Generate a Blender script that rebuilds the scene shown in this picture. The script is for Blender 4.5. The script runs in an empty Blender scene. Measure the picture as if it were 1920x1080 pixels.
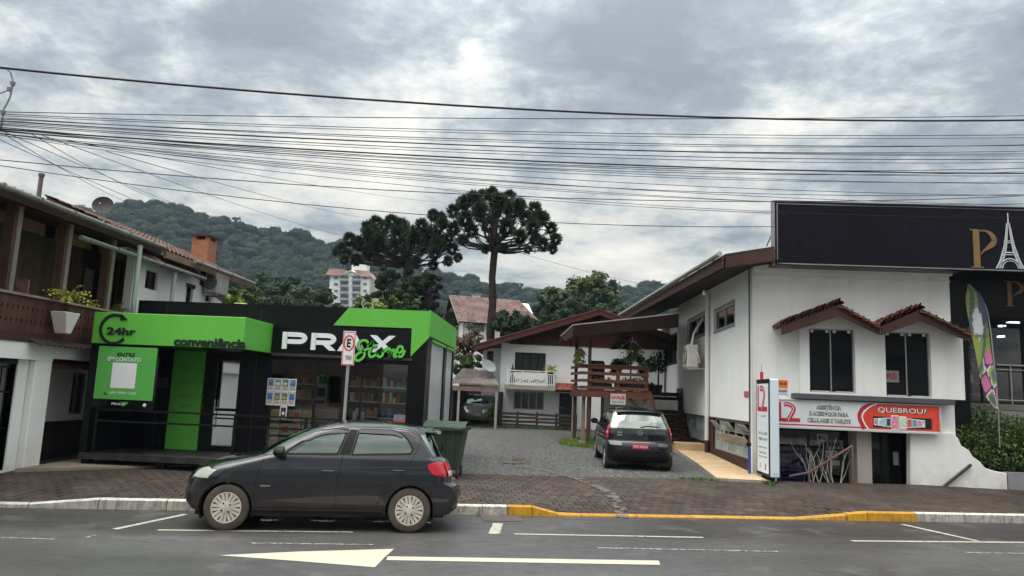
import bpy, bmesh, math, random
import numpy as np
from mathutils import Vector, Matrix, noise as mnoise
random.seed(7); rng = np.random.default_rng(7)
S = bpy.context.scene
COL = S.collection
PI = math.pi
# ---------------------------------------------------------------- camera
FPX, CAMH = 1387.0, 2.0
YAW, PIT, ROL = math.radians(3.3), math.radians(8.1), math.radians(2.4)
RM = (Matrix.Rotation(YAW, 3, 'Z') @ Matrix.Rotation(PI/2+PIT, 3, 'X') @ Matrix.Rotation(ROL, 3, 'Z'))
cam = bpy.data.cameras.new('camera'); camo = bpy.data.objects.new('camera', cam); COL.objects.link(camo)
camo.matrix_world = Matrix.Translation((0, 0, CAMH)) @ RM.to_4x4()
cam.sensor_width = 36; cam.lens = FPX/1920*36; cam.clip_start = .1; cam.clip_end = 5000
S.camera = camo
# ---------------------------------------------------------------- world
SUN_AZ, SUN_EL = math.radians(122), math.radians(70)     # azimuth turned from +Y to the left
W = bpy.data.worlds.new('World'); S.world = W; W.use_nodes = True
def build_world():
    nt = W.node_tree; N = nt.nodes; Lk = nt.links; N.clear()
    out = N.new('ShaderNodeOutputWorld'); bg = N.new('ShaderNodeBackground'); bg.inputs['Strength'].default_value = 0.12
    sky = N.new('ShaderNodeTexSky'); sky.sky_type = 'NISHITA'; sky.sun_disc = False
    sky.sun_elevation = SUN_EL; sky.sun_rotation = -SUN_AZ; sky.air_density = 1.2
    tc = N.new('ShaderNodeTexCoord')
    nrm = N.new('ShaderNodeVectorMath'); nrm.operation = 'NORMALIZE'; Lk.new(tc.outputs['Generated'], nrm.inputs[0])
    sep = N.new('ShaderNodeSeparateXYZ'); Lk.new(nrm.outputs[0], sep.inputs[0])
    def math_(op, a, b=None, c=None, clamp=False):
        n = N.new('ShaderNodeMath'); n.operation = op; n.use_clamp = clamp
        for i, v in enumerate((a, b, c)):
            if v is None: continue
            if isinstance(v, (int, float)): n.inputs[i].default_value = v
            else: Lk.new(v, n.inputs[i])
        return n.outputs[0]
    zp = math_('MAXIMUM', sep.outputs[2], 0.0)
    den = math_('ADD', zp, .17)
    cx = math_('DIVIDE', sep.outputs[0], den); cy = math_('DIVIDE', sep.outputs[1], den)
    comb = N.new('ShaderNodeCombineXYZ'); Lk.new(cx, comb.inputs[0]); Lk.new(cy, comb.inputs[1])
    def noise(scale, detail, rough, dist, off):
        mp = N.new('ShaderNodeMapping'); mp.inputs['Location'].default_value = off
        Lk.new(comb.outputs[0], mp.inputs[0])
        n = N.new('ShaderNodeTexNoise'); n.inputs['Scale'].default_value = scale; n.inputs['Detail'].default_value = detail
        n.inputs['Roughness'].default_value = rough; n.inputs['Distortion'].default_value = dist
        Lk.new(mp.outputs[0], n.inputs[0]); return n.outputs[0]
    def ramp(v, stops):
        r = N.new('ShaderNodeValToRGB'); Lk.new(v, r.inputs[0]); e = r.color_ramp.elements
        while len(e) < len(stops): e.new(.5)
        for i, (p, c) in enumerate(stops): e[i].position = p; e[i].color = (*c, 1)
        return r.outputs[0]
    def mix(f, a, b, mode='MIX'):
        m = N.new('ShaderNodeMix'); m.data_type = 'RGBA'; m.blend_type = mode
        if isinstance(f, (int, float)): m.inputs[0].default_value = f
        else: Lk.new(f, m.inputs[0])
        for v, i in ((a, 6), (b, 7)):
            if isinstance(v, tuple): m.inputs[i].default_value = (*v, 1)
            else: Lk.new(v, m.inputs[i])
        return m.outputs[2]
    n1 = noise(1.25, 12, .64, .18, (3.1, 1.7, 0)); n2 = noise(.70, 6, .5, .5, (9.3, 4.2, 0)); n3 = noise(4.6, 10, .66, .22, (1.3, 7.2, 2))
    s = math_('ADD', math_('MULTIPLY', n1, .62), math_('MULTIPLY', n2, .38))
    s = math_('ADD', s, math_('MULTIPLY', math_('SUBTRACT', n3, .5), .46))
    s = math_('ADD', math_('MULTIPLY', math_('SUBTRACT', s, .5), 1.6), .5)
    # broad brightness of the overcast: a hidden sun, and grey thick cloud
    def blob(px, py, tight, amp):
        d = (RM @ Vector(((px-960)/FPX, (540-py)/FPX, -1))).normalized()
        dt = N.new('ShaderNodeVectorMath'); dt.operation = 'DOT_PRODUCT'; Lk.new(nrm.outputs[0], dt.inputs[0]); dt.inputs[1].default_value = d
        return math_('MULTIPLY', math_('POWER', math_('MAXIMUM', dt.outputs[1], 0.0), tight), amp)
    for b in ((850, 68, 9000, .08), (880, 60, 9000, .08), (910, 52, 8000, .08), (945, 40, 9000, .08), (885, 106, 7000, .09), (1040, 60, 200, -.05), (150, 90, 50, .11), (700, 330, 260, .13), (650, 400, 200, .06), (1620, 230, 120, .03), (1780, 20, 60, -.13), (1880, 120, 140, -.04), (1300, 330, 140, .08), (1480, 230, 400, .08),
              (640, 110, 110, -.14), (420, 110, 300, -.06), (1080, 120, 110, -.17), (1250, 90, 260, -.08), (1420, 60, 120, -.05), (60, 260, 90, .06), (1150, 500, 160, .09), (1000, 500, 100, .05), (300, 330, 150, -.04), (520, 260, 120, -.03)):
        s = math_('ADD', s, blob(*b))
    col = ramp(s, [(.24, (.265, .305, .335)), (.38, (.36, .405, .43)), (.46, (.49, .535, .55)), (.53, (.68, .705, .69)), (.62, (.90, .885, .82)), (.88, (1.35, 1.28, 1.12))])
    # overcast luminance rises towards the zenith
    g = math_('ADD', math_('MULTIPLY', math_('POWER', zp, 2.1), 2.4), .41)
    colg = N.new('ShaderNodeVectorMath'); colg.operation = 'SCALE'; Lk.new(col, colg.inputs[0]); Lk.new(g, colg.inputs[3])
    sc = N.new('ShaderNodeVectorMath'); sc.operation = 'SCALE'; sc.inputs[3].default_value = 6.0
    Lk.new(colg.outputs[0], sc.inputs[0])
    fin = mix(.95, sky.outputs[0], sc.outputs[0])
    Lk.new(fin, bg.inputs[0]); Lk.new(bg.outputs[0], out.inputs[0])
build_world()
sl = bpy.data.lights.new('sun', 'SUN'); sl.energy = 1.5; sl.angle = math.radians(60); sl.color = (1, .96, .9)
so = bpy.data.objects.new('sun', sl); COL.objects.link(so)
sd = Vector((-math.sin(SUN_AZ)*math.cos(SUN_EL), math.cos(SUN_AZ)*math.cos(SUN_EL), math.sin(SUN_EL)))
so.rotation_euler = sd.to_track_quat('Z', 'Y').to_euler(); so.location = (0, 0, 60)
S.render.engine = 'CYCLES'
S.view_settings.view_transform = 'Standard'; S.view_settings.look = 'None'
S.view_settings.exposure = 1.2; S.view_settings.gamma = 1; S.view_settings.use_curve_mapping = False

# ---------------------------------------------------------------- picking helpers (camera ray meets a real plane)
def ray(px, py): return RM @ Vector(((px-960)/FPX, (540-py)/FPX, -1))
def _at(px, py, i, v):
    d = ray(px, py); o = Vector((0, 0, CAMH)); return o + d*((v-o[i])/d[i])
def aty(px, py, Y): return _at(px, py, 1, Y)
def atx(px, py, X): return _at(px, py, 0, X)
def atz(px, py, z): return _at(px, py, 2, z)
# street frame: s along the kerb, n across it towards the houses
SU = Vector((.9762, .2167, 0)); SN = Vector((-.2167, .9762, 0))
def st(s, n, z=0.0): return SU*s + SN*n + Vector((0, 0, z))
def to_sn(p): return p.x*SU.x+p.y*SU.y, p.x*SN.x+p.y*SN.y

# ---------------------------------------------------------------- object helpers
OFF = {}
def props(o, label=None, cat=None, group=None, kind=None):
    if label: o['label'] = label
    if cat: o['category'] = cat
    if group: o['group'] = group
    if kind: o['kind'] = kind
    return o
def thing(name, label, cat, loc=(0, 0, 0), group=None, kind=None):
    o = bpy.data.objects.new(name, None); COL.objects.link(o); o.location = loc
    o.empty_display_size = .1
    OFF[o.name] = Vector(loc); return props(o, label, cat, group, kind)
def copy_tree(o, parent=None, label=None, loc=None, rotz=None):
    c = o.copy(); COL.objects.link(c); c.parent = parent
    if label: c['label'] = label
    if loc is not None: c.location = loc
    if rotz is not None: c.rotation_euler = (0, 0, rotz)
    OFF[c.name] = OFF.get(o.name, Vector())
    for ch in list(o.children): copy_tree(ch, c)
    return c
class MB:
    def __init__(s): s.v = []; s.f = []; s.mi = []; s.k = 0
    def add(s, vs, fs, mi=None):
        b = len(s.v); s.v += [tuple(p) for p in vs]; s.f += [tuple(i+b for i in f) for f in fs]
        s.mi += [s.k if mi is None else mi]*len(fs); return s
    def box(s, x0, x1, y0, y1, z0, z1, mi=None):
        if x0 > x1: x0, x1 = x1, x0
        if y0 > y1: y0, y1 = y1, y0
        if z0 > z1: z0, z1 = z1, z0
        return s.add([(x0, y0, z0), (x1, y0, z0), (x1, y1, z0), (x0, y1, z0), (x0, y0, z1), (x1, y0, z1), (x1, y1, z1), (x0, y1, z1)],
              [(0, 3, 2, 1), (4, 5, 6, 7), (0, 1, 5, 4), (1, 2, 6, 5), (2, 3, 7, 6), (3, 0, 4, 7)], mi)
    def hexa(s, p, mi=None):   # 8 points, bottom 4 then top 4
        return s.add(p, [(0, 3, 2, 1), (4, 5, 6, 7), (0, 1, 5, 4), (1, 2, 6, 5), (2, 3, 7, 6), (3, 0, 4, 7)], mi)
    def beam(s, p0, p1, w, h, up=(0, 0, 1), mi=None):
        p0 = Vector(p0); p1 = Vector(p1); d = (p1-p0).normalized(); up = Vector(up)
        r = d.cross(up)
        if r.length < 1e-5: r = d.cross(Vector((1, 0, 0)))
        r.normalize(); u = r.cross(d).normalized(); r *= w/2; u *= h/2
        return s.hexa([p0-r-u, p0+r-u, p1+r-u, p1-r-u, p0-r+u, p0+r+u, p1+r+u, p1-r+u], mi)
    def ext(s, pts, off, mi=None):   # extrude a planar polygon by a vector
        pts = [Vector(p) for p in pts]; off = Vector(off); n = len(pts)
        nn = Vector((0, 0, 0))
        for i in range(n): nn += pts[i].cross(pts[(i+1) % n])
        if nn.dot(off) > 0: pts = pts[::-1]
        vs = pts+[p+off for p in pts]
        fs = [tuple(range(n)), tuple(range(2*n-1, n-1, -1))]+[(i, i+n, (i+1) % n+n, (i+1) % n) for i in range(n)]
        return s.add(vs, fs, mi)
    def tube(s, path, r, n=8, cap=True, mi=None):
        path = [Vector(p) for p in path]; m = len(path)
        rr = r if isinstance(r, (list, tuple)) else [r]*m
        vs = []; t0 = (path[1]-path[0]).normalized()
        a = t0.cross(Vector((0, 0, 1)));
        if a.length < 1e-3: a = t0.cross(Vector((1, 0, 0)))
        a.normalize()
        for i in range(m):
            t = (path[min(i+1, m-1)]-path[max(i-1, 0)]).normalized()
            a = (a - t*a.dot(t)).normalized(); b = t.cross(a)
            for k in range(n):
                an = 2*PI*k/n; vs.append(path[i]+(a*math.cos(an)+b*math.sin(an))*rr[i])
        fs = [(i*n+k, i*n+(k+1) % n, (i+1)*n+(k+1) % n, (i+1)*n+k) for i in range(m-1) for k in range(n)]
        if cap: fs += [tuple(range(n-1, -1, -1)), tuple((m-1)*n+k for k in range(n))]
        return s.add(vs, fs, mi)
    def lathe(s, prof, o=(0, 0, 0), ax=(0, 0, 1), n=16, mi=None):   # prof [(r, h)]
        o = Vector(o); ax = Vector(ax).normalized(); a = ax.cross(Vector((0, 0, 1)))
        if a.length < 1e-3: a = Vector((1, 0, 0))
        a.normalize(); b = ax.cross(a); m = len(prof); vs = []
        for r, h in prof:
            for k in range(n):
                an = 2*PI*k/n; vs.append(o+ax*h+(a*math.cos(an)+b*math.sin(an))*max(r, 1e-4))
        fs = [(i*n+k, i*n+(k+1) % n, (i+1)*n+(k+1) % n, (i+1)*n+k) for i in range(m-1) for k in range(n)]
        fs += [tuple(range(n-1, -1, -1)), tuple((m-1)*n+k for k in range(n))]
        return s.add(vs, fs, mi)
    def grid(s, P, mi=None, flip=False):
        m = len(P); n = len(P[0]); vs = [p for r in P for p in r]
        fs = [(i*n+k, i*n+k+1, (i+1)*n+k+1, (i+1)*n+k) for i in range(m-1) for k in range(n-1)]
        if flip: fs = [f[::-1] for f in fs]
        return s.add(vs, fs, mi)
    def ribbon(s, pts, w, R_, U_, O_, t=.006, mi=None, closed=False):
        """flat stroke in the plane (O_, R_, U_), thickness t along R x U"""
        pts = [Vector((p[0], p[1], 0)) for p in pts]; n = len(pts); N_ = Vector(R_).cross(Vector(U_))
        L, Rr = [], []
        for i in range(n):
            a = pts[max(i-1, 0)]; b = pts[min(i+1, n-1)]
            d = (b-a).normalized(); q = Vector((-d.y, d.x, 0))*w/2
            L.append(pts[i]+q); Rr.append(pts[i]-q)
        tr = lambda p, h: Vector(O_)+Vector(R_)*p.x+Vector(U_)*p.y+N_*h
        vs = [tr(p, t) for p in L]+[tr(p, t) for p in Rr]+[tr(p, 0) for p in L]+[tr(p, 0) for p in Rr]
        fs = []
        for i in range(n-1):
            fs += [(i, n+i, n+i+1, i+1), (2*n+i, i, i+1, 2*n+i+1), (n+i, 3*n+i, 3*n+i+1, n+i+1)]
        fs += [(0, 2*n, 3*n, n), (n-1, 2*n-1, 4*n-1, 3*n-1)]
        return s.add(vs, fs, mi)
    def build(s, name, mat, parent=None, smooth=False, bevel=0, label=None, kind=None, cat=None, group=None):
        off = OFF.get(parent.name, Vector()) if parent else Vector()
        me = bpy.data.meshes.new(name)
        vs = s.v if off.length == 0 else [(a-off.x, b-off.y, c-off.z) for a, b, c in s.v]
        me.from_pydata(vs, [], s.f)
        mats = mat if isinstance(mat, (list, tuple)) else [mat]
        for m in mats: me.materials.append(m)
        if len(mats) > 1: me.polygons.foreach_set('material_index', s.mi)
        if smooth:
            me.polygons.foreach_set('use_smooth', [True]*len(me.polygons))
            if smooth != 'all':
                bm_ = bmesh.new(); bm_.from_mesh(me)
                for e in bm_.edges:
                    if len(e.link_faces) == 2 and e.calc_face_angle(0) > .75: e.smooth = False
                bm_.to_mesh(me); bm_.free()
        me.update()
        o = bpy.data.objects.new(name, me); COL.objects.link(o)
        if parent: o.parent = parent; OFF[o.name] = off
        if bevel:
            b = o.modifiers.new('bevel', 'BEVEL'); b.width = bevel; b.segments = 2 if bevel > .02 else 1; b.limit_method = 'ANGLE'
        return props(o, label, cat, group, kind)
def piece(name, me, loc, parent, rot=(0, 0, 0), scale=None):
    o = bpy.data.objects.new(name, me); COL.objects.link(o); o.parent = parent
    off = OFF.get(parent.name, Vector()) if parent else Vector()
    o.location = Vector(loc)-off; o.rotation_euler = rot; OFF[o.name] = off
    if scale: o.scale = scale
    return o
def boxmesh(name, sx, sy, sz, mat, cham=0.0):
    m = bpy.data.meshes.new(name); b = MB()
    if cham:
        x, y, z, c = sx/2, sy/2, sz/2, cham
        b.add([(-x, -y, -z), (x, -y, -z), (x, y, -z), (-x, y, -z), (-x, -y, z-c), (x, -y, z-c), (x, y, z-c), (-x, y, z-c),
               (-x+c, -y+c, z), (x-c, -y+c, z), (x-c, y-c, z), (-x+c, y-c, z)],
              [(0, 1, 5, 4), (1, 2, 6, 5), (2, 3, 7, 6), (3, 0, 4, 7), (4, 5, 9, 8), (5, 6, 10, 9), (6, 7, 11, 10), (7, 4, 8, 11), (8, 9, 10, 11)])
    else: b.box(-sx/2, sx/2, -sy/2, sy/2, -sz/2, sz/2)
    m.from_pydata(b.v, [], b.f); m.materials.append(mat); return m
def textmesh(name, s, O_, R_, U_, w, h, mat, parent=None, depth=.004, bold=.0, shear=0, label=None, keep=False, **kw):
    """text fitted in a w x h box at O_ (lower left) in the plane R_, U_"""
    cu = bpy.data.curves.new('t', 'FONT'); cu.body = s; cu.size = 1; cu.offset = bold; cu.shear = shear; cu.extrude = .001; cu.resolution_u = 3
    o = bpy.data.objects.new('t', cu); COL.objects.link(o)
    dg = bpy.context.evaluated_depsgraph_get(); me = bpy.data.meshes.new_from_object(o.evaluated_get(dg))
    bpy.data.objects.remove(o)
    n = len(me.vertices); co = np.empty(n*3); me.vertices.foreach_get('co', co); co = co.reshape(-1, 3)
    mn, mx = co.min(0), co.max(0)
    sx = w/(mx[0]-mn[0]); sy = h/(mx[1]-mn[1])
    if keep: sx = sy = min(sx, sy)
    zz = (co[:, 2]-mn[2])/max(1e-6, mx[2]-mn[2])
    R_ = np.array(Vector(R_).normalized()); U_ = np.array(Vector(U_).normalized()); N_ = np.cross(R_, U_)
    P = np.array(O_)+np.outer((co[:, 0]-mn[0])*sx, R_)+np.outer((co[:, 1]-mn[1])*sy, U_)+np.outer(zz*depth, N_)
    off = OFF.get(parent.name, Vector()) if parent else Vector()
    P -= np.array(off); me.vertices.foreach_set('co', P.ravel()); me.materials.clear(); me.materials.append(mat); me.name = name; me.update()
    ob = bpy.data.objects.new(name, me); COL.objects.link(ob)
    if parent: ob.parent = parent; OFF[ob.name] = off
    return props(ob, label, **kw)
def spline(pts, k=6):
    pts = [Vector((*p, 0)) if len(p) == 2 else Vector(p) for p in pts]; out = []
    for i in range(len(pts)-1):
        p0 = pts[max(i-1, 0)]; p1 = pts[i]; p2 = pts[i+1]; p3 = pts[min(i+2, len(pts)-1)]
        for j in range(k):
            t = j/k
            out.append(.5*((2*p1)+(p2-p0)*t+(2*p0-5*p1+4*p2-p3)*t*t+(3*p1-p0-3*p2+p3)*t**3))
    return out+[pts[-1]]

# ---------------------------------------------------------------- materials
MATS = {}
def M(name, col, rough=.7, var=.15, scale=3.0, grain=.0, gscale=60, bump=.0, bscale=40, metal=0, rv=0.0, dirt=0.0, dcol=(.05, .04, .03), dscale=1.0,
      spec=.5, trans=0.0, ior=1.45, coat=0, wood=None, rvar=0.0, emit=None, alpha=None, low=None, lowcol=(.1, .07, .05)):
    if name in MATS: return MATS[name]
    m = bpy.data.materials.new(name); m.use_nodes = True; nt = m.node_tree; N = nt.nodes; L = nt.links
    b = N['Principled BSDF']; geo = N.new('ShaderNodeNewGeometry')
    pos = geo.outputs['Position']
    def noise(sc, det=4, ro=.55, vec=None, dist=0):
        n = N.new('ShaderNodeTexNoise'); n.inputs['Scale'].default_value = sc; n.inputs['Detail'].default_value = det
        n.inputs['Roughness'].default_value = ro; n.inputs['Distortion'].default_value = dist; L.new(vec or pos, n.inputs[0]); return n.outputs[0]
    def mp(v, a, b_, c, d):
        n = N.new('ShaderNodeMapRange'); L.new(v, n.inputs[0])
        for i, q in enumerate((a, b_, c, d)): n.inputs[i+1].default_value = q
        return n.outputs[0]
    def mth(op, a, b_=None):
        n = N.new('ShaderNodeMath'); n.operation = op
        for i, v in enumerate((a, b_)):
            if v is None: continue
            if isinstance(v, (int, float)): n.inputs[i].default_value = v
            else: L.new(v, n.inputs[i])
        return n.outputs[0]
    def stretch(sx, sy, sz):
        n = N.new('ShaderNodeMapping'); n.inputs['Scale'].default_value = (sx, sy, sz); L.new(pos, n.inputs[0]); return n.outputs[0]
    def mixc(f, a, b_):
        n = N.new('ShaderNodeMix'); n.data_type = 'RGBA'; n.clamp_factor = True
        if isinstance(f, (int, float)): n.inputs[0].default_value = f
        else: L.new(f, n.inputs[0])
        for v, i in ((a, 6), (b_, 7)):
            if isinstance(v, tuple): n.inputs[i].default_value = (*v[:3], 1)
            else: L.new(v, n.inputs[i])
        return n.outputs[2]
    v = mp(noise(scale, 5), .3, .7, 1-var, 1+var)
    if grain: v = mth('MULTIPLY', v, mp(noise(gscale, 2), .3, .7, 1-grain, 1+grain))
    if wood:
        sv = {'x': (2, 40, 40), 'y': (40, 2, 40), 'z': (40, 40, 2)}[wood]
        v = mth('MULTIPLY', v, mp(noise(1, 4, .6, stretch(*sv)), .3, .7, .72, 1.28))
    if rv:
        oi = N.new('ShaderNodeObjectInfo'); v = mth('MULTIPLY', v, mp(oi.outputs['Random'], 0, 1, 1-rv, 1+rv))
    sc = N.new('ShaderNodeVectorMath'); sc.operation = 'SCALE'; sc.inputs[0].default_value = col[:3]; L.new(v, sc.inputs[3]); c = sc.outputs[0]
    if dirt:
        st_ = noise(dscale, 5, .6, stretch(3.2, 3.2, .35)); pt = noise(1.3*dscale, 6, .65)
        f = mth('MULTIPLY', mp(mth('ADD', mth('MULTIPLY', st_, .6), mth('MULTIPLY', pt, .4)), .45, .68, 0, 1), dirt)
        c = mixc(f, c, dcol)
    if low:      # splash dirt near the ground
        sp = N.new('ShaderNodeSeparateXYZ'); L.new(pos, sp.inputs[0])
        f = mth('MULTIPLY', mp(sp.outputs[2], low[1], low[0], 0, 1), mp(noise(3, 5), .3, .65, .15, 1))
        c = mixc(mth('MULTIPLY', f, low[2]), c, lowcol)
    L.new(c, b.inputs['Base Color'])
    b.inputs['Roughness'].default_value = rough; b.inputs['Metallic'].default_value = metal
    if rvar: L.new(mp(noise(scale*.7, 4), .35, .65, rough-rvar, rough+rvar), b.inputs['Roughness'])
    if spec == .5 and rough >= .6: spec = .22
    b.inputs['Specular IOR Level'].default_value = spec; b.inputs['IOR'].default_value = ior
    if trans: b.inputs['Transmission Weight'].default_value = trans
    if coat: b.inputs['Coat Weight'].default_value = coat; b.inputs['Coat Roughness'].default_value = .08
    if emit: b.inputs['Emission Color'].default_value = (*emit[:3], 1); b.inputs['Emission Strength'].default_value = emit[3]
    if alpha is not None: b.inputs['Alpha'].default_value = alpha
    if bump:
        bp = N.new('ShaderNodeBump'); bp.inputs['Strength'].default_value = bump; bp.inputs['Distance'].default_value = .02
        L.new(noise(bscale, 5, .6), bp.inputs['Height']); L.new(bp.outputs[0], b.inputs['Normal'])
    MATS[name] = m; return m
white_wall = M('white_plaster', (.78, .79, .77), .85, .05, .7, .03, 25, .25, 30, dirt=.30, dcol=(.50, .43, .38), dscale=.8, low=(.25, 1.0, .6), lowcol=(.42, .36, .28))
white_wall2 = M('white_plaster_side', (.82, .83, .82), .85, .04, .6, .03, 30, .2, 30, dirt=.20, dcol=(.54, .52, .44), dscale=.7, low=(.2, .9, .5), lowcol=(.4, .36, .3))
grey_wall = M('grey_plaster', (.22, .21, .21), .85, .1, 1, .05, bump=.2)
dark_brown = M('dark_brown_paint', (.055, .028, .024), .6, .2, 2, .1, 30, .2, 30, rv=.12)
redbrown = M('red_brown_boards', (.075, .024, .020), .6, .15, 2, .1, 30, wood='x', rv=.15)
wood_dark = M('dark_wood', (.075, .042, .03), .7, .2, 3, wood='z', rv=.2, bump=.2)
wood_board = M('weathered_boards', (.15, .092, .07), .75, .2, 3, wood='z', rv=.22, bump=.2)
wood_rail = M('railing_wood', (.085, .038, .03), .6, .2, 3, wood='z', rv=.22, bump=.2)
wood_deck = M('deck_wood', (.095, .038, .024), .6, .2, 3, wood='x', rv=.22, bump=.2)
wood_pale = M('pale_weathered_wood', (.24, .17, .13), .8, .2, 3, wood='z', rv=.2)
tile_red = M('red_clay_tile', (.125, .040, .027), .8, .3, 5, .2, 40, .4, 60, rv=.3, dirt=.5, dcol=(.05, .035, .03), dscale=2)
tile_old = M('old_clay_tile', (.12, .068, .052), .85, .3, 3, .2, 30, .4, 60, rv=.3, dirt=.6, dcol=(.07, .06, .05), dscale=1.5)
fibre = M('fibre_cement', (.23, .21, .19), .9, .25, 2, .2, 30, .4, 40, rv=.1, dirt=.7, dcol=(.06, .05, .045), dscale=2)
galv = M('galvanised_gutter', (.38, .40, .39), .5, .1, 3, .05, metal=.4, dirt=.4, dcol=(.16, .13, .11))
pvc = M('white_pipe', (.72, .72, .70), .5, .05, dirt=.3, dcol=(.4, .38, .34))
steel = M('brushed_steel', (.45, .45, .45), .35, .05, metal=.9)
black_frame = M('black_frame', (.006, .006, .007), .45, .1, spec=.3)
black_panel = M('black_panel', (.0045, .0042, .0060), .36, .2, 1.2, .1, 20, rvar=.08, dirt=.25, dcol=(.012, .012, .012), spec=.22)
black_gloss = M('black_gloss', (.004, .004, .006), .15, .1, spec=.3)
green_p = M('green_panel', (.115, .46, .055), .45, .05, 1, dirt=.15, dcol=(.07, .25, .03))
green_d = M('green_poster', (.10, .42, .08), .35, .04, 1)
white_p = M('white_print', (.78, .79, .8), .5, .03)
white_l = M('white_letters', (.72, .76, .78), .45, .03)
red_p = M('red_print', (.42, .02, .035), .4, .04)
orange_p = M('orange_print', (.75, .16, .02), .5, .05)
gold = M('gold_letters', (.22, .13, .055), .45, .1, metal=.35)
def thinglass(name, tint, extra, rough=.02, rcol=(1, 1, 1)):
    m = bpy.data.materials.new(name); m.use_nodes = True; N = m.node_tree.nodes; L = m.node_tree.links; N.clear()
    o = N.new('ShaderNodeOutputMaterial'); mx = N.new('ShaderNodeMixShader'); t = N.new('ShaderNodeBsdfTransparent'); g = N.new('ShaderNodeBsdfGlossy'); f = N.new('ShaderNodeFresnel'); f.inputs[0].default_value = 1.5
    t.inputs[0].default_value = (*tint, 1); g.inputs[0].default_value = (*rcol, 1); g.inputs['Roughness'].default_value = rough
    a = N.new('ShaderNodeMath'); a.use_clamp = True; L.new(f.outputs[0], a.inputs[0]); a.inputs[1].default_value = extra
    L.new(a.outputs[0], mx.inputs[0]); L.new(t.outputs[0], mx.inputs[1]); L.new(g.outputs[0], mx.inputs[2]); L.new(mx.outputs[0], o.inputs[0]); MATS[name] = m; return m
glass = thinglass('window_glass', (.92, .93, .93), .0)
glass_dark = M('dark_window_glass', (.008, .009, .011), .05, .1, spec=.35)
glass_frost = M('frosted_glass', (.42, .45, .47), .25, .06, 1.2, spec=.6)
interior = M('dark_interior', (.03, .028, .027), .9, .2)
curtain = M('curtain', (.30, .28, .29), .9, .2, 6)
concrete = M('concrete', (.30, .28, .25), .9, .15, 2, .12, 40, .3, 50, dirt=.4, dcol=(.12, .10, .08))
sand_conc = M('ochre_concrete', (.50, .36, .22), .85, .12, 1.5, .08, 40, .3, 50, dirt=.35, dcol=(.26, .19, .12))
rubber = M('rubber', (.035, .032, .03), .85, .2, 8)
plastic_black = M('black_plastic', (.009, .009, .009), .5, .1, spec=.25)
leafA = M('leaf_green', (.055, .105, .025), .6, .4, 2, rv=.2); leafB = M('leaf_light', (.13, .19, .04), .6, .35, 2); leafC = M('leaf_dark', (.022, .045, .016), .6, .4, 2)
leafY = M('leaf_yellow', (.30, .31, .05), .6, .3, 3)
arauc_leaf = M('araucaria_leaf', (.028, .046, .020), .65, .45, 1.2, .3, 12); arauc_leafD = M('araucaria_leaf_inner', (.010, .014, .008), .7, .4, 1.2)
bark = M('bark', (.035, .026, .022), .9, .3, 3, .3, 12, .6, 12)
forest = M('forest_crowns', (.024, .044, .024), .9, .5, .05, .35, .5, .6, 1.2); forestB = M('forest_crowns_light', (.040, .062, .028), .9, .5, .05, .35, .5, .6, 1.2)
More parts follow.
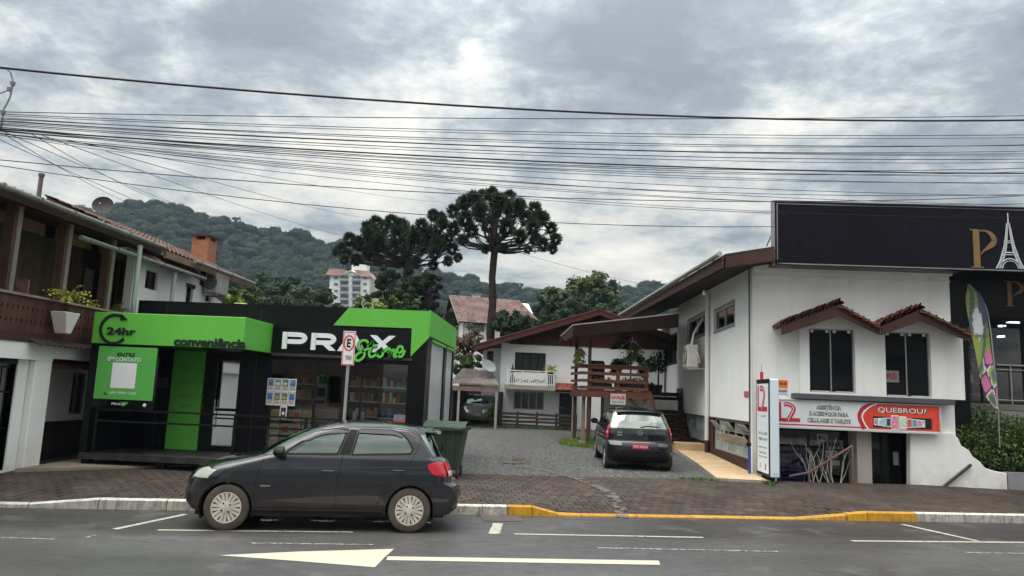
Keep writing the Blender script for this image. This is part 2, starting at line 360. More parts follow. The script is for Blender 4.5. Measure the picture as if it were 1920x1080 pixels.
# ================================================================ ground
def nodemat(name):
    m = bpy.data.materials.new(name); m.use_nodes = True; return m, m.node_tree.nodes, m.node_tree.links, m.node_tree.nodes['Principled BSDF']
def asphalt():
    m, N, L, b = nodemat('worn_asphalt'); geo = N.new('ShaderNodeNewGeometry')
    def dot(v, o=0):
        n = N.new('ShaderNodeVectorMath'); n.operation = 'DOT_PRODUCT'; L.new(geo.outputs['Position'], n.inputs[0]); n.inputs[1].default_value = v; return n.outputs['Value']
    s_, n_ = dot(SU), dot(SN)
    cb = N.new('ShaderNodeCombineXYZ'); L.new(s_, cb.inputs[0]); L.new(n_, cb.inputs[1])
    def noise(sc, det=5, ro=.55, stretch=(1, 1, 1)):
        mpn = N.new('ShaderNodeMapping'); mpn.inputs['Scale'].default_value = stretch; L.new(cb.outputs[0], mpn.inputs[0])
        n = N.new('ShaderNodeTexNoise'); n.inputs['Scale'].default_value = sc; n.inputs['Detail'].default_value = det; n.inputs['Roughness'].default_value = ro
        L.new(mpn.outputs[0], n.inputs[0]); return n.outputs[0]
    def mp(v, a, b_, c, d):
        n = N.new('ShaderNodeMapRange'); L.new(v, n.inputs[0])
        for i, q in enumerate((a, b_, c, d)): n.inputs[i+1].default_value = q
        return n.outputs[0]
    def mth(op, a, b_=None):
        n = N.new('ShaderNodeMath'); n.operation = op
        for i, v in enumerate((a, b_)):
            if v is None: continue
            if isinstance(v, (int, float)): n.inputs[i].default_value = v
            else: L.new(v, n.inputs[i])
        return n.outputs[0]
    def mixc(f, a, b_):
        n = N.new('ShaderNodeMix'); n.data_type = 'RGBA'; L.new(f, n.inputs[0])
        for v, i in ((a, 6), (b_, 7)):
            if isinstance(v, tuple): n.inputs[i].default_value = (*v, 1)
            else: L.new(v, n.inputs[i])
        return n.outputs[2]
    big = noise(.35, 4, .5, (.35, 1, 1)); fine = noise(70, 3, .7); mid = noise(5, 6, .6, (.5, 1, 1)); edge = noise(1.3, 5, .6, (.4, 1, 1))
    # damp brownish strip in the parking lane along the kerb
    nn = mth('ADD', n_, mp(edge, .3, .7, -.35, .35))
    damp = mp(nn, 10.5, 11.0, 0, 1)
    base = mixc(mp(big, .4, .6, 0, 1), (.052, .051, .050), (.080, .079, .077))
    far_ = mp(mth('ABSOLUTE', mth('SUBTRACT', s_, 1.6)), 1.6, 3.2, .12, .9)
    base = mixc(mth('MULTIPLY', damp, far_), base, (.022, .018, .017))
    base = mixc(mp(mid, .50, .68, 0, .55), base, (.024, .023, .023))
    g2 = mp(noise(22, 6, .7), .35, .65, 0, .35); base = mixc(g2, base, (.030, .030, .030))
    base = mixc(mp(noise(1.1, 7, .68), .55, .66, 0, .35), base, (.13, .13, .128))
    # tar seam between lanes
    seam = mth('ABSOLUTE', mth('SUBTRACT', nn, 10.33)); crack = mth('MULTIPLY', mp(seam, .0, .10, 1, 0), mp(noise(9, 5, .7, (.6, 1, 1)), .5, .62, 0, 1))
    base = mixc(mth('MULTIPLY', crack, .8), base, (.018, .018, .018))
    gr = mp(fine, .3, .7, .45, 1.7); sc = N.new('ShaderNodeVectorMath'); sc.operation = 'SCALE'; L.new(base, sc.inputs[0]); L.new(gr, sc.inputs[3])
    L.new(sc.outputs[0], b.inputs['Base Color'])
    wet = mp(mth('ADD', mth('MULTIPLY', big, .6), mth('MULTIPLY', mid, .4)), .42, .60, 0, 1)
    L.new(mp(wet, 0, 1, .34, .62), b.inputs['Roughness']); b.inputs['Specular IOR Level'].default_value = .5
    bp = N.new('ShaderNodeBump'); bp.inputs['Strength'].default_value = .55; bp.inputs['Distance'].default_value = .006; L.new(fine, bp.inputs['Height']); L.new(bp.outputs[0], b.inputs['Normal'])
    return m
MA = asphalt()
def quad_sn(s0, s1, n0, n1, z, mb): mb.add([st(s0, n0, z), st(s1, n0, z), st(s1, n1, z), st(s0, n1, z)], [(0, 1, 2, 3)])
KN = 12.46                                    # kerb face
b = MB(); quad_sn(-80, 80, -40, KN+.02, 0, b); b.build('road', MA, kind='structure')
# far and surrounding ground (hole for the sunken shop front)
earth = M('earth', (.09, .085, .06), .95, .3, .3, .2, 8, .3, 10)
HX0, HX1, HY0, HY1 = 5.02, 9.72, 17.0, 21.0
b = MB()
def gq(x0, x1, y0, y1, z=-.03): b.add([(x0, y0, z), (x1, y0, z), (x1, y1, z), (x0, y1, z)], [(0, 1, 2, 3)])
gq(-90, HX0, -60, 60); gq(HX1, 90, -60, 60); gq(HX0, HX1, -60, HY0); gq(HX0, HX1, HY1, 60)
b.build('ground', earth, kind='structure')
# ---- kerb of separate stones, painted
def kerbmat(nm, c, dirt):
    return M(nm, c, .85, .12, 4, .15, 40, .5, 50, dirt=dirt, dcol=(.09, .08, .07), dscale=6, rv=.08)
k_white = kerbmat('white_kerb_paint', (.62, .61, .56), .75); k_side = kerbmat('worn_kerb_face', (.40, .38, .34), 1.0); k_yel = kerbmat('yellow_kerb_paint', (.50, .26, .04), .55)
k_yside = kerbmat('yellow_kerb_face', (.52, .27, .02), .9)
kerb = thing('kerb', None, None, kind='structure'); kerb['kind'] = 'structure'
ztop = lambda s: None
# kerb height along s
def kh(s):
    prof = [(-99, .07), (-4.85, .07), (-4.25, .155), (2.55, .155), (3.0, .035), (8.05, .03), (8.35, .155), (99, .155)]
    for (a, ha), (c, hc) in zip(prof, prof[1:]):
        if a <= s <= c: return ha+(hc-ha)*(s-a)/(c-a)
    return .155
s = -14.0
while s < 20:
    l = .98; 
    if s+l > 2.0 and s < 3.1: l = .42
    if 7.7 < s < 8.6: l = .40
    s1 = s+l; g = .006
    a, c = s+g, s1-g; yel = (2.0 < (s+s1)/2 < 9.2)
    mb = MB(); h0, h1 = kh(s+.02), kh(s1-.02)
    j = random.uniform(-.006, .006)
    n0, n1 = KN+j, KN+.13+j
    P = [st(a, n0, -.02), st(c, n0, -.02), st(c, n1, -.02), st(a, n1, -.02), st(a, n0+.012, h0-.02), st(c, n0+.012, h1-.02), st(a, n0+.035, h0), st(c, n0+.035, h1), st(c, n1, h1), st(a, n1, h0)]
    mb.add(P, [(0, 1, 5, 4)], 1); mb.add(P, [(4, 5, 7, 6)], 0); mb.add(P, [(6, 7, 8, 9)], 0); mb.add(P, [(0, 4, 6, 9, 3), (1, 2, 8, 7, 5)], 1); mb.add(P, [(2, 3, 9, 8)], 1)
    mb.build('kerb_stone', [k_yel, k_yside] if yel else [k_white, k_side], kerb)
    s = s1
# ---- sidewalk: bedding sheet and pavers
bed = M('paver_bedding', (.035, .032, .028), .95, .3, 3, .2)
NE = 16.25                                    # inner edge of the pavement
def sz(n, s=0):
    z = .02+(.125-.02)*1.0 if False else None
    base = .135+(n-12.6)/(NE-12.6)*.12
    d = kh(s)-.155                            # dropped where the kerb drops
    return base+d*max(0, 1-(n-12.53)/1.4)
SW_S = [-14, -9, -5.2, -4.9, -4.25, -2, 0, 2.2, 2.55, 3.0, 5, 8.0, 8.35, 9, 12, 16, 20]
mb = MB(); ns = [12.53, 13.2, 13.95, 15, NE]
mb.grid([[st(s_, n_, sz(n_, s_)-.012) for s_ in SW_S] for n_ in ns]); sw = mb.build('sidewalk', bed, kind='structure')
pav = M('brown_paver', (.057, .043, .036), .62, .3, .9, .2, 30, .3, 60, rv=.30, dirt=.6, dcol=(.026, .022, .019), dscale=1.2, rvar=.15)
pmesh = boxmesh('paver', .190, .190, .06, pav, .008)
pl = []
r = 0; n_ = 12.64
while n_ < NE-.09:
    s_ = -13.6+(.1 if r % 2 else 0)
    while s_ < 17.5:
        pl.append((s_, n_)); s_ += .203
    n_ += .203; r += 1
pl = [(a, c) for a, c in pl]
def pkey(q): p = st(*q); return abs(p.x-1.6)*.45+(p.y-12.2) if p.x > -1.3 else 99
pl.sort(key=pkey)
ang = math.atan2(SU.y, SU.x)
stuffmb = MB()
for i, (a, c) in enumerate(pl):
    zz = sz(c, a)-.03+.004+random.uniform(-.003, .003); p = st(a, c, zz)
    tilt = math.atan2(sz(c+.1, a)-sz(c-.1, a), .2)+random.uniform(-.008, .008); tx = math.atan2(sz(c, a+.1)-sz(c, a-.1), .2)+random.uniform(-.008, .008)
    if i < 300: piece('paver', pmesh, p, sw, (tilt, -tx, ang+random.uniform(-.01, .01)))
    else:
        Rm = Matrix.Rotation(ang, 3, 'Z') @ Matrix.Rotation(-tx, 3, 'Y') @ Matrix.Rotation(tilt, 3, 'X')
        vs = [p+Rm @ v.co for v in pmesh.vertices]; stuffmb.add(vs, [tuple(f.vertices) for f in pmesh.polygons])
pav2 = M('brown_paver_field', (.055, .042, .035), .62, .3, .9, .3, 4.3, .3, 60, dirt=.6, dcol=(.026, .022, .019), dscale=1.2, rvar=.15)
stuffmb.build('pavers', pav2, sw, kind='stuff')
# ---- gravel yard
def gz(x, y):
    s_, n_ = to_sn(Vector((x, y, 0))); return .235+max(0, n_-NE)*.0165+.02*mnoise.noise(Vector((x*.5, y*.5, 0)))
def gravelmat():
    m, N, L, b = nodemat('wet_gravel'); geo = N.new('ShaderNodeNewGeometry')
    def noise(sc, det=5, ro=.6, st_=(1, 1, 1)):
        mpn = N.new('ShaderNodeMapping'); mpn.inputs['Scale'].default_value = st_; L.new(geo.outputs['Position'], mpn.inputs[0])
        n = N.new('ShaderNodeTexNoise'); n.inputs['Scale'].default_value = sc; n.inputs['Detail'].default_value = det; n.inputs['Roughness'].default_value = ro; L.new(mpn.outputs[0], n.inputs[0]); return n.outputs[0]
    vo = N.new('ShaderNodeTexVoronoi'); vo.inputs['Scale'].default_value = 48; L.new(geo.outputs['Position'], vo.inputs[0])
    r = N.new('ShaderNodeValToRGB'); L.new(noise(18, 5, .7), r.inputs[0]); e = r.color_ramp.elements
    e[0].position = .35; e[0].color = (.010, .010, .011, 1); e[1].position = .72; e[1].color = (.15, .15, .145, 1)
    mx = N.new('ShaderNodeMix'); mx.data_type = 'RGBA'; L.new(noise(.55, 4, .55, (1.6, .35, 1)), r2 := N.new('ShaderNodeMapRange').inputs[0]) if False else None
    mr = N.new('ShaderNodeMapRange'); L.new(noise(.6, 5, .6, (1.7, .3, 1)), mr.inputs[0]); mr.inputs[1].default_value = .5; mr.inputs[2].default_value = .66; mr.inputs[3].default_value = 0; mr.inputs[4].default_value = .8
    L.new(mr.outputs[0], mx.inputs[0]); L.new(r.outputs[0], mx.inputs[6]); mx.inputs[7].default_value = (.095, .09, .086, 1)
    L.new(mx.outputs[2], b.inputs['Base Color'])
    rr = N.new('ShaderNodeMapRange'); L.new(mr.outputs[0], rr.inputs[0]); rr.inputs[1].default_value = 0; rr.inputs[2].default_value = .8; rr.inputs[3].default_value = .75; rr.inputs[4].default_value = .4
    L.new(rr.outputs[0], b.inputs['Roughness'])
    bp = N.new('ShaderNodeBump'); bp.inputs['Strength'].default_value = .9; bp.inputs['Distance'].default_value = .03; L.new(vo.outputs['Distance'], bp.inputs['Height']); L.new(bp.outputs[0], b.inputs['Normal'])
    return m
mb = MB(); xs = np.linspace(-12, 5.0, 60)
rows = []
for j in range(60):
    f = j/59; row = []
    for x in xs:
        y0 = (NE-x*SN.x)/SN.y-.02; y = y0+(46-y0)*f; row.append((x, y, gz(x, y)))
    rows.append(row)
mb.grid(rows); mb.build('gravel_yard', gravelmat(), smooth='all', kind='structure')
# loose stones
stone_m = M('loose_stones', (.10, .10, .098), .7, .5, 9, .3)
mb = MB(); 
for i in range(16000):
    x = random.uniform(-2.6, 4.6); y0 = (NE-x*SN.x)/SN.y; y = y0+.02+abs(random.gauss(0, 1))*4.5
    if y > 33: continue
    rr = random.uniform(.010, .030)*(1+.02*(y-17)); z = gz(x, y)
    p = [Vector((x+rr*random.uniform(.7, 1.3)*math.cos(a), y+rr*random.uniform(.7, 1.3)*math.sin(a), z-.002)) for a in (0, 1.7, 3.3, 4.8)]
    t = Vector((x+random.uniform(-.4, .4)*rr, y+random.uniform(-.4, .4)*rr, z+rr*random.uniform(.5, 1)))
    mb.add(p+[t], [(0, 1, 4), (1, 2, 4), (2, 3, 4), (3, 0, 4)])
mb.build('loose_gravel', stone_m, kind='stuff')
# puddle with muddy rim
pc = atz(966, 861, .30); mb = MB()
pts = [(pc.x+.26*math.cos(a)*(1+.1*math.sin(3*a)), pc.y+.62*math.sin(a), gz(pc.x, pc.y)+.012) for a in np.linspace(0, 2*PI, 24, endpoint=False)]
mb.add(pts, [tuple(range(24))])
mb.build('puddle', M('muddy_water', (.16, .11, .05), .08, .1), kind='structure')
mb = MB()
for q in range(24):
    a0, a1 = 2*PI*q/24, 2*PI*(q+1)/24
    def e(a, k, dz): return (pc.x+k*.26*math.cos(a)*(1+.1*math.sin(3*a)), pc.y+k*.62*math.sin(a), gz(pc.x, pc.y)+dz)
    mb.add([e(a0, .98, .014), e(a1, .98, .014), e(a1, 1.35, .02), e(a0, 1.35, .02), e(a1, 1.8, .0), e(a0, 1.8, .0)], [(0, 1, 2, 3), (3, 2, 4, 5)])
mb.build('puddle_rim', M('wet_rim', (.07, .068, .066), .3, .3, 9), smooth='all', kind='structure')
# ---- painted road markings
mark = M('road_paint', (.56, .53, .44), .7, .15, 3, .2, 30, dirt=.5, dcol=(.12, .11, .10), dscale=6)
def wornpaint(name, thr, colr=(.40, .385, .32)):
    m, N, L, b = nodemat(name); geo = N.new('ShaderNodeNewGeometry')
    n = N.new('ShaderNodeTexNoise'); n.inputs['Scale'].default_value = 14; n.inputs['Detail'].default_value = 8; n.inputs['Roughness'].default_value = .75; L.new(geo.outputs['Position'], n.inputs[0])
    r = N.new('ShaderNodeMapRange'); L.new(n.outputs[0], r.inputs[0]); r.inputs[1].default_value = thr-.02; r.inputs[2].default_value = thr+.03
    mx = N.new('ShaderNodeMix'); mx.data_type = 'RGBA'; L.new(r.outputs[0], mx.inputs[0]); mx.inputs[6].default_value = (.065, .065, .067, 1); mx.inputs[7].default_value = (*colr, 1)
    L.new(mx.outputs[2], b.inputs['Base Color']); b.inputs['Roughness'].default_value = .65
    return m
mk1 = wornpaint('painted_line', .42); mk2 = wornpaint('faded_painted_line', .50, (.34, .33, .30)); mk3 = wornpaint('arrow_paint', .33, (.44, .42, .33))
def poly_mark(pix, mat, z=.004):
    mb = MB(); P = [atz(x, y, z) for x, y in pix]
    nn = sum(((P[i].cross(P[(i+1) % len(P)])).z for i in range(len(P))))
    if nn < 0: P = P[::-1]
    mb.add(P, [tuple(range(len(P)))]); mb.build('road_marking', mat, kind='structure')
def line_mark(p0, p1, w, mat, z=.004):
    a = atz(*p0, z); c = atz(*p1, z); d = (c-a).normalized(); q = Vector((-d.y, d.x, 0))*w/2
    mb = MB(); n = max(2, int((c-a).length/.25)); A, B = [], []
    for i in range(n+1):
        p = a+(c-a)*i/n; k = 1+random.uniform(-.08, .08); A.append(p-q*k); B.append(p+q*k)
    mb.grid([A, B]); mb.build('road_marking', mat, kind='structure')
line_mark((215, 992), (348, 964), .09, mk1); line_mark((296, 993.5), (662, 997.5), .07, mk1); line_mark((0, 1008), (104, 1011), .07, mk2)
line_mark((926, 1001), (934, 981), .16, mk1); line_mark((965, 1001), (1318, 1007.5), .07, mk1)
line_mark((470, 1018), (700, 1021), .05, mk2); line_mark((1120, 1027), (1460, 1034), .06, mk2)
line_mark((1597, 1014), (2100, 1018.5), .085, mk1); line_mark((1692, 983), (1832, 1014), .10, mk1); line_mark((1808, 1036), (2100, 1040), .06, mk2)
line_mark((160, 1008), (182, 1003), .05, mk2)
poly_mark([(410, 1041), (560, 1034), (739, 1029), (722, 1044), (703, 1063.5), (560, 1052)], mk3)
poly_mark([(727, 1043), (1235, 1051), (1238, 1059), (724, 1050)], mk3, .0045)
# storm drain lid at the kerb
p = atz(942, 974, 0); mb = MB(); s0, n0 = to_sn(p)
mb.add([st(s0-.32, n0-.2, .006), st(s0+.32, n0-.2, .006), st(s0+.32, KN-.01, .006), st(s0-.32, KN-.01, .006)], [(0, 1, 2, 3)])
dr = mb.build('drain_cover', M('drain_concrete', (.085, .07, .062), .8, .2, 4, .2), kind='structure')
# ochre concrete walkway along the white side wall
mb = MB()
wl = [(4.93, 17.25), (3.80, 17.3), (3.95, 20.5), (4.10, 27.6), (4.93, 27.6)]
zt = lambda y: .31+(y-17.3)*.022
top = [Vector((x, y, zt(y))) for x, y in wl]
n = len(top); bot = [Vector((p.x, p.y, 0.1)) for p in top]
mb.add(top, [tuple(range(n-1, -1, -1))], 0); mb.add(top+bot, [(i, (i+1) % n, (i+1) % n+n, i+n) for i in range(n)], 1)
mb.build('walkway', [sand_conc, concrete], kind='structure')
mb = MB(); mb.box(4.02, 4.9, 24.0, 24.7, .3, .68); mb.build('walkway_step', sand_conc, kind='structure', bevel=.01)
# concrete slab in front of the left house and the shop
mb = MB(); c0, c1 = st(-11.2, NE-.35, .262), st(-3.6, NE-.35, .262)
mb.hexa([(-9.6, 13.2, .1), (c1.x, 15.35, .1), (c1.x, 16.6, .1), (-9.9, 16.6, .1), (-9.6, 13.2, .285), (c1.x, 15.35, .285), (c1.x, 16.6, .285), (-9.9, 16.6, .285)])
mb.build('forecourt_slab', M('forecourt_concrete', (.26, .21, .16), .85, .2, 2, .12, 30, .3, 40, dirt=.5, dcol=(.12, .10, .08)), kind='structure')
# pale dusty track left by water across the pavement
def wetsheet(name, col, thr, rough):
    m, N, L, b = nodemat(name); geo = N.new('ShaderNodeNewGeometry'); n = N.new('ShaderNodeTexNoise'); n.inputs['Scale'].default_value = 5; n.inputs['Detail'].default_value = 7; n.inputs['Roughness'].default_value = .7; L.new(geo.outputs['Position'], n.inputs[0])
    r = N.new('ShaderNodeMapRange'); L.new(n.outputs[0], r.inputs[0]); r.inputs[1].default_value = thr; r.inputs[2].default_value = thr+.12; L.new(r.outputs[0], b.inputs['Alpha']); b.inputs['Base Color'].default_value = (*col, 1); b.inputs['Roughness'].default_value = rough; return m
pts_ = [(960, 876), (1020, 884), (1075, 897), (1120, 911), (1150, 925), (1166, 942), (1172, 958)]
P_ = [atz(x, y, .24) for x, y in pts_]; A_, B_ = [], []
for i, p in enumerate(spline(P_, 6)):
    s1_, n1_ = to_sn(p); zz = (sz(n1_, s1_)-.012+.034) if n1_ < NE else gz(p.x, p.y)+.02; A_.append((p.x-.10, p.y-.03, zz)); B_.append((p.x+.12, p.y+.03, zz))
mb = MB(); mb.grid([B_, A_]); mb.build('dried_mud_track', wetsheet('mud_track', (.11, .10, .09), .45, .9), kind='structure')
mb = MB(); n_ = 26; A_ = [st(-2.2+3.0*i/n_, 11.75+.22*math.sin(i*.9)+.1*math.sin(i*2.3), .007) for i in range(n_+1)]; B_ = [st(-2.2+3.0*i/n_, KN-.03, .007) for i in range(n_+1)]
mb.grid([A_, B_]); mb.build('puddle', wetsheet('kerb_puddle', (.02, .02, .02), .42, .04), kind='structure')
# grass under the deck
def grass(name, cx, cy, rx_, ry_, n, h, mat, zf=gz, **kw):
    mb = MB()
    for i in range(n):
        a = random.uniform(0, 2*PI); r_ = math.sqrt(random.random()); x = cx+rx_*r_*math.cos(a); y = cy+ry_*r_*math.sin(a); z = zf(x, y)
        hh = h*random.uniform(.4, 1); t = random.uniform(0, 2*PI); w = .012; dx, dy = math.cos(t), math.sin(t)
        mb.add([(x-dx*w, y-dy*w, z), (x+dx*w, y+dy*w, z), (x+random.uniform(-.06, .06), y+random.uniform(-.06, .06), z+hh)], [(0, 1, 2)])
    return mb.build(name, mat, kind='stuff')
grass('grass', 1.35, 25.6, 1.0, 1.3, 5000, .22, leafB)
grass('grass', -1.0, 33.1, 3.0, .25, 1500, .16, leafA)
grass('grass', 3.4, 17.35, .5, .2, 260, .08, leafA)
grass('grass', 4.9, 17.1, .12, .3, 150, .12, leafA)
# ================================================================ generic building helpers
RX, UZ = Vector((1, 0, 0)), Vector((0, 0, 1)); RSIDE = Vector((0, -1, 0))
def wall_y(mb, x0, x1, z0, z1, Y, th, holes=(), mi=0):
    """wall in a plane of constant Y, front face at Y; holes (x0, x1, z0, z1)"""
    xs = sorted({x0, x1, *[h[0] for h in holes], *[h[1] for h in holes]}); zs = sorted({z0, z1, *[h[2] for h in holes], *[h[3] for h in holes]})
    xs = [x for x in xs if x0 <= x <= x1]; zs = [z for z in zs if z0 <= z <= z1]
    for a, c in zip(xs, xs[1:]):
        col = []
        for d, e in zip(zs, zs[1:]):
            mx, mz = (a+c)/2, (d+e)/2
            if any(h[0] < mx < h[1] and h[2] < mz < h[3] for h in holes): continue
            if col and abs(col[-1][1]-d) < 1e-6: col[-1][1] = e
            else: col.append([d, e])
        for d, e in col: mb.box(a, c, Y, Y+th, d, e, mi)
def wall_x(mb, y0, y1, z0, z1, X, th, holes=(), mi=0):
    t = MB(); wall_y(t, y0, y1, z0, z1, 0, 1, holes)
    for i in range(0, len(t.v), 8):
        q = t.v[i:i+8]; a = min(p[0] for p in q); c = max(p[0] for p in q); d = min(p[2] for p in q); e = max(p[2] for p in q)
        mb.box(X, X+th, a, c, d, e, mi)
def decal_y(pix, Y, out, mat, name, parent, **kw):
    mb = MB(); P = [aty(x, y, Y-out) for x, y in pix]; mb.ext(P, (0, out-.001, 0)); return mb.build(name, mat, parent, **kw)
def window_y(parent, x0, x1, z0, z1, Y, n=2, fmat=black_frame, gmat=glass_dark, fw=.045, depth=.06, name='window', bars=()):
    mb = MB()
    mb.box(x0, x1, Y, Y+depth, z0, z0+fw); mb.box(x0, x1, Y, Y+depth, z1-fw, z1); mb.box(x0, x0+fw, Y, Y+depth, z0+fw, z1-fw); mb.box(x1-fw, x1, Y, Y+depth, z0+fw, z1-fw)
    for k in range(1, n): x = x0+(x1-x0)*k/n; mb.box(x-fw/2, x+fw/2, Y+.002, Y+depth-.002, z0+fw, z1-fw)
    f = mb.build(name, fmat, parent)
    for k in range(n):
        a = x0+(x1-x0)*k/n; c = x0+(x1-x0)*(k+1)/n; g = MB(); g.box(a+fw/2, c-fw/2, Y+depth*.4, Y+depth*.4+.008, z0+fw/2, z1-fw/2); g.build('pane', gmat, f)
    return f
def window_x(parent, y0, y1, z0, z1, X, n=2, fmat=black_frame, gmat=glass_dark, fw=.045, depth=.06, name='window'):
    mb = MB()
    mb.box(X, X+depth, y0, y1, z0, z0+fw); mb.box(X, X+depth, y0, y1, z1-fw, z1); mb.box(X, X+depth, y0, y0+fw, z0+fw, z1-fw); mb.box(X, X+depth, y1-fw, y1, z0+fw, z1-fw)
    for k in range(1, n): y = y0+(y1-y0)*k/n; mb.box(X+.002, X+depth-.002, y-fw/2, y+fw/2, z0+fw, z1-fw)
    f = mb.build(name, fmat, parent)
    for k in range(n):
        a = y0+(y1-y0)*k/n; c = y0+(y1-y0)*(k+1)/n; g = MB(); g.box(X+depth*.4, X+depth*.4+.008, a+fw/2, c-fw/2, z0+fw/2, z1-fw/2); g.build('pane', gmat, f)
    return f
def curve_decal(strokes, w, O_, R_, U_, sx, sy, mat, name, parent, t=.01, k=5):
    mb = MB()
    for s_ in strokes:
        pts = spline([(x*sx, y*sy) for x, y in s_], k); mb.ribbon(pts, w, R_, U_, O_, t)
    return mb.build(name, mat, parent)

# ================================================================ convenience shop (container building)
YP, YS = 14.4, 15.9; SX0, SX1 = -9.22, -2.70; SB = 20.4; ZF, ZR = .50, 3.71
shop = thing('convenience_shop', 'low black container shop with bright green canopy and band', 'shop', (-6, 15.9, .3))
mb = MB()
mb.box(SX0, SX1, YS, SB, ZR-.14, ZR)                                     # roof slab
mb.box(SX0+.1, SX1-.1, YS+.1, SB-.1, ZR, ZR+.012)
mb.build('roof', black_panel, shop)
mb = MB(); mb.box(SX0, SX1, YP-.02, SB, .38, ZF); mb.build('platform', M('platform_floor', (.022, .02, .02), .5, .2, 2, dirt=.5, dcol=(.12, .11, .1)), shop)
for x in (SX0+.1, -7.6, -6.1, -4.4, SX1-.12):
    for y in (YP+.15, YS+1, SB-.3): mb = MB(); mb.box(x-.08, x+.08, y-.08, y+.08, .2, .38); mb.build('footing', black_panel, shop)
# front wall with openings: doorway zone and shop window
dgx0, dgx1 = aty(404, 672, YS).x, aty(456, 672, YS).x
gpx0, gpx1 = aty(330, 655, YS).x, aty(388, 655, YS).x
wx0, wx1 = aty(508, 672, YS).x, aty(766, 690, YS).x; wz1 = 2.56
mb = MB(); wall_y(mb, SX0, SX1, ZF, ZR-.14, YS, .12, [(dgx0, dgx1, ZF+.03, 2.52), (wx0, wx1, ZF+.05, wz1)])
mb.build('front_wall', black_panel, shop)
mb = MB(); mb.box(SX0, SX0+.1, YS+.12, SB, ZF, ZR-.14); mb.box(SX0+.1, SX1, SB-.1, SB, ZF, ZR-.14); mb.build('wall', black_panel, shop)
# panel joints on the black facade
for x in (aty(160, 700, YS).x+.9, aty(300, 700, YS).x, (dgx1+wx0)/2): mb = MB(); mb.box(x-.006, x+.006, YS-.004, YS-.001, ZF, ZR-.1); mb.build('panel_joint', M('joint_grey', (.03, .03, .034), .5), shop)
mb = MB(); mb.box(aty(512, 650, YS).x, aty(775, 650, YS).x, YS-.05, YS-.001, 2.60, 2.66)
mb.build('panel_joint', M('joint_grey', (.03, .03, .034), .5), shop)
# sign board behind the letters
mb = MB(); mb.box(aty(512, 630, YS).x, aty(770, 630, YS).x, YS-.045, YS-.001, 2.66, 3.26); mb.build('sign_board', black_gloss, shop)
# side wall with frosted windows
side_w = [(atx(806, 700, SX1).y+.05, atx(832, 700, SX1).y), (atx(836, 700, SX1).y, SB-.15)]
mb = MB(); wall_x(mb, YS+.12, SB-.1, ZF, ZR-.14, SX1-.1, .1, [(a, c, .55, 3.12) for a, c in side_w]); mb.build('wall', black_panel, shop)
for a, c in side_w:
    f = window_x(shop, a, c, .55, 3.12, SX1-.06, 1, black_frame, glass_frost, .05, .05)
    mb = MB(); mb.box(SX1-.005, SX1+.03, a-.04, c+.04, 3.06, 3.12); mb.build('window_head', green_p, f)
# green band (front polygon and side)
decal_y([(654, 577), (808.5, 583.5), (804.5, 633), (769.6, 668.7), (772, 615.4), (625, 609.8)], YS, .03, green_p, 'green_band', shop)
mb = MB(); z0 = 3.16; mb.box(SX1-.0, SX1+.03, YS-.03, SB, z0, ZR+.005); mb.build('green_band', green_p, shop)
# canopy
cx0, cx1 = -9.24, -6.12; cz0, cz1 = 2.65, 3.28
mb = MB(); mb.box(cx0, cx1, YP, YS-.004, cz0, cz1); cn = mb.build('canopy', green_p, shop, bevel=.006)
mb = MB(); mb.box(cx0+.02, cx1-.02, YP+.02, YS-.006, cz0-.02, cz0-.001); mb.build('canopy_soffit', black_panel, cn)
# porch: black side wall and poster panel
mb = MB(); mb.box(SX0-.02, SX0+.12, YP+.02, YS, ZF, cz0-.021); mb.build('porch_wall', black_panel, shop)
px1 = aty(291, 700, YP).x
mb = MB(); mb.box(SX0+.121, px1, YP+.03, YP+.10, 1.38, cz0-.021); mb.build('porch_panel', black_gloss, shop)
# poster
pst = thing('poster', 'green poster reading ENTRE EM CONTATO left of the shop entrance', 'poster', (-8.5, YP, 1.4))
A = aty(176, 747, YP); Bp = aty(290, 747, YP); pz0, pz1 = A.z+.0, 2.60
mb = MB(); mb.box(A.x-.02, px1-.01, YP+.006, YP+.029, pz0, pz1); mb.build('sheet', green_d, pst)
def ty(s_, px, py, w, h, Y, mat, par, **k):      # text at pixel lower-left, real plane Y, size in metres
    o_ = aty(px, py, Y); return textmesh(k.pop('name', 'lettering'), s_, o_, RX, UZ, w, h, mat, par, **k)
ty('ENTRE', 220, 669, .36, .085, YP+.004, black_gloss, pst, bold=.015); ty('EM CONTATO', 202, 676.5, .68, .085, YP+.004, white_l, pst, bold=.015)
q0 = aty(206, 727, YP); mb = MB(); mb.box(q0.x, q0.x+.50, YP+.002, YP+.006, q0.z, q0.z+.50); mb.build('white_square', white_p, pst)
ty('(49) 99901 2241', 205, 740, .54, .07, YP+.004, white_l, pst)
mb = MB(); mb.ribbon(spline([(0, .05), (.01, .02), (.05, 0)]), .02, RX, UZ, aty(195, 740, YP), .003); mb.build('phone_symbol', black_gloss, pst)
ty('PRAX', 209, 759, .26, .045, YP+.026, white_l, shop, bold=.02)
mb = MB(); o_ = aty(224, 760, YP+.026); mb.ext([o_+Vector((-.02, 0, .07)), o_+Vector((.18, 0, .07)), o_+Vector((.15, 0, .03)), o_+Vector((.06, 0, -.03)), o_+Vector((.09, 0, .045))], (0, .003, 0)); mb.build('logo_mark', green_p, shop)
o_ = aty(271, 760, YP+.02); mb = MB(); mb.lathe([(.035, 0), (.035, .012), (.02, .02)], o_, (0, -1, 0), 14); mb.build('doorbell', pvc, shop)
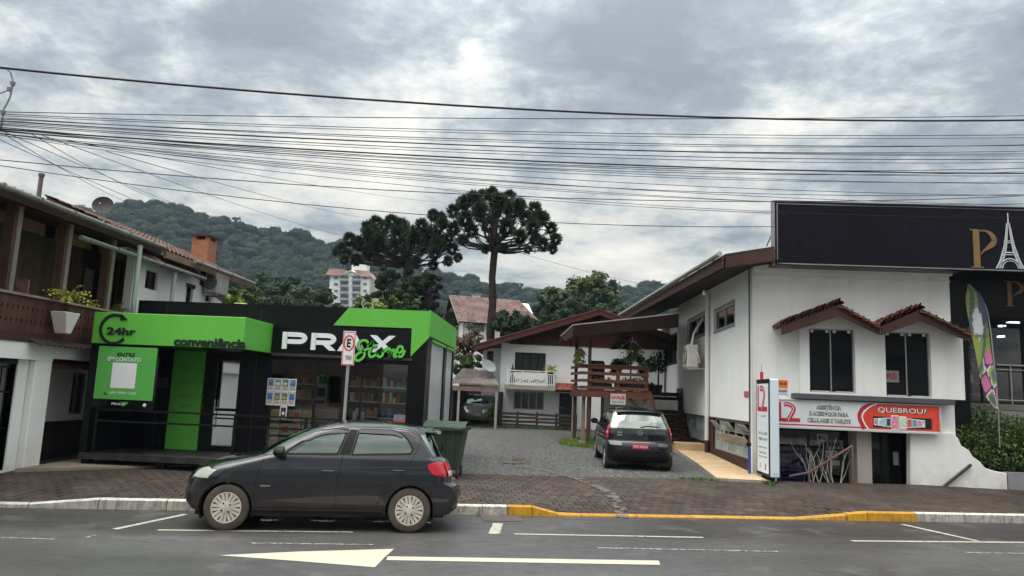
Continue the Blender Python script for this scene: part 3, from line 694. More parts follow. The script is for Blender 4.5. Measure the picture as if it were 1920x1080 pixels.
# canopy lettering
o_ = aty(190, 638, YP-.02); cxp, czp = aty(215, 617, YP).x, aty(215, 617, YP).z; r_ = .285
arc = [(r_*math.cos(a), r_*math.sin(a)) for a in np.linspace(math.radians(62), math.radians(320), 34)]
lm = M('canopy_letter_black', (.012, .018, .015), .35, .05)
mb = MB(); mb.ribbon(arc, .055, RX, UZ, (cxp, YP-.001, czp), .02)
mb.ext([(cxp+.11, YP-.001, czp+.315), (cxp+.105, YP-.001, czp+.175), (cxp+.245, YP-.001, czp+.20)], (0, -.02, 0)); mb.build('clock_arrow', lm, shop)
ty('24hr', 200, 627, .60, .15, YP-.001, lm, shop, bold=.03, depth=.02)
ty('conveniência', 326, 648.5, 1.47, .185, YP-.001, lm, shop, bold=.035, depth=.02)
# PRAX letters built as thick strokes
o_ = aty(530, 654, YS-.045); Ltr = .07
def blockletters(o_, h, parent, mat, xs_, w, t):
    mb = MB(); 
    def rb(pts, ww=w): mb.ribbon(pts, ww, RX, UZ, o_, t)
    x = xs_[0]; k = h
    mb.ext([o_+RX*(x+a)+UZ*c for a, c in ((0, 0), (w, 0), (w, k), (0, k))], (0, -t, 0))
    rb([(x+w*.9, k-w*.48)]+[(x+.36+.14*math.cos(a)*1.0, k*.655+(k*.345-w*.48)*math.sin(a)) for a in np.linspace(PI/2, -PI/2, 10)]+[(x+w*.9, k*.31+w*.48)], w*.95)
    x = xs_[1]
    mb.ext([o_+RX*(x+a)+UZ*c for a, c in ((0, 0), (w, 0), (w, k), (0, k))], (0, -t, 0))
    rb([(x+w*.9, k-w*.48)]+[(x+.36+.14*math.cos(a), k*.655+(k*.345-w*.48)*math.sin(a)) for a in np.linspace(PI/2, -PI/2, 10)]+[(x+w*.9, k*.31+w*.48)], w*.95)
    mb.ext([o_+RX*(x+a)+UZ*c for a, c in ((.26, k*.33), (.41, k*.33), (.55, 0), (.41, 0))], (0, -t*.99, 0))
    x = xs_[2]
    mb.ext([o_+RX*(x+a)+UZ*c for a, c in ((0, 0), (.13, 0), (.37, k), (.24, k))], (0, -t, 0))
    mb.ext([o_+RX*(x+a)+UZ*c for a, c in ((.26, k), (.39, k), (.62, 0), (.48, 0))], (0, -t*.98, 0))
    x = xs_[3]
    mb.ext([o_+RX*(x+a)+UZ*c for a, c in ((0, 0), (.14, 0), (.58, k), (.44, k))], (0, -t, 0))
    mb.ext([o_+RX*(x+a)+UZ*c for a, c in ((.02, k), (.16, k), (.57, 0), (.42, 0))], (0, -t*.98, 0))
    return mb.build('lettering', mat, parent)
hP = aty(530, 616, YS).z-o_.z
xsL = [aty(x, 655, YS).x-o_.x for x in (530, 584, 634, 692)]
blockletters(o_, .37, shop, white_l, xsL, .105, .03)
# script word
def cv(x, y): p = aty(480+x/4.5, 580+y/4.5, YS-.08); return (p.x, p.z)
strk = [[(950, 285), (925, 262), (890, 268), (868, 298), (880, 330), (905, 352), (918, 382), (898, 415), (862, 434), (838, 418), (845, 390), (885, 362), (940, 335), (972, 300), (990, 268), (968, 330), (956, 378), (972, 402), (1005, 388), (1030, 360), (1050, 345), (1030, 362), (1027, 390), (1046, 402), (1068, 386), (1072, 358), (1052, 346), (1090, 352), (1120, 330), (1134, 350), (1125, 402), (1138, 366), (1158, 344), (1176, 348), (1166, 384), (1176, 402), (1200, 378), (1236, 348), (1232, 315), (1205, 318), (1192, 358), (1206, 396), (1236, 392), (1258, 345)], [(940, 312), (1024, 304)]]
mb = MB()
for s_ in strk:
    pts = spline([cv(*q) for q in s_], 6); mb.ribbon(pts, .052, RX, UZ, (0, YS-.075, 0), .03)
mb.build('script_lettering', M('script_green', (.11, .52, .06), .4, .03), shop)
mb = MB()
for s_ in strk:
    pts = spline([cv(*q) for q in s_], 6); mb.ribbon(pts, .085, RX, UZ, (0, YS-.072, 0), .012)
mb.build('script_outline', black_gloss, shop)
# green door leaf, glass door
mb = MB(); mb.box(gpx0, gpx1, YS-.05, YS-.002, ZF+.01, 2.63); gd = mb.build('green_door', green_p, shop)
for i, (y_, w_) in enumerate(((690, .30), (713, .34), (741, .28), (760, .30))):
    o_ = aty(337, y_, YS-.05); mb = MB()
    for j in range(2): mb.box(o_.x, o_.x+w_-(.08*j), o_.y-.002, o_.y, o_.z-.05*j, o_.z-.05*j+.016)
    c_ = o_+Vector((.50, -.001, -.01)); mb.ribbon([(.03*math.cos(a), .03*math.sin(a)) for a in np.linspace(0, 2*PI, 10)], .014, RX, UZ, c_, .002)
    mb.build('door_print', M('print_dim', (.10, .16, .09), .6), gd)
mirror_glass = M('mirror_tinted_glass', (.55, .56, .55), .03, .02, metal=1.0)
mb = MB(); fw = .07
for a, c, d, e in ((dgx0, dgx1, 2.45, 2.52), (dgx0, dgx0+fw, ZF+.03, 2.45), (dgx1-fw, dgx1, ZF+.03, 2.45), (dgx0+fw, dgx1-fw, ZF+.03, ZF+.12), (dgx0+fw, dgx1-fw, 1.36, 1.42)): mb.box(a, c, YS+.01, YS+.06, d, e)
gdoor = mb.build('glass_door', black_frame, shop)
for d, e in ((ZF+.12, 1.36), (1.42, 2.45)):
    mb = MB(); mb.box(dgx0+fw, dgx1-fw, YS+.03, YS+.04, d, e); mb.build('pane', mirror_glass, gdoor)
mb = MB(); mb.tube([(dgx0+.1, YS-.04, 1.0), (dgx0+.1, YS-.04, 1.6)], .014); mb.build('handle', steel, gdoor)
# small wall card between poster and green door
o_ = aty(289, 726, YS); mb = MB(); mb.box(o_.x, o_.x+.30, YS-.012, YS-.001, o_.z, o_.z+.22); wc = mb.build('wall_card', M('dim_card', (.05, .04, .05), .5), shop)
mb = MB(); mb.box(o_.x+.07, o_.x+.2, YS-.016, YS-.012, o_.z+.05, o_.z+.17); mb.build('print', M('dim_red', (.07, .015, .03), .5), wc)
# railing on the platform edge
rail = thing('railing', 'thin black metal railing along the edge of the shop platform', 'railing', (-7, YP, .5))
for z in (1.35, 1.13):
    mb = MB(); mb.box(-9.0, -3.4, YP+.03, YP+.07, z-.018, z+.018); mb.build('rail', black_frame, rail)
for x in (-8.97, aty(438, 800, YP).x, -4.75, -3.42):
    mb = MB(); mb.box(x-.025, x+.025, YP+.028, YP+.072, ZF, 1.37); mb.build('post', black_frame, rail)
# shop window: frame, panes, interior
mb = MB(); n = 3
mb.box(wx0, wx1, YS+.02, YS+.07, ZF+.05, ZF+.1); mb.box(wx0, wx1, YS+.02, YS+.07, wz1-.05, wz1)
for x in np.linspace(wx0, wx1, 4): mb.box(max(wx0, x-.02), min(wx1, x+.02), YS+.022, YS+.068, ZF+.1, wz1-.05)
wf = mb.build('shop_window', black_frame, shop)
for a, c in zip(np.linspace(wx0, wx1, 4), np.linspace(wx0, wx1, 4)[1:]):
    mb = MB(); mb.box(a+.02, c-.02, YS+.04, YS+.048, ZF+.1, wz1-.05); mb.build('pane', glass, wf)
mb = MB(); mb.box(SX0+.3, SX1-.2, SB-.35, SB-.3, ZF, ZR-.2); mb.box(SX0+.3, SX0+.35, YS+.2, SB-.4, ZF, ZR-.2); mb.build('inner_wall', M('inner_grey', (.05, .045, .045), .8), shop)
# things inside
pal = [(.5, .03, .03), (.55, .5, .4), (.05, .12, .4), (.5, .3, .06), (.06, .3, .1), (.6, .6, .6), (.3, .04, .2), (.08, .2, .35)]
pm = [M('pack_%s' % n_, c, .5, .15, 9) for n_, c in zip(('red', 'cream', 'blue', 'orange', 'green', 'white', 'purple', 'teal'), pal)]
def shelf(x0, x1, y0, zs, lab, dep=.38):
    t = thing('shelf_unit', lab, 'shelf', (x0, y0, ZF))
    mb = MB(); mb.box(x0, x0+.03, y0, y0+dep, ZF, zs[-1]+.3); mb.box(x1-.03, x1, y0, y0+dep, ZF, zs[-1]+.3); mb.box(x0+.03, x1-.03, y0+dep-.02, y0+dep, ZF, zs[-1]+.3); mb.build('frame', black_frame, t)
    for z in zs: mb = MB(); mb.box(x0+.03, x1-.03, y0, y0+dep-.02, z, z+.02); mb.build('shelf_board', steel, t)
    return t
def goods(x0, x1, y0, zs, seed, unit):
    r = random.Random(seed)
    for z in zs:
        x = x0+.06
        while x < x1-.12:
            w = r.choice((.07, .09, .12)); h = r.uniform(.12, .24)
            if r.random() < .85:
                mb = MB(); mb.box(x, x+w*.86, y0+.02, y0+.14, z+.021, z+.021+h)
                pk_ = r.choice(pm); mb.build('packet', pk_, None, bevel=.006, label='small %s grocery packet on %s shelf of %s unit behind shop window' % (pk_.name[5:], ('lowest', 'second', 'third', 'top')[zs.index(z)], unit), cat='packet', group='groceries behind the shop window')
            x += w
for i, (a, c, y_, lab) in enumerate(((wx0+.1, wx0+.95, YS+1.3, 'dark shelf unit nearest the posters inside the shop window'), (wx0+1.3, wx0+2.3, YS+1.6, 'middle dark shelf unit inside the shop window'), (wx1-.85, wx1-.05, YS+1.1, 'rightmost dark shelf unit inside the shop window'))):
    zs = [ .62, .95, 1.3, 1.65, 2.0]; shelf(a, c, y_, zs, lab); goods(a, c, y_, zs[1:], i+3, ('left', 'middle', 'right')[i])
ct = thing('counter', 'pale low counter standing inside the shop window', 'counter', (-5, YS+.7, ZF))
a, c = aty(560, 740, YS+.7).x, aty(640, 740, YS+.7).x
mb = MB(); mb.box(a, c, YS+.6, YS+1.0, ZF, 1.48); mb.build('body', M('counter_cream', (.42, .38, .33), .6), ct); mb = MB(); mb.box(a-.02, c+.02, YS+.58, YS+1.02, 1.48, 1.52); mb.build('top', M('counter_wood', (.28, .17, .1), .5), ct)
cr = thing('cash_machine', 'grey vending machine standing on the pale counter inside the shop', 'machine', (a+.5, YS+.8, 1.52))
mb = MB(); mb.box(a+.35, a+.65, YS+.7, YS+.95, 1.52, 2.05); mb.build('body', M('machine_grey', (.16, .16, .17), .4), cr, bevel=.02); mb = MB(); mb.box(a+.4, a+.6, YS+.69, YS+.7, 1.75, 1.95); mb.build('screen', glass_dark, cr); mb = MB(); mb.box(a+.4, a+.6, YS+.69, YS+.7, 1.58, 1.66); mb.build('slot', black_frame, cr)
# wood bar along the window
ba, bc = aty(640, 745, YS+.2).x, wx1-.1
bt = thing('window_bar', 'long wooden bar shelf along the inside of the shop window', 'shelf', (ba, YS+.2, 1.2)); mb = MB(); mb.box(ba-1.0, bc, YS+.12, YS+.42, 1.22, 1.27); mb.build('board', M('bar_wood', (.30, .14, .07), .5, wood='x'), bt)
mb = MB()
for x in (ba-.8, ba+.3, bc-.2): mb.box(x, x+.04, YS+.2, YS+.24, ZF, 1.22)
mb.build('bracket', black_frame, bt)
for i, x in enumerate((aty(668, 740, YS+.25).x, aty(683, 740, YS+.25).x)):
    mb = MB(); mb.lathe([(.045, 0), (.05, .16), (.05, .19), (.02, .2)], (x, YS+.25, 1.271), (0, 0, 1), 12)
    mb.build('tin', pm[5], None, smooth=True, label=('left one of two white tins on the wooden window bar', 'right one of two white tins on the wooden window bar')[i], cat='tin')
# stacked product packs on the floor by the window
for i in range(4):
    for j in range(3):
        x = wx0+.06+i*.235; z = .602+j*.30; col = pm[0] if i in (1, 2) else pm[1]
        t = thing('drink_pack', '%s drink pack, %s row, %s from left, behind the shop window' % ('red labelled' if col is pm[0] else 'orange labelled', ('bottom', 'middle', 'top')[j], ('first', 'second', 'third', 'fourth')[i]), 'pack', (x, YS+.2, z), 'drink packs stacked behind the shop window')
        mb = MB(); mb.box(x, x+.215, YS+.1, YS+.3, z, z+.25); mb.build('wrap', pm[1], t, bevel=.02)
        mb = MB(); mb.box(x+.04, x+.175, YS+.094, YS+.099, z+.06, z+.19); mb.build('label_print', col if col is pm[0] else pm[3], t)
mb = MB()
for i in range(3):
    x = wx0+1.05+i*.2
    mbb = MB(); mbb.lathe([(.09, 0), (.09, .3), (.05, .36), (.02, .4)], (x, YS+.3, .602), (0, 0, 1), 12); mbb.build('water_bottle', M('bottle_blue', (.02, .12, .40), .2), None, smooth=True, label='big blue water bottle, %s of three low behind the shop window' % ('leftmost', 'middle', 'rightmost')[i], cat='bottle', group='blue water bottles in the shop window')
# price posters on the glass (4 x 2) and one below
A = aty(503, 708, YS); dx = .138*1.0; wP, hP_ = .150, .285
for j in range(2):
    for i in range(4):
        x = A.x+i*(wP+.012); z = A.z-(j+1)*(hP_+.008)
        t = thing('price_poster', 'price poster %s in the %s row on the shop window' % (('first from the left', 'second from the left', 'third from the left', 'last on the right')[i], ('upper', 'lower')[j]), 'poster', (x, YS-.01, z), 'price posters on the shop window')
        mb = MB(); mb.box(x, x+wP, YS-.012, YS-.004, z, z+hP_); mb.build('sheet', white_p, t)
        r1, r2 = random.Random(i*7+j).sample(pm, 2); mb = MB(); mb.box(x+.014, x+wP-.014, YS-.015, YS-.0121, z+.115, z+hP_-.015); mb.build('picture', M('poster_sky_%d' % (i % 3), [(.10, .22, .36), (.16, .20, .22), (.07, .16, .13)][i % 3], .5, .6, 22), t)
        mb = MB(); mb.box(x+.03, x+wP-.04, YS-.018, YS-.0151, z+.14, z+.2); mb.build('product', r1, t)
        mb = MB(); mb.box(x+.014, x+wP-.014, YS-.015, YS-.0121, z+.03, z+.105); mb.build('caption', M('caption_beige', (.45, .38, .33), .6), t)
x = A.x+2*(wP+.012); z = A.z-3*(hP_+.008)+.02
t = thing('notice', 'small single white framed notice below the price posters', 'notice', (x, YS-.01, z))
mb = MB(); mb.box(x, x+wP, YS-.012, YS-.004, z, z+hP_-.02); mb.build('sheet', white_p, t); mb = MB(); mb.box(x+.02, x+wP-.02, YS-.015, YS-.0121, z+.03, z+hP_-.05); mb.build('print', M('notice_dark', (.05, .05, .05), .5), t)
mb = MB(); mb.box(x+.05, x+wP-.05, YS-.018, YS-.0151, z+.08, z+.14); mb.build('symbol', white_p, t)
o_ = aty(738, 786, YS-.005); t = thing('sticker', 'white and red sticker low in the right corner of the shop window', 'sticker', o_)
mb = MB(); mb.box(o_.x, o_.x+.25, YS-.012, YS-.004, o_.z-.02, o_.z+.10); mb.build('upper', M('sticker_dim', (.16, .16, .22), .5), t); mb = MB(); mb.box(o_.x, o_.x+.25, YS-.0125, YS-.004, o_.z-.16, o_.z-.02); mb.build('lower', M('sticker_red', (.5, .04, .03), .5), t)

# ================================================================ dumpster
gd_ = M('dumpster_green', (.020, .042, .026), .5, .15, 4, dirt=.25, dcol=(.05, .05, .045))
P = atz(862, 866, .25)
dX0, dX1 = aty(800, 800, 15.4).x, aty(873, 800, 15.4).x; dY0, dY1 = 15.15, 16.1
dmp = thing('waste_container', 'dark green wheeled waste container at the right end of the shop', 'waste container', ((dX0+dX1)/2, 15.6, .25))
mb = MB(); zb, zt_ = .42, 1.28
mb.hexa([(dX0+.1, dY0+.08, zb), (dX1-.12, dY0+.08, zb), (dX1-.12, dY1-.1, zb), (dX0+.1, dY1-.1, zb), (dX0, dY0, zt_), (dX1, dY0, zt_), (dX1, dY1, zt_), (dX0, dY1, zt_)])
body = mb.build('body', gd_, dmp, bevel=.03)
mb = MB()
for x in (dX0+.18, (dX0+dX1)/2, dX1-.2): mb.hexa([(x-.02, dY0+.05, zb+.05), (x+.02, dY0+.05, zb+.05), (x+.02, dY0+.1, zb+.05), (x-.02, dY0+.1, zb+.05), (x-.02, dY0-.015, zt_-.12), (x+.02, dY0-.015, zt_-.12), (x+.02, dY0+.05, zt_-.12), (x-.02, dY0+.05, zt_-.12)])
mb.build('rib', gd_, dmp)
mb = MB(); mb.box(dX0-.04, dX1+.04, dY0-.05, dY1+.04, zt_-.09, zt_); mb.build('rim', gd_, dmp, bevel=.012)
mb = MB(); rows = []
for i in range(9):
    f = i/8; y = dY0-.04+(dY1-dY0+.08)*f; rows.append([(x, y, zt_+.005+.09*math.sin(PI*f)**.6) for x in np.linspace(dX0-.03, dX1+.03, 5)])
mb.grid(rows); mb.grid([[(p[0], p[1], zt_) for p in rows[0]], rows[0]]); mb.build('lid', gd_, dmp, smooth=True)
for x in (dX0+.12, dX1-.12):
    mb = MB(); mb.tube([(x-.07, dY0-.06, zt_-.02), (x-.05, dY0-.10, zt_-.04), (x+.05, dY0-.10, zt_-.04), (x+.07, dY0-.06, zt_-.02)], .014); mb.build('handle', gd_, dmp)
    for y in (dY0+.15, dY1-.18):
        mb = MB(); mb.lathe([(.0, -.025), (.085, -.025), (.095, 0), (.085, .025), (0, .025)], (x, y, .345), (1, 0, 0), 14); w_ = mb.build('wheel', rubber, dmp, smooth=True)
        mb = MB(); mb.box(x-.04, x+.04, y-.03, y+.03, .44, .45); mb.box(x-.04, x-.03, y-.03, y+.03, .34, .45); mb.box(x+.03, x+.04, y-.03, y+.03, .34, .45); mb.build('fork', steel, w_)

# ================================================================ parking sign
P = Vector((aty(646, 800, 12.9).x, 12.9, .14)); 
sg = thing('parking_sign', 'white street sign with red ringed letter E on a grey pole', 'sign', P)
Pt = aty(653, 622, 12.9); xS = aty(651, 700, 12.9).x
mb = MB(); mb.tube([(xS-.0, 12.92, .1), (xS, 12.92, Pt.z-.01)], .028, 10); mb.build('pole', M('pole_galv', (.33, .34, .34), .5, .1, 3, metal=.3), sg, smooth=True)
wS, z0_, z1_ = .225, aty(651, 685, 12.9).z, aty(651, 621, 12.9).z
mb = MB(); mb.box(xS-wS/2, xS+wS/2, 12.875, 12.885, z0_, z1_); pl_ = mb.build('plate', M('sign_white', (.72, .68, .66), .5, .08), sg, bevel=.004)
mb = MB(); e_ = .012
for a in ((xS-wS/2+.008, xS+wS/2-.008, z0_+.008, z0_+.008+e_), (xS-wS/2+.008, xS+wS/2-.008, z1_-.008-e_, z1_-.008), (xS-wS/2+.008, xS-wS/2+.008+e_, z0_+.02, z1_-.02), (xS+wS/2-.008-e_, xS+wS/2-.008, z0_+.02, z1_-.02)): mb.box(a[0], a[1], 12.872, 12.8745, a[2], a[3])
zc = z1_-.21
mb.ribbon([(.085*math.cos(a), .13*math.sin(a)) for a in np.linspace(0, 2*PI, 40)], .024, RX, UZ, (xS, 12.8745, zc), .003); mb.build('red_border', M('sign_red', (.50, .05, .04), .5), pl_)
textmesh('lettering', 'E', (xS-.035, 12.8745, zc-.075), RX, UZ, .07, .15, black_gloss, pl_, bold=.03)
textmesh('lettering', 'TÁXI', (xS-.05, 12.8745, z0_+.10), RX, UZ, .11, .085, M('sign_blue', (.02, .08, .18), .5), pl_, bold=.02)
# ================================================================ white building on the right
LX, LY = 4.94, 18.6
bld = thing('white_commercial_building', 'long white building with brown eaves and two shop doors on the right', 'building', (7, 20, .2))
w1 = (6.28, 7.37, 2.34, 3.89); w2 = (8.09, 9.16, 2.31, 3.88)
mb = MB()
wall_y(mb, LX, 9.73, 1.44, 5.6, LY, .2, [w1, w2]); wall_y(mb, LX, 5.5, -.85, 1.44, LY, .2); 
wall_y(mb, 8.68, 9.73, -.85, 1.44, LY, .2)
mb.build('front_wall', white_wall, bld)
mb = MB(); mb.box(7.42, 7.76, LY+.02, LY+.6, -.85, 1.44); mb.build('pillar', M('pillar_beige', (.36, .33, .30), .8, .08, 1), bld)
# protruding bays under the small roofs
def py_(x, y, Y=LY-.12): return aty(x, y, Y)
for apex, l, r, w in (((1577, 588), (1500, 622), (1645, 632), w1), ((1717, 595), (1652, 632), (1808, 640), w2)):
    pass
bx0, bx1 = py_(1500, 700).x, py_(1808, 700).x; vx = py_(1650, 630)
a1, a2 = py_(1572, 586), py_(1717, 594); lz = py_(1500, 620).z; rz_ = py_(1808, 642).z
mb = MB(); Yb = LY-.12
hw1 = w1; hw2 = w2; zb_ = 2.31
for (x0, x1, hole) in ((bx0, vx.x, w1), (vx.x, bx1, w2)):
    wall_y(mb, x0, x1, zb_-.02, 3.905, Yb, .118, [hole])
    ap = a1 if hole is w1 else a2; za = lz if hole is w1 else vx.z-.02; zb2 = vx.z-.02 if hole is w1 else rz_
    mb.ext([(x0, Yb, 3.905), (x1, Yb, 3.905), (x1, Yb, max(3.92, zb2)), (ap.x, Yb, ap.z), (x0, Yb, max(3.92, za))], (0, .118, 0))
mb.build('bay_wall', white_wall, bld)
for w, lab in ((w1, 'left'), (w2, 'right')):
    f = window_y(bld, w[0], w[1], w[2], w[3], LY-.02, 2, M('alu_frame', (.35, .36, .36), .4, metal=.5), glass_dark, .025, .05)
    mb = MB()
    for i, x in enumerate((w[0]+.06, (w[0]+w[1])/2-.12, (w[0]+w[1])/2+.06, w[1]-.14)): mb.box(x, x+.07, LY-.035, LY-.021, w[3]-.09, w[3]-.03)
    for x in (w[0]+.05, (w[0]+w[1])/2+.08): mb.box(x, x+.42, LY-.10, LY-.085, w[2]+.02, w[2]+.035); mb.box(x, x+.02, LY-.10, LY-.02, w[2]+.01, w[2]+.03); mb.box(x+.4, x+.42, LY-.10, LY-.02, w[2]+.01, w[2]+.03)
    mb.build('clip', pvc, f)
    mb = MB(); mb.box(w[0]+.03, w[1]-.03, LY+.5, LY+.52, w[2], w[2]+.75); mb.box(w[0]+.3, w[0]+.62, LY+.35, LY+.37, w[2]+.3, w[2]+.8); mb.build('blind', curtain, f)
t = thing('window_notice', 'white card with red RE lettering behind the right upper window', 'notice', (8.2, LY, 2.6))
c0_ = aty(1656, 716, LY-.03); mb = MB(); mb.box(c0_.x, c0_.x+.38, LY-.026, LY-.021, c0_.z, c0_.z+.28); mb.build('card', M('dim_white', (.20, .19, .19), .5), t)
textmesh('lettering', 'RE', c0_+Vector((.09, .0, .07)), RX, UZ, .24, .15, M('dim_red2', (.25, .03, .05), .5), t, bold=.03)
# tiled gable roofs over the bays: fascia boards and single tiles
def canopy_roof(parent, p0, p1, nt):
    """one slope from p0 (low) to p1 (apex) along X, projecting from the wall"""
    d = (p1-p0); L_ = d.length; u = d.normalized(); up = u.cross(Vector((0, -1, 0))); up = up if up.z > 0 else -up
    mb = MB(); mb.ext([p0, p1, p1-UZ*.20, p0-UZ*.16], (0, -.04, 0)); Yo = LY-.62
    P = [Vector((p.x, Yo, p.z)) for p in (p0, p1, p1-UZ*.28, p0-UZ*.22)]; mb = MB(); mb.ext(P, (0, .05, 0)); mb.build('fascia', dark_brown, parent)
    mb = MB(); mb.ext([Vector((p.x, Yo+.05, p.z)) for p in (p0, p1, p1-UZ*.04, p0-UZ*.04)], (0, .45, 0)); mb.build('soffit', dark_brown, parent)
    tm = bpy.data.meshes.new('roof_tile'); b = MB(); ln = L_/nt*1.35
    rows = []
    for j in range(2):
        yy = ln/2*(1 if j else -1); rows.append([(yy, -.13+.26*i/8, (.045+.035*math.cos(2*PI*i/8))+(.045 if j else -.010)) for i in range(9)])
    b.grid(rows, flip=True); b.grid([[(p[0], p[1], p[2]-.035) for p in rows[0]], rows[0]]); b.grid([rows[1], [(p[0], p[1], p[2]-.035) for p in rows[1]]])
    tm.from_pydata(b.v, [], b.f); tm.materials.append(tile_red)
    ang_ = math.atan2(u.z, u.x)
    for i in range(nt):
        for k in range(3):
            c = p0+u*(L_*(i+.5)/nt)+up*(.015+.012*(i % 2)); c.y = Yo+.06+k*.235
            piece('roof_tile', tm, c, parent, (0, -ang_ if u.x > 0 else -ang_, 0))
zro = .06
Yo = LY-.62
def pr(x, y): return aty(x, y, Yo)
for nm, lo1, ap, lo2 in (('a', (1466, 611), (1576, 570), (1650, 611)), ('b', (1653, 611), (1728, 579), (1820, 624))):
    t = MB(); rt = MB(); r_ = MB()
    root = thing('tiled_awning', 'left gabled awning of red clay tiles over the upper window' if nm == 'a' else 'right gabled awning of red clay tiles over the upper window', 'awning', pr(*ap))
    canopy_roof(root, pr(*lo1), pr(*ap), 8); canopy_roof(root, pr(*lo2), pr(*ap), 7)
    for k in range(4):
        rg = MB(); c = pr(*ap); y0 = Yo+.02+k*.2; rows = [[(c.x+.10*math.cos(a), y, c.z+.02+.07*math.sin(a)) for a in np.linspace(PI, 0, 7)] for y in (y0, y0+.22)]
        rg.grid(rows); rg.build('ridge_tile', tile_red, root)
    for k in range(3):
        pass
# ledge over the shop front
mb = MB(); mb.box(5.86, 9.58, LY-.34, LY-.001, 2.16, 2.29); mb.build('ledge', M('grey_ledge', (.085, .085, .10), .6, .1, 3), bld, bevel=.01)
# fascia light box
YF = LY-.26
fs = thing('shop_fascia_sign', 'long red and white L2 phone repair sign reading QUEBROU?', 'sign', (7.4, YF, 1.5))
fx0, fx1 = aty(1462, 780, YF).x-.12, aty(1763, 790, YF).x; fz0, fz1 = 1.49, 2.13
mb = MB(); mb.box(fx0, fx1, YF, LY-.002, fz0, fz1); mb.build('box', M('sign_face_white', (.62, .64, .66), .4, .05, 1), fs)
redx = aty(1612, 780, YF).x
cpts = [(redx+.0+.28*(1-math.sin(a)), fz0+.03+(fz1-fz0-.05)*(1-math.cos(a))) for a in np.linspace(0, PI/2, 8)]
pts = [(fx1-.02, fz0+.03), (fx1-.02, fz1-.02), (redx+.42, fz1-.02), (redx+.22, fz1-.10), (redx+.08, fz1-.26), (redx+.02, fz1-.42), (redx+.04, fz0+.03)]
mb = MB(); mb.ext([(x, YF-.0005, z) for x, z in pts], (0, -.004, 0)); mb.build('red_field', M('sign_red_field', (.60, .055, .03), .4, .25, 4), fs)
mb = MB(); mb.ribbon(spline([(redx+.40, fz1-.02), (redx+.20, fz1-.12), (redx+.06, fz1-.30), (redx+.10, fz1-.48), (redx+.20, fz0+.02)]), .03, RX, UZ, (0, YF-.005, 0), .003)
mb.ribbon([(fx0, fz0+.05), (redx+.1, fz0+.05)], .03, RX, UZ, (0, YF-.0005, 0), .003, 1); mb.build('stripe', [white_p, red_p], fs)
mb = MB(); mb.ribbon(spline([(redx+.36, fz1-.02), (redx+.10, fz1-.12), (redx-.01, fz1-.30), (redx+.03, fz1-.48), (redx+.10, fz0+.02)]), .09, RX, UZ, (0, YF-.0006, 0), .0045); mb.build('stripe', red_p, fs)
mb = MB(); e = .025
mb.box(fx0-.01, fx1+.01, YF-.02, YF-.006, fz0-.035, fz0); mb.box(fx0-.01, fx1+.01, YF-.02, YF-.006, fz1-.012, fz1+.012); mb.box(fx1-.01, fx1+.015, YF-.02, YF-.006, fz0, fz1); mb.build('frame', M('sign_edge', (.5, .5, .5), .5), fs)
def l2(o_, R_, U_, s_, parent, mat, t=.006, inl=True):
    L = [(.08, .98), (.08, .07), (.80, .07)]
    two = [(.10, .93), (.38, .93), (.62, .84), (.68, .64), (.60, .46), (.40, .22), (.28, .10)]
    mb = MB()
    sc = lambda q: [(x*s_[0], y*s_[1]) for x, y in q]
    mb.ribbon(sc([(.03, .98), (.03, .02)]), .17*s_[1], R_, U_, o_, t); mb.ribbon(sc([(.0, .08), (.46, .08)]), .17*s_[1], R_, U_, o_, t*1.02); mb.ribbon([(p.x, p.y) for p in spline(sc([(.24, .88), (.50, .88), (.70, .70), (.64, .46), (.46, .14)]))], .20*s_[1], R_, U_, o_, t*1.1)
    mb.ribbon(sc([(.44, .09), (1.0, .09)]), .18*s_[1], R_, U_, o_, t*1.05)
    g = mb.build('logo_l2', mat, parent)
    if inl:
        mb = MB(); mb.ribbon([(p.x, p.y) for p in spline(sc([(.22, .885), (.50, .885), (.69, .70), (.62, .46), (.42, .06)]))], .03*s_[1], R_, U_, o_, t*1.5); mb.build('logo_inline', white_p, g)
    return g
o_ = aty(1463, 789, YF-.001); l2(Vector((fx0+.10, YF-.001, fz0+.12)), RX, UZ, (.50, .46), fs, red_p)
ts = YF-.001; blk = M('sign_black', (.01, .01, .012), .4)
def tc(s_, xc, z, w, h, Y, mat, par, **k): return textmesh(k.pop('name', 'lettering'), s_, (xc-w/2, Y, z), RX, UZ, w, h, mat, par, **k)
xm = aty(1554, 770, YF).x
for tt, z, w in (('ASSISTÊNCIA', fz0+.43, .60), ('E ACESSÓRIOS PARA', fz0+.28, .92), ('CELULARES E TABLETS', fz0+.12, 1.02)):
    tc(tt, xm, z, w, .13 if 'Ê' in tt or 'Ó' in tt else .11, ts, blk, fs, bold=.05)
    tc(tt, xm, z+.004, w-.01, (.13 if 'Ê' in tt or 'Ó' in tt else .11)-.008, ts-.005, M('sign_text_white', (.7, .7, .7), .5), fs, bold=-.022)
xq = aty(1691, 770, YF).x; tc('QUEBROU?', xq+.01, fz0+.40, 1.14, .15, YF-.005, blk, fs, bold=.045); tc('QUEBROU?', xq, fz0+.41, 1.12, .135, YF-.010, white_p, fs, bold=.0)
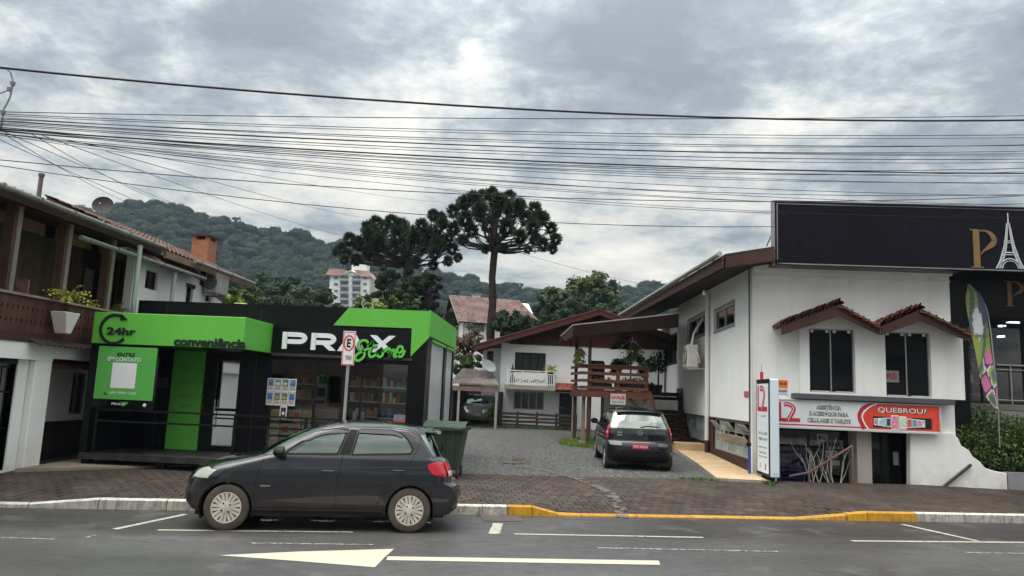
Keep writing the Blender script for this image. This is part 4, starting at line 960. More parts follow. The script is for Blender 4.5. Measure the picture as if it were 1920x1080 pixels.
# row of phones printed on the sign
mb = MB(); px0 = aty(1637, 800, YF).x; mb.box(px0, fx1-.2, YF-.007, YF-.0045, fz0+.07, fz0+.33); mb.build('phone_backdrop', blk, fs)
x = px0+.02; i = 0; wid = [.08, .085, .09, .10, .17, .17, .11, .1, .09, .08]; hh = [.16, .18, .20, .22, .34, .30, .22, .2, .18, .17]
pc_ = [(.45, .2, .3), (.5, .62, .7), (.25, .5, .55), (.05, .06, .08), (.65, .25, .32), (.55, .6, .45), (.5, .1, .1), (.1, .3, .4), (.5, .2, .3), (.4, .55, .6)]
for w, h, c in zip(wid, hh, pc_):
    z = fz0+.20-h/2; ph = MB(); ph.box(x, x+w, YF-.010, YF-.0071, z, z+h); f = ph.build('printed_phone', white_p, fs)
    ph = MB(); ph.box(x+.008, x+w-.008, YF-.0115, YF-.0101, z+.02, z+h-.02); ph.build('phone_screen', M('phone_%d' % i, c, .3, .5, 18), f); x += w+.012; i += 1
# sunken shop front behind: floor, glass, doors, pillars
mb = MB(); mb.box(5.3, 9.72, 17.7, 21, -.9, -.8); mb.build('sunken_floor', concrete, bld)
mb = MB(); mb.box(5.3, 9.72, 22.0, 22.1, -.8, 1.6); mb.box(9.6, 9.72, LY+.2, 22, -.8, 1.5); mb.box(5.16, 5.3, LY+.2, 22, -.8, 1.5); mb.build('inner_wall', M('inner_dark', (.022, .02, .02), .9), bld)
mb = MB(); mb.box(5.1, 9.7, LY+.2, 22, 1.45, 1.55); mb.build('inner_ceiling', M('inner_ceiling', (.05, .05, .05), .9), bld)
mb = MB(); mb.box(5.04, HX1+.02, 17.55, 17.75, -.9, .2); mb.build('retaining_wall', concrete, bld)
Yg = 19.15
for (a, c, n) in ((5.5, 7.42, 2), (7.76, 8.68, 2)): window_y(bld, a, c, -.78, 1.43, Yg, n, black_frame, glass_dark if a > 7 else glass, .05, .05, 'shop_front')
def cardy(x, y, w, h, Y, s_, name='window_card', lab='', mat=None, tm=black_gloss):
    o_ = aty(x, y, Y); t = thing(name, lab, 'notice', o_); m_ = MB(); m_.box(o_.x, o_.x+w, Y-.006, Y, o_.z, o_.z+h); m_.build('card', mat or M('card_grey', (.42, .42, .43), .6), t)
    if s_: textmesh('lettering', s_, o_+Vector((w*.14, -.006, h*.22)), RX, UZ, w*.72, h*.56, tm, t, bold=.03)
    return t
cardy(1532, 828, .26, .20, Yg-.01, 'RE', lab='white card reading RE high in the sunken shop glass')
cardy(1549, 841, .42, .22, Yg-.02, 'RMA', lab='grey card below RE in the sunken shop glass', mat=M('card_dim', (.22, .23, .22), .6), tm=blk)
cardy(1548, 858, .28, .18, Yg-.01, 'GO', lab='white card reading GO in the sunken shop glass')
cardy(1675, 872, .13, .32, Yg-.01, '', lab='narrow white paper taped on the right sunken door')
cardy(1556, 872, .24, .12, Yg-.01, '', lab='pale paper low behind the branches in the sunken shop', mat=M('card_dim2', (.3, .3, .3), .6))
# blue folding frame
t = thing('blue_rack', 'thin blue wire display rack in the sunken shop entrance', 'rack', (5.9, 18.9, -.8))
A_ = aty(1462, 852, 18.75); B_ = aty(1508, 852, 18.75); C_ = aty(1508, 908, 18.75)
blue = M('rack_blue', (.02, .035, .22), .5); mb = MB()
for a, c in (((A_.x, A_.z), (B_.x, B_.z)), ((B_.x, B_.z), (B_.x, -.8)), ((A_.x, A_.z), (A_.x, -.8)), ((A_.x, C_.z), (B_.x, C_.z)), ((A_.x, C_.z-.3), (B_.x, C_.z-.3))): mb.tube([(a[0], 18.75, a[1]), (c[0], 18.75, c[1])], .012, 6)
mb.build('frame', blue, t)
for k in range(5):
    mb = MB(); z = C_.z+.05+k*.09; mb.tube([(A_.x, 18.76, z), (B_.x, 18.76, z)], .004, 4); mb.build('wire', blue, t)
# handrails
hr = M('handrail_brown', (.16, .09, .075), .6, .1)
t = thing('handrail', 'brown tube handrail rising to a post in front of the sunken shop', 'handrail', aty(1597, 900, 18.0))
Yh = 18.35
p0, p1, p2 = aty(1517, 886, Yh), aty(1598, 836, Yh), aty(1480, 893, Yh)
mb = MB(); mb.tube([p2, p0, p1], .028, 8); mb.build('rail', hr, t, smooth=True)
for p in (p0, p1): mb = MB(); mb.tube([(p.x, Yh, -.8), (p.x, Yh, p.z)], .03, 8); mb.build('post', hr, t, smooth=True)
t = thing('handrail', 'short dark handrail bracketed on the white stair wall', 'handrail', aty(1795, 890, 18.4))
p0, p1 = aty(1764, 917, LY-.16), aty(1821, 871, LY-.16); mb = MB(); mb.beam(p0, p1, .05, .07); mb.build('rail', M('handrail_dark', (.05, .045, .045), .5), t, bevel=.01)
pb = p0.lerp(p1, .72); mb = MB(); mb.tube([pb, pb+Vector((0, .05, -.06)), (pb.x+.03, LY-.002, pb.z-.06)], .012, 6); mb.build('bracket', steel, t)
# bare white branches in a pot
t = thing('dry_branches', 'bare whitish branches standing in a pot before the sunken shop', 'plant', (7.0, 18.7, -.8))
bm_ = M('white_branch', (.48, .46, .42), .8); mb = MB(); rb = random.Random(4)
def branch(p, d, l, r, dep):
    pts = [p]; q = p.copy(); dd = d.copy()
    for i in range(5): dd = (dd+Vector((rb.uniform(-.22, .22), rb.uniform(-.15, .15), rb.uniform(-.05, .12)))).normalized(); q = q+dd*l/5; pts.append(q.copy())
    mb.tube(pts, [r*(1-.13*i) for i in range(6)], 5)
    if dep: 
        for k in (2, 3, 4): branch(pts[k], (dd+Vector((rb.uniform(-.8, .8), rb.uniform(-.3, .3), .1))).normalized(), l*.5, r*.6, dep-1)
for x0 in (aty(1540, 900, 18.75).x, aty(1572, 900, 18.75).x):
    for k in range(3): branch(Vector((x0, 18.75, -.4)), Vector((rb.uniform(-.35, .35), 0, 1)).normalized(), 1.35, .02, 1)
mb.build('branches', bm_, t)
mb = MB(); mb.lathe([(.15, 0), (.22, .4), (.2, .4), (.18, .36)], (6.95, 18.75, -.8), (0, 0, 1), 16); mb.build('pot', concrete, t)
# stair side wall sloping down to the right
YW = LY-.10
mb = MB(); pix = [(1706, 925), (1707, 813), (1785, 811), (1797, 822), (1803, 836), (1818, 845), (1824, 856), (1838, 866), (1848, 878), (1868, 884), (1888, 887), (1890, 925)]
P = [aty(x, y, YW) for x, y in pix]; P[0].z = -.6; P[-1].z = -.3
mb.ext(P, (0, .22, 0)); mb.build('stair_wall', white_wall, bld, bevel=.015)
mb = MB(); mb.box(aty(1890, 900, YW+.05).x, 13.5, YW+.05, YW+.25, -.2, aty(1900, 886, YW+.05).z); mb.build('planter_wall', M('planter_grey', (.25, .25, .27), .8, .1, 2, dirt=.3), bld)
# side wall
wA = (20.41, 22.87, 4.12, 4.74); wB = (24.31, 27.35, 4.17, 4.88)
jA = (18.93, 23.05, .62, 1.52); jB = (23.95, 27.85, .74, 1.58)
mb = MB(); wall_x(mb, LY+.2, 29.4, 1.54, 5.7, LX, .2, [wA, wB]); mb.build('side_wall', white_wall2, bld)
mb = MB(); wall_x(mb, LY+.2, 29.4, -.2, 1.54, LX+.004, .19, [(jA[0], jA[1], .62, 1.53), (jB[0], jB[1], .74, 1.53)]); mb.build('base_wall', dark_brown, bld)
mb = MB(); mb.box(LX-.012, LX+.01, LY+.2, 29.4, 1.52, 1.55); mb.build('base_trim', M('trim_brown', (.10, .05, .04), .7), bld)
fr = M('alu_window', (.42, .43, .42), .45, .05, metal=.2)
for w in (wA, wB):
    f = window_x(bld, w[0], w[1], w[2], w[3], LX+.03, 2, fr, glass_dark, .06, .08)
    mb = MB(); mb.box(LX-.03, LX+.028, w[0]-.06, w[1]+.06, w[2]-.05, w[2]); mb.box(LX-.012, LX-.001, w[0]-.06, w[0], w[2], w[3]+.06); mb.box(LX-.012, LX-.001, w[1], w[1]+.06, w[2], w[3]+.06); mb.box(LX-.012, LX-.001, w[0], w[1], w[3], w[3]+.06); mb.build('casing', M('casing_grey', (.25, .25, .25), .6), f)
# louvred basement windows: each pane a sub-part
pg = M('louvre_glass', (.30, .36, .36), .3, .15, 3, rv=.25, spec=.6); pg2 = M('louvre_panel', (.42, .40, .36), .5, .12, 3, rv=.2)
def louvre(y0, y1, z0, z1, cols, rows_, openp):
    mb = MB(); X = LX+.06
    mb.box(X, X+.05, y0, y1, z0, z0+.05); mb.box(X, X+.05, y0, y1, z1-.05, z1)
    for k in range(cols+1): y = y0+(y1-y0)*k/cols; mb.box(X+.001, X+.049, max(y0, y-.03), min(y1, y+.03), z0+.05, z1-.05)
    for j in range(1, rows_): z = z0+(z1-z0)*j/rows_; mb.box(X+.004, X+.04, y0+.03, y1-.03, z-.012, z+.012)
    f = mb.build('louvre_window', fr, bld); wy = (y1-y0)/cols-.07; hz = (z1-z0)/rows_-.05
    me1 = boxmesh('louvre_pane', .012, wy, hz, pg); me2 = boxmesh('louvre_pane', .012, wy, hz, pg2)
    for i in range(cols):
        for j in range(rows_):
            y = y0+(y1-y0)*(i+.5)/cols; z = z0+(z1-z0)*(j+.5)/rows_; op = openp(i, j)
            o = piece('louvre_pane', me2 if op else me1, (X+.02-(.10 if op else 0), y, z-(.02 if op else 0)), f, (0, math.radians(-38) if op else random.uniform(-.04, .04), 0))
    mb = MB(); mb.box(X+.3, X+.31, y0, y1, z0, z1); mb.build('room_dark', interior, f)
louvre(*jA, 5, 3, lambda i, j: (i, j) in ((0, 2), (1, 1), (0, 1), (2, 2), (3, 1), (4, 2), (2, 1)))
louvre(*jB, 4, 3, lambda i, j: False)
# pipes on the wall
for y, r_, z0, lab in ((23.55, .07, .32, 'thick white downpipe with a brown foot on the side wall'), (LY-.03, .022, .3, 'thin dark pipe at the corner of the white building')):
    t = thing('wall_pipe', lab, 'pipe', (LX, y, z0)); mb = MB(); mb.tube([(LX-.08, y, z0+.5), (LX-.08, y, 5.4)], r_, 10); mb.build('pipe', pvc if r_ > .05 else M('pipe_dark', (.10, .09, .10), .6), t, smooth=True)
    mb = MB(); mb.tube([(LX-.08, y, z0), (LX-.08, y, z0+.5)], r_*1.05, 10); mb.build('foot', dark_brown, t, smooth=True)
# air conditioner on the side wall
t = thing('air_conditioner', 'white outdoor air conditioner unit hung on the side wall', 'air conditioner', (4.6, 25, 3.0))
acx0, acx1 = LX-.52, LX-.10; ay0, ay1 = 22.6, 23.4; az0, az1 = 3.06, 3.78
A_ = aty(1300, 690, 22.6); ay0 = 22.6
sh = aty(1325, 650, 23.2).x
acw = M('ac_white', (.55, .54, .50), .5, .06, 4, dirt=.2, dcol=(.3, .28, .24))
mb = MB(); mb.box(LX-.62, LX-.28, ay0+1.35, ay0+2.25, az0, az1); body = mb.build('casing', acw, t, bevel=.02)
ac_c = Vector((LX-.625, ay0+1.70, (az0+az1)/2))
mb = MB(); mb.lathe([(.25, 0), (.25, .012), (.06, .02)], ac_c, (-1, 0, 0), 24); fan = mb.build('fan_cover', M('fan_dark', (.10, .10, .10), .5), t)
for k in range(5): mb = MB(); mb.ribbon([(.04+.05*k)*Vector((math.cos(a), math.sin(a)))[:] if False else ((.05+.045*k)*math.cos(a), (.05+.045*k)*math.sin(a)) for a in np.linspace(0, 2*PI, 24)], .008, RSIDE, UZ, ac_c+Vector((-.022, 0, 0)), .004); mb.build('grille_ring', acw, fan)
for y_ in (ay0+1.45, ay0+2.1): mb = MB(); mb.box(LX-.62, LX, y_, y_+.05, az0-.06, az0-.001); mb.build('bracket', steel, t)
mb = MB(); mb.tube([(LX-.4, ay0+1.34, az1-.15), (LX-.3, ay0+1.2, az1-.35), (LX-.25, ay0+1.25, az1-.55), (LX-.35, ay0+1.33, az1-.6)], .02, 8); mb.tube([(LX-.45, ay0+1.6, az1), (LX-.35, ay0+1.75, az1+.4), (LX-.02, ay0+1.9, az1+.95)], .04, 8); mb.build('hose', acw, t, smooth=True)
# wrought iron gate
t = thing('iron_gate', 'narrow black ornamental iron gate standing open on the side wall', 'gate', (LX, 28.8, .9))
mb = MB(); X = LX-.06; y0, y1, z0, z1 = 28.0, 29.2, .95, 2.45
for y in (y0, y1): mb.box(X-.015, X+.015, y-.02, y+.02, z0, z1)
for z in (z0, z1-.2, (z0+z1)/2): mb.box(X-.012, X+.012, y0+.02, y1-.02, z-.015, z+.015)
mb.build('frame', black_frame, t)
for k in range(5):
    y = y0+.2+k*.2; mb = MB(); mb.tube([(X, y, z0), (X, y+.06, z0+.4), (X, y-.06, z0+.8), (X, y, z1)], .016, 5); mb.tube([(X, y+.1*math.cos(a), (z0+z1)/2+.35+.1*math.sin(a)) for a in np.linspace(0, 2*PI, 9)], .012, 4); mb.build('bar', black_frame, t)
# recessed porch wall with door and windows
RXW = 5.2
mb = MB(); rw = [(31.2, 34.9, 3.5, 4.85), (36.3, 38.4, 2.3, 4.85), (38.9, 41.5, 3.6, 4.85)]
wall_x(mb, 29.4, 43, .5, 5.8, RXW, .2, rw); mb.box(LX+.2, RXW+.2, 29.2, 29.4, .5, 5.7); mb.build('porch_wall', white_wall2, bld)
window_x(bld, *rw[0], RXW+.05, 3, M('brown_frame', (.04, .03, .028), .6), glass_dark, .12, .1); window_x(bld, *rw[2], RXW+.05, 2, MATS['brown_frame'], glass_dark, .12, .1)
mb = MB(); mb.box(RXW-.03, RXW+.1, rw[1][0]-.1, rw[1][0]+.5, 2.3, 4.9); mb.build('door', M('door_grey', (.22, .22, .23), .6), bld)
mb = MB(); mb.box(RXW+.15, RXW+.19, rw[1][0], rw[1][1], 2.3, 4.85); mb.build('door', interior, bld)
mb = MB(); ex0, ex1 = aty(1175, 650, 40).x, aty(1211, 650, 40).x; ew = (aty(1190, 640, 40).x, aty(1206, 640, 40).x, aty(1200, 682, 40).z, aty(1200, 638, 40).z)
wall_y(mb, ex0, ex1+.6, 1.0, 6.2, 40, .2, [ew]); mb.build('end_wall', white_wall2, bld); window_y(bld, *ew, 40.05, 2, MATS['brown_frame'], glass_dark, .08, .1)
# roof: sloping eave with gutter and soffit
e0, e1 = aty(1360, 476, 17.75), aty(1166, 591, 36)
def eav(f, dz=0, dx=0): p = e0.lerp(e1, f); return Vector((p.x+dx, p.y, p.z+dz))
slope = .24; apx = aty(1450, 462, 17.75)
sl_ = (apx.z-e0.z)/(apx.x-e0.x)
def rp(f, w, dz=0): p = eav(f); return Vector((p.x+w, p.y, p.z+w*sl_+dz))
fS = (18.66-e0.y)/(e1.y-e0.y); mb = MB(); wS_ = 5.24-e0.x
mb.hexa([rp(0, 0, -.07), rp(0, wS_, -.07), rp(fS, wS_, -.07), rp(fS, 0, -.07), rp(0, 0), rp(0, wS_), rp(fS, wS_), rp(fS, 0)])
mb.hexa([rp(fS, 0, -.07), rp(fS, 5, -.07), rp(1, 5, -.07), rp(1, 0, -.07), rp(fS, 0), rp(fS, 5), rp(1, 5), rp(1, 0)]); mb.build('roof', M('roof_sheet', (.04, .028, .026), .8, .3, 2), bld)
mb = MB(); P = [rp(0, .0, -.075), rp(0, wS_, -.075), rp(0, wS_, -.36), rp(0, .0, -.34)]; mb.ext(P, (0, -.045, 0)); mb.build('verge_board', dark_brown, bld)
mb = MB(); P = [eav(0, -.075, -.03), eav(1, -.075, -.03), eav(1, -.34, -.03), eav(0, -.34, -.03)]; mb.ext(P, (-.04, 0, 0)); mb.build('eave_board', M('eave_brown', (.065, .036, .030), .7, .2, 3, dirt=.5, dcol=(.06, .04, .03)), bld)
mb = MB()
path = [eav(f, -.0, -.13) for f in np.linspace(0, 1, 8)]; mb.tube(path, .065, 10); mb.build('gutter', galv, bld, smooth=True)
for f in np.linspace(.04, .96, 12):
    p = eav(f, 0, -.13); mb = MB(); mb.tube([p+Vector((.07*math.cos(a), .01, .072*math.sin(a))) for a in np.linspace(PI, 2*PI, 7)], .008, 4); mb.build('gutter_strap', galv, bld)
soff = M('soffit_boards', (.026, .018, .017), .7, .2, 3, wood='y', rv=.3)
nb = 8
for k in range(nb):
    w0, w1_ = .0+k*.17, .0+k*.17+.162
    mb = MB(); mb.add([rp(0, w0, -.36-w0*0), rp(0, w1_, -.36), rp(1, w1_, -.36), rp(1, w0, -.36)], [(0, 3, 2, 1), (0, 1, 2, 3)]); 
    mb = MB(); mb.hexa([rp(0, w0, -.35), rp(0, w1_, -.35), rp(1, w1_, -.35), rp(1, w0, -.35), rp(0, w0, -.33), rp(0, w1_, -.33), rp(1, w1_, -.33), rp(1, w0, -.33)]); mb.build('soffit_board', soff, bld)
# light bulb under the eave
p = aty(1320, 548, 21); mb = MB(); mb.lathe([(.03, .06), (.03, .03), (.055, -.02), (.04, -.07), (.0, -.09)], p, (0, 0, 1), 10); mb.build('eave_lamp', white_p, None, smooth=True, label='small white lamp under the brown eave of the side wall', cat='lamp')

# ---- big black roof sign
YB = LY-.72
g = thing('roof_sign', 'huge black shop sign with gold letter and white tower on top', 'sign', (9, YB, 5.5))
bx = aty(1452, 377, YB); bz1 = bx.z; bz0 = aty(1453, 496, YB).z
mb = MB(); mb.box(bx.x, 15.2, YB, YB+.16, bz0, bz1); mb.build('box', M('big_sign_black', (.006, .0045, .009), .28, .2, .6, rvar=.06, spec=.22), g)
mb = MB(); mb.box(bx.x-.045, bx.x-.001, YB-.02, YB+.16, bz0-.02, bz1+.02); mb.box(bx.x+.05, 15.2, YB-.012, YB-.001, bz0+.02, bz0+.045); mb.box(bx.x, 15.2, YB-.02, YB+.16, bz1+.001, bz1+.025); mb.box(bx.x+.05, bx.x+.07, YB-.012, YB-.001, bz0+.045, bz1-.05)
mb.box(bx.x+.071, 15.2, YB-.012, YB-.001, bz1-.07, bz1-.055); mb.build('edge', M('sign_edge_grey', (.22, .22, .23), .5), g)
def bigP(o_, h, w, Y, par, mat, t=.03):
    mb = MB(); st_ = w*.24
    def q(pts): mb.ext([Vector((o_.x+a*w, Y, o_.z+c*h)) for a, c in pts], (0, -t, 0))
    q([(.12, .03), (.36, .03), (.36, .97), (.12, .97)]); q([(0, 0), (.5, 0), (.46, .03), (.04, .03)]); q([(0, 1), (.36, 1), (.36, .97), (.03, .97)])
    pts = [(.36, .97), (.62, .985), (.88, .90), (1.0, .76), (.94, .60), (.72, .50), (.50, .42), (.40, .33)]; wd = [.02, .05, .15, .2, .19, .10, .035, .02]
    sp = spline([(x, y) for x, y in pts], 5); ws = np.interp(np.linspace(0, 1, len(sp)), np.linspace(0, 1, 8), wd)
    L_, R2 = [], []
    for i, p in enumerate(sp):
        d = (sp[min(i+1, len(sp)-1)]-sp[max(i-1, 0)]).normalized(); nn = Vector((-d.y*1, d.x, 0)); a = p+nn*ws[i]*.08; c = p-nn*ws[i]*.95
        L_.append((o_.x+a.x*w, Y-t, o_.z+a.y*h)); R2.append((o_.x+c.x*w, Y-t, o_.z+c.y*h))
    mb.grid([L_, R2]); mb.grid([[(x, Y, z) for x, _, z in L_], L_]); mb.grid([R2, [(x, Y, z) for x, _, z in R2]]); return mb.build('gold_letter', mat, par)
o_ = aty(1820, 502, YB); bigP(o_, aty(1820, 430, YB).z-o_.z, aty(1867, 460, YB).x-o_.x, YB-.001, g, gold)
# lattice tower built from strokes
tw = M('tower_white', (.66, .70, .74), .5, .02); cx_ = aty(1894, 500, YB).x; tz0 = aty(1894, 504, YB).z; tz1 = aty(1892, 400, YB).z; H_ = tz1-tz0
mb = MB(); T = lambda pts, w: mb.ribbon([(cx_+a, tz0+c*H_) for a, c in pts], w, RX, UZ, (0, YB-.001, 0), .02)
T([(0, .80), (0, 1.0)], .015); T([(-.04, .80), (.04, .80)], .03)
prof_o = [(.33, 0), (.24, .12), (.17, .28), (.105, .45), (.06, .66), (.03, .82)]; prof_i = [(.24, .0), (.17, .12), (.10, .28), (.055, .45), (.03, .66), (.012, .80)]
for sgn in (-1, 1):
    T([(p.x, p.y) for p in spline([(sgn*a, c) for a, c in prof_o], 4)], .016); T([(p.x, p.y) for p in spline([(sgn*a, c) for a, c in prof_i], 4)], .012)
    for k in range(26):
        f0, f1 = k/26*.8, (k+1)/26*.8
        oo = lambda f: np.interp(f, [c for a, c in prof_o], [a for a, c in prof_o]); ii = lambda f: np.interp(f, [c for a, c in prof_i], [a for a, c in prof_i])
        T([(sgn*oo(f0), f0), (sgn*ii(f1), f1)], .008); T([(sgn*ii(f0), f0), (sgn*oo(f1), f1)], .008)
for f, w in ((.29, .022), (.25, .012), (.47, .016), (.50, .010)):
    a = np.interp(f, [c for _, c in prof_o], [q for q, _ in prof_o])+.02; T([(-a, f), (a, f)], w)
T([(.21*math.cos(a), .02+.16*math.sin(a)) for a in np.linspace(0, PI, 16)], .018); T([(.18*math.cos(a), .0+.14*math.sin(a)) for a in np.linspace(0, PI, 16)], .010)
mb.build('tower_drawing', tw, g)
# soffit strip under the sign
mb = MB(); mb.box(bx.x+.01, 9.73, YB+.161, LY-.001, bz0+.01, bz0+.09); mb.build('sign_soffit', M('soffit_grey', (.20, .19, .19), .8), g); mb = MB(); mb.box(9.731, 15.2, YB+.161, LY+.4, bz0+.01, bz0+.09); mb.build('sign_soffit', black_panel, g)
mb = MB(); mb.box(LX, 9.73, LY-.16, LY-.002, 5.30, 5.46); mb.box(LX, 9.73, LY-.05, LY-.001, 5.16, 5.19); mb.build('cornice', white_wall, bld)
mb = MB(); a_ = aty(1437, 462, LY+.3); c_ = aty(1449, 436, LY+.3); mb.tube([a_, c_], .015, 6); mb.build('sign_stay', black_frame, g)
mb = MB(); mb.box(9.04, 9.3, LY-.03, LY-.001, aty(1785, 668, LY).z, aty(1785, 656, LY).z); o_ = aty(1773, 668, LY)
hp = thing('house_number_plate', 'small dark house number plate on the white wall beside the black shop', 'plate', o_)
mb = MB(); mb.box(o_.x, o_.x+.30, LY-.02, LY-.001, o_.z, o_.z+.16); mb.build('plate', M('plate_bronze', (.10, .08, .06), .4, .2, 8, metal=.3), hp)
textmesh('digits', '1502', (o_.x+.04, LY-.02, o_.z+.04), RX, UZ, .22, .085, M('plate_digits', (.35, .32, .26), .5), hp, bold=.02)
# small orange sale sign and red tag
o_ = aty(1460, 737, LY); t = thing('sale_sign', 'small orange and white ALUGA-SE sign on the white wall above the fascia', 'sign', o_)
mb = MB(); mb.box(o_.x-.12, o_.x+.21, LY-.02, LY-.001, o_.z+.13, o_.z+.32); mb.build('orange_plate', orange_p, t)
mb = MB(); mb.box(o_.x-.12, o_.x+.21, LY-.02, LY-.001, o_.z-.02, o_.z+.126); mb.build('white_plate', M('plate_white', (.55, .55, .55), .5), t)
textmesh('lettering', 'ALUGA-SE', (o_.x-.10, LY-.02, o_.z+.20), RX, UZ, .29, .07, blk, t, bold=.02); textmesh('lettering', '99145-8300', (o_.x-.10, LY-.02, o_.z+.02), RX, UZ, .29, .06, blk, t, bold=.02)
o_ = aty(1401, 744, LY+.4); t = thing('street_tag', 'tiny red and white tag on the corner of the side wall', 'sign', (LX, 19.0, o_.z)); mb = MB(); mb.box(LX-.02, LX-.001, 18.85, 19.35, o_.z, o_.z+.14); mb.build('plate', M('tag_red', (.5, .12, .12), .5, .6, 30), t)
# ---- totem
TX, TY0, TY1 = 5.0, 17.38, 18.45; tz0, tz1 = .36, 2.58
t = thing('totem_sign', 'tall white L2 totem sign with a black framed face', 'sign', (TX+.1, 17.9, .25))
mb = MB(); mb.box(TX+.001, TX+.215, TY0, TY1, tz0, tz1); mb.build('case', M('totem_white', (.60, .68, .74), .35, .03, 1), t, bevel=.03)
mb = MB(); mb.box(TX-.012, TX, TY0+.005, TY1-.005, tz0+.0, tz1-.005); mb.build('face_frame', black_frame, t)
mb = MB(); mb.box(TX-.018, TX-.0121, TY0+.07, TY1-.07, tz0+.07, tz1-.11); mb.build('face', M('totem_face', (.74, .80, .84), .4, .03), t)
mb = MB(); mb.box(TX+.05, TX+.17, TY0+.2, TY1-.2, .2, tz0-.001); mb.build('foot', black_frame, t)
fo = Vector((TX-.019, TY1-.17, 1.83)); l2(fo, RSIDE, UZ, (.76, .60), t, M('totem_red', (.50, .02, .06), .4), .003)
dk = M('totem_text', (.10, .13, .18), .5); 
def tt(s_, y, z, w, h, b_=.0, par=t): textmesh('lettering', s_, (TX-.0185, y, z), RSIDE, UZ, w, h, dk, par, bold=b_, depth=.001)
tt('CELULARES', TY1-.42, 1.70, .38, .045); tt('99114-1678', TY1-.22, 1.28, .68, .075, .02); tt('98801-4178', TY1-.22, 1.15, .68, .075, .02)
tt('Assistência técnica', TY1-.2, .98, .7, .05); tt('Celulares e tablets', TY1-.24, .86, .6, .05); tt('Acessórios e películas', TY1-.2, .76, .7, .05)
mb = MB(); mb.ribbon([(.04*math.cos(a), .04*math.sin(a)) for a in np.linspace(0, 2*PI, 12)], .02, RSIDE, UZ, (TX-.0185, TY1-.35, .58), .001); mb.box(TX-.02, TX-.0185, TY1-.8, TY1-.72, .5, .64); mb.build('symbol', dk, t)
textmesh('lettering', 'PROJETO', (TX+.06, TY0-.001, tz0+.06), RX, UZ, .11, .035, M('totem_green', (.08, .2, .1), .5), t, depth=.001)
mb = MB(); mb.tube([(TX+.05, 18.2, tz1-.02), (TX+.05, 18.2, tz1+.18)], .04, 8); mb.tube([(TX+.05, 18.2, tz1+.18), (TX+.05, 18.2, tz1+.36)], .006, 5); mb.build('red_stub', red_p, t)
# cable tangle and blue meter pipe left of the totem
t = thing('blue_pipe', 'short blue pipe with a dark meter at the corner behind the totem', 'pipe', (LX-.1, 18.4, .3)); mb = MB(); mb.tube([(LX-.12, 18.45, .28), (LX-.12, 18.45, .95)], .035, 8); mb.build('pipe', M('pipe_blue', (.03, .05, .25), .5), t, smooth=True)
mb = MB(); mb.lathe([(.06, -.03), (.06, .03)], (LX-.14, 18.45, 1.02), (0, -1, 0), 10); mb.build('meter', black_frame, t)

# ================================================================ black boutique on the far right
bt = thing('black_boutique', 'black fronted boutique with lit glass front at the right edge', 'shop', (12, 19, .5))
YQ = LY+.12
mb = MB(); mb.box(9.731, 10.12, YQ-.1, YQ+.3, 1.75, bz0-.002); mb.build('pillar', black_panel, bt)
fz = aty(1890, 594, YQ).z
mb = MB(); mb.box(10.121, 15.2, YQ, YQ+.15, fz, bz0-.002); mb.build('fascia', black_panel, bt)
o_ = aty(1885, 574, YQ); bigP(o_, aty(1885, 527, YQ).z-o_.z, aty(1918, 540, YQ).x-o_.x, YQ-.001, bt, M('gold_dim', (.16, .09, .035), .5), .02)
TZ = 2.25
mb = MB(); mb.box(9.74, 15.2, 19.6, 24, TZ-.15, TZ); mb.build('floor', M('boutique_floor', (.2, .18, .16), .4), bt)
mb = MB(); mb.box(9.74, 15.2, 19.62, 19.8, -.2, TZ-.151); mb.build('terrace_wall', M('terrace_grey', (.3, .3, .3), .8, .1, 2), bt)
Yg2 = YQ+1.3
window_y(bt, 10.1, 12.3, TZ, fz, Yg2, 2, black_frame, glass, .05, .06, 'glass_front'); window_y(bt, 12.3, 15.2, TZ, fz, Yg2, 2, black_frame, glass, .05, .06, 'glass_front')
mb = MB(); mb.box(9.74, 15.2, 23.9, 24, TZ, 5.4); mb.box(9.74, 9.8, YQ+.3, 23.9, TZ, 5.4); mb.box(9.8, 15.2, YQ+.16, 23.9, 5.2, 5.25); mb.build('inner_wall', M('boutique_inner', (.035, .03, .032), .8), bt)
lampm = M('lit_panel', (.8, .85, .9), .5, emit=(.75, .95, 1.0, 1.2))
for x, y, Y in ((1896, 606, 22), (1878, 632, 22.5), (1880, 612, 22.8)):
    p = aty(x, y, Y); q = thing('ceiling_lamp', {1896: 'bright white lamp highest behind the boutique glass', 1878: 'small lit lamp lowest behind the boutique glass', 1880: 'small lit lamp left behind the boutique glass'}[x], 'lamp', p)
    mb = MB(); mb.box(p.x-.02, p.x+((.24) if x == 1896 else .10), Y, Y+.2, p.z, p.z+.05); mb.build('panel', lampm, q); mb = MB(); mb.box(p.x+.1, p.x+.12, Y+.08, Y+.1, p.z+.05, 5.2); mb.build('rod', black_frame, q)
# shelves inside boutique
sh_ = thing('display_shelf', 'pale display shelves with goods behind the boutique glass', 'shelf', (11, 22, TZ))
for k in range(5): mb = MB(); z = TZ+.25+k*.34; mb.box(10.9, 12.4, 22.2, 22.6, z, z+.03); mb.build('shelf_board', M('shelf_pale', (.25, .25, .25), .5), sh_)
for k in range(26):
    x = 10.95+random.random()*1.35; z = TZ+.28+random.randrange(5)*.34; h = random.uniform(.1, .26); mb = MB(); mb.box(x, x+.07, 22.25, 22.4, z+.001, z+h)
    mb.build('boxed_item', random.choice((pm[5], pm[1], pm[6])), None, label='small boxed item on the display shelves behind the boutique glass', cat='box', group='goods on the boutique shelves')
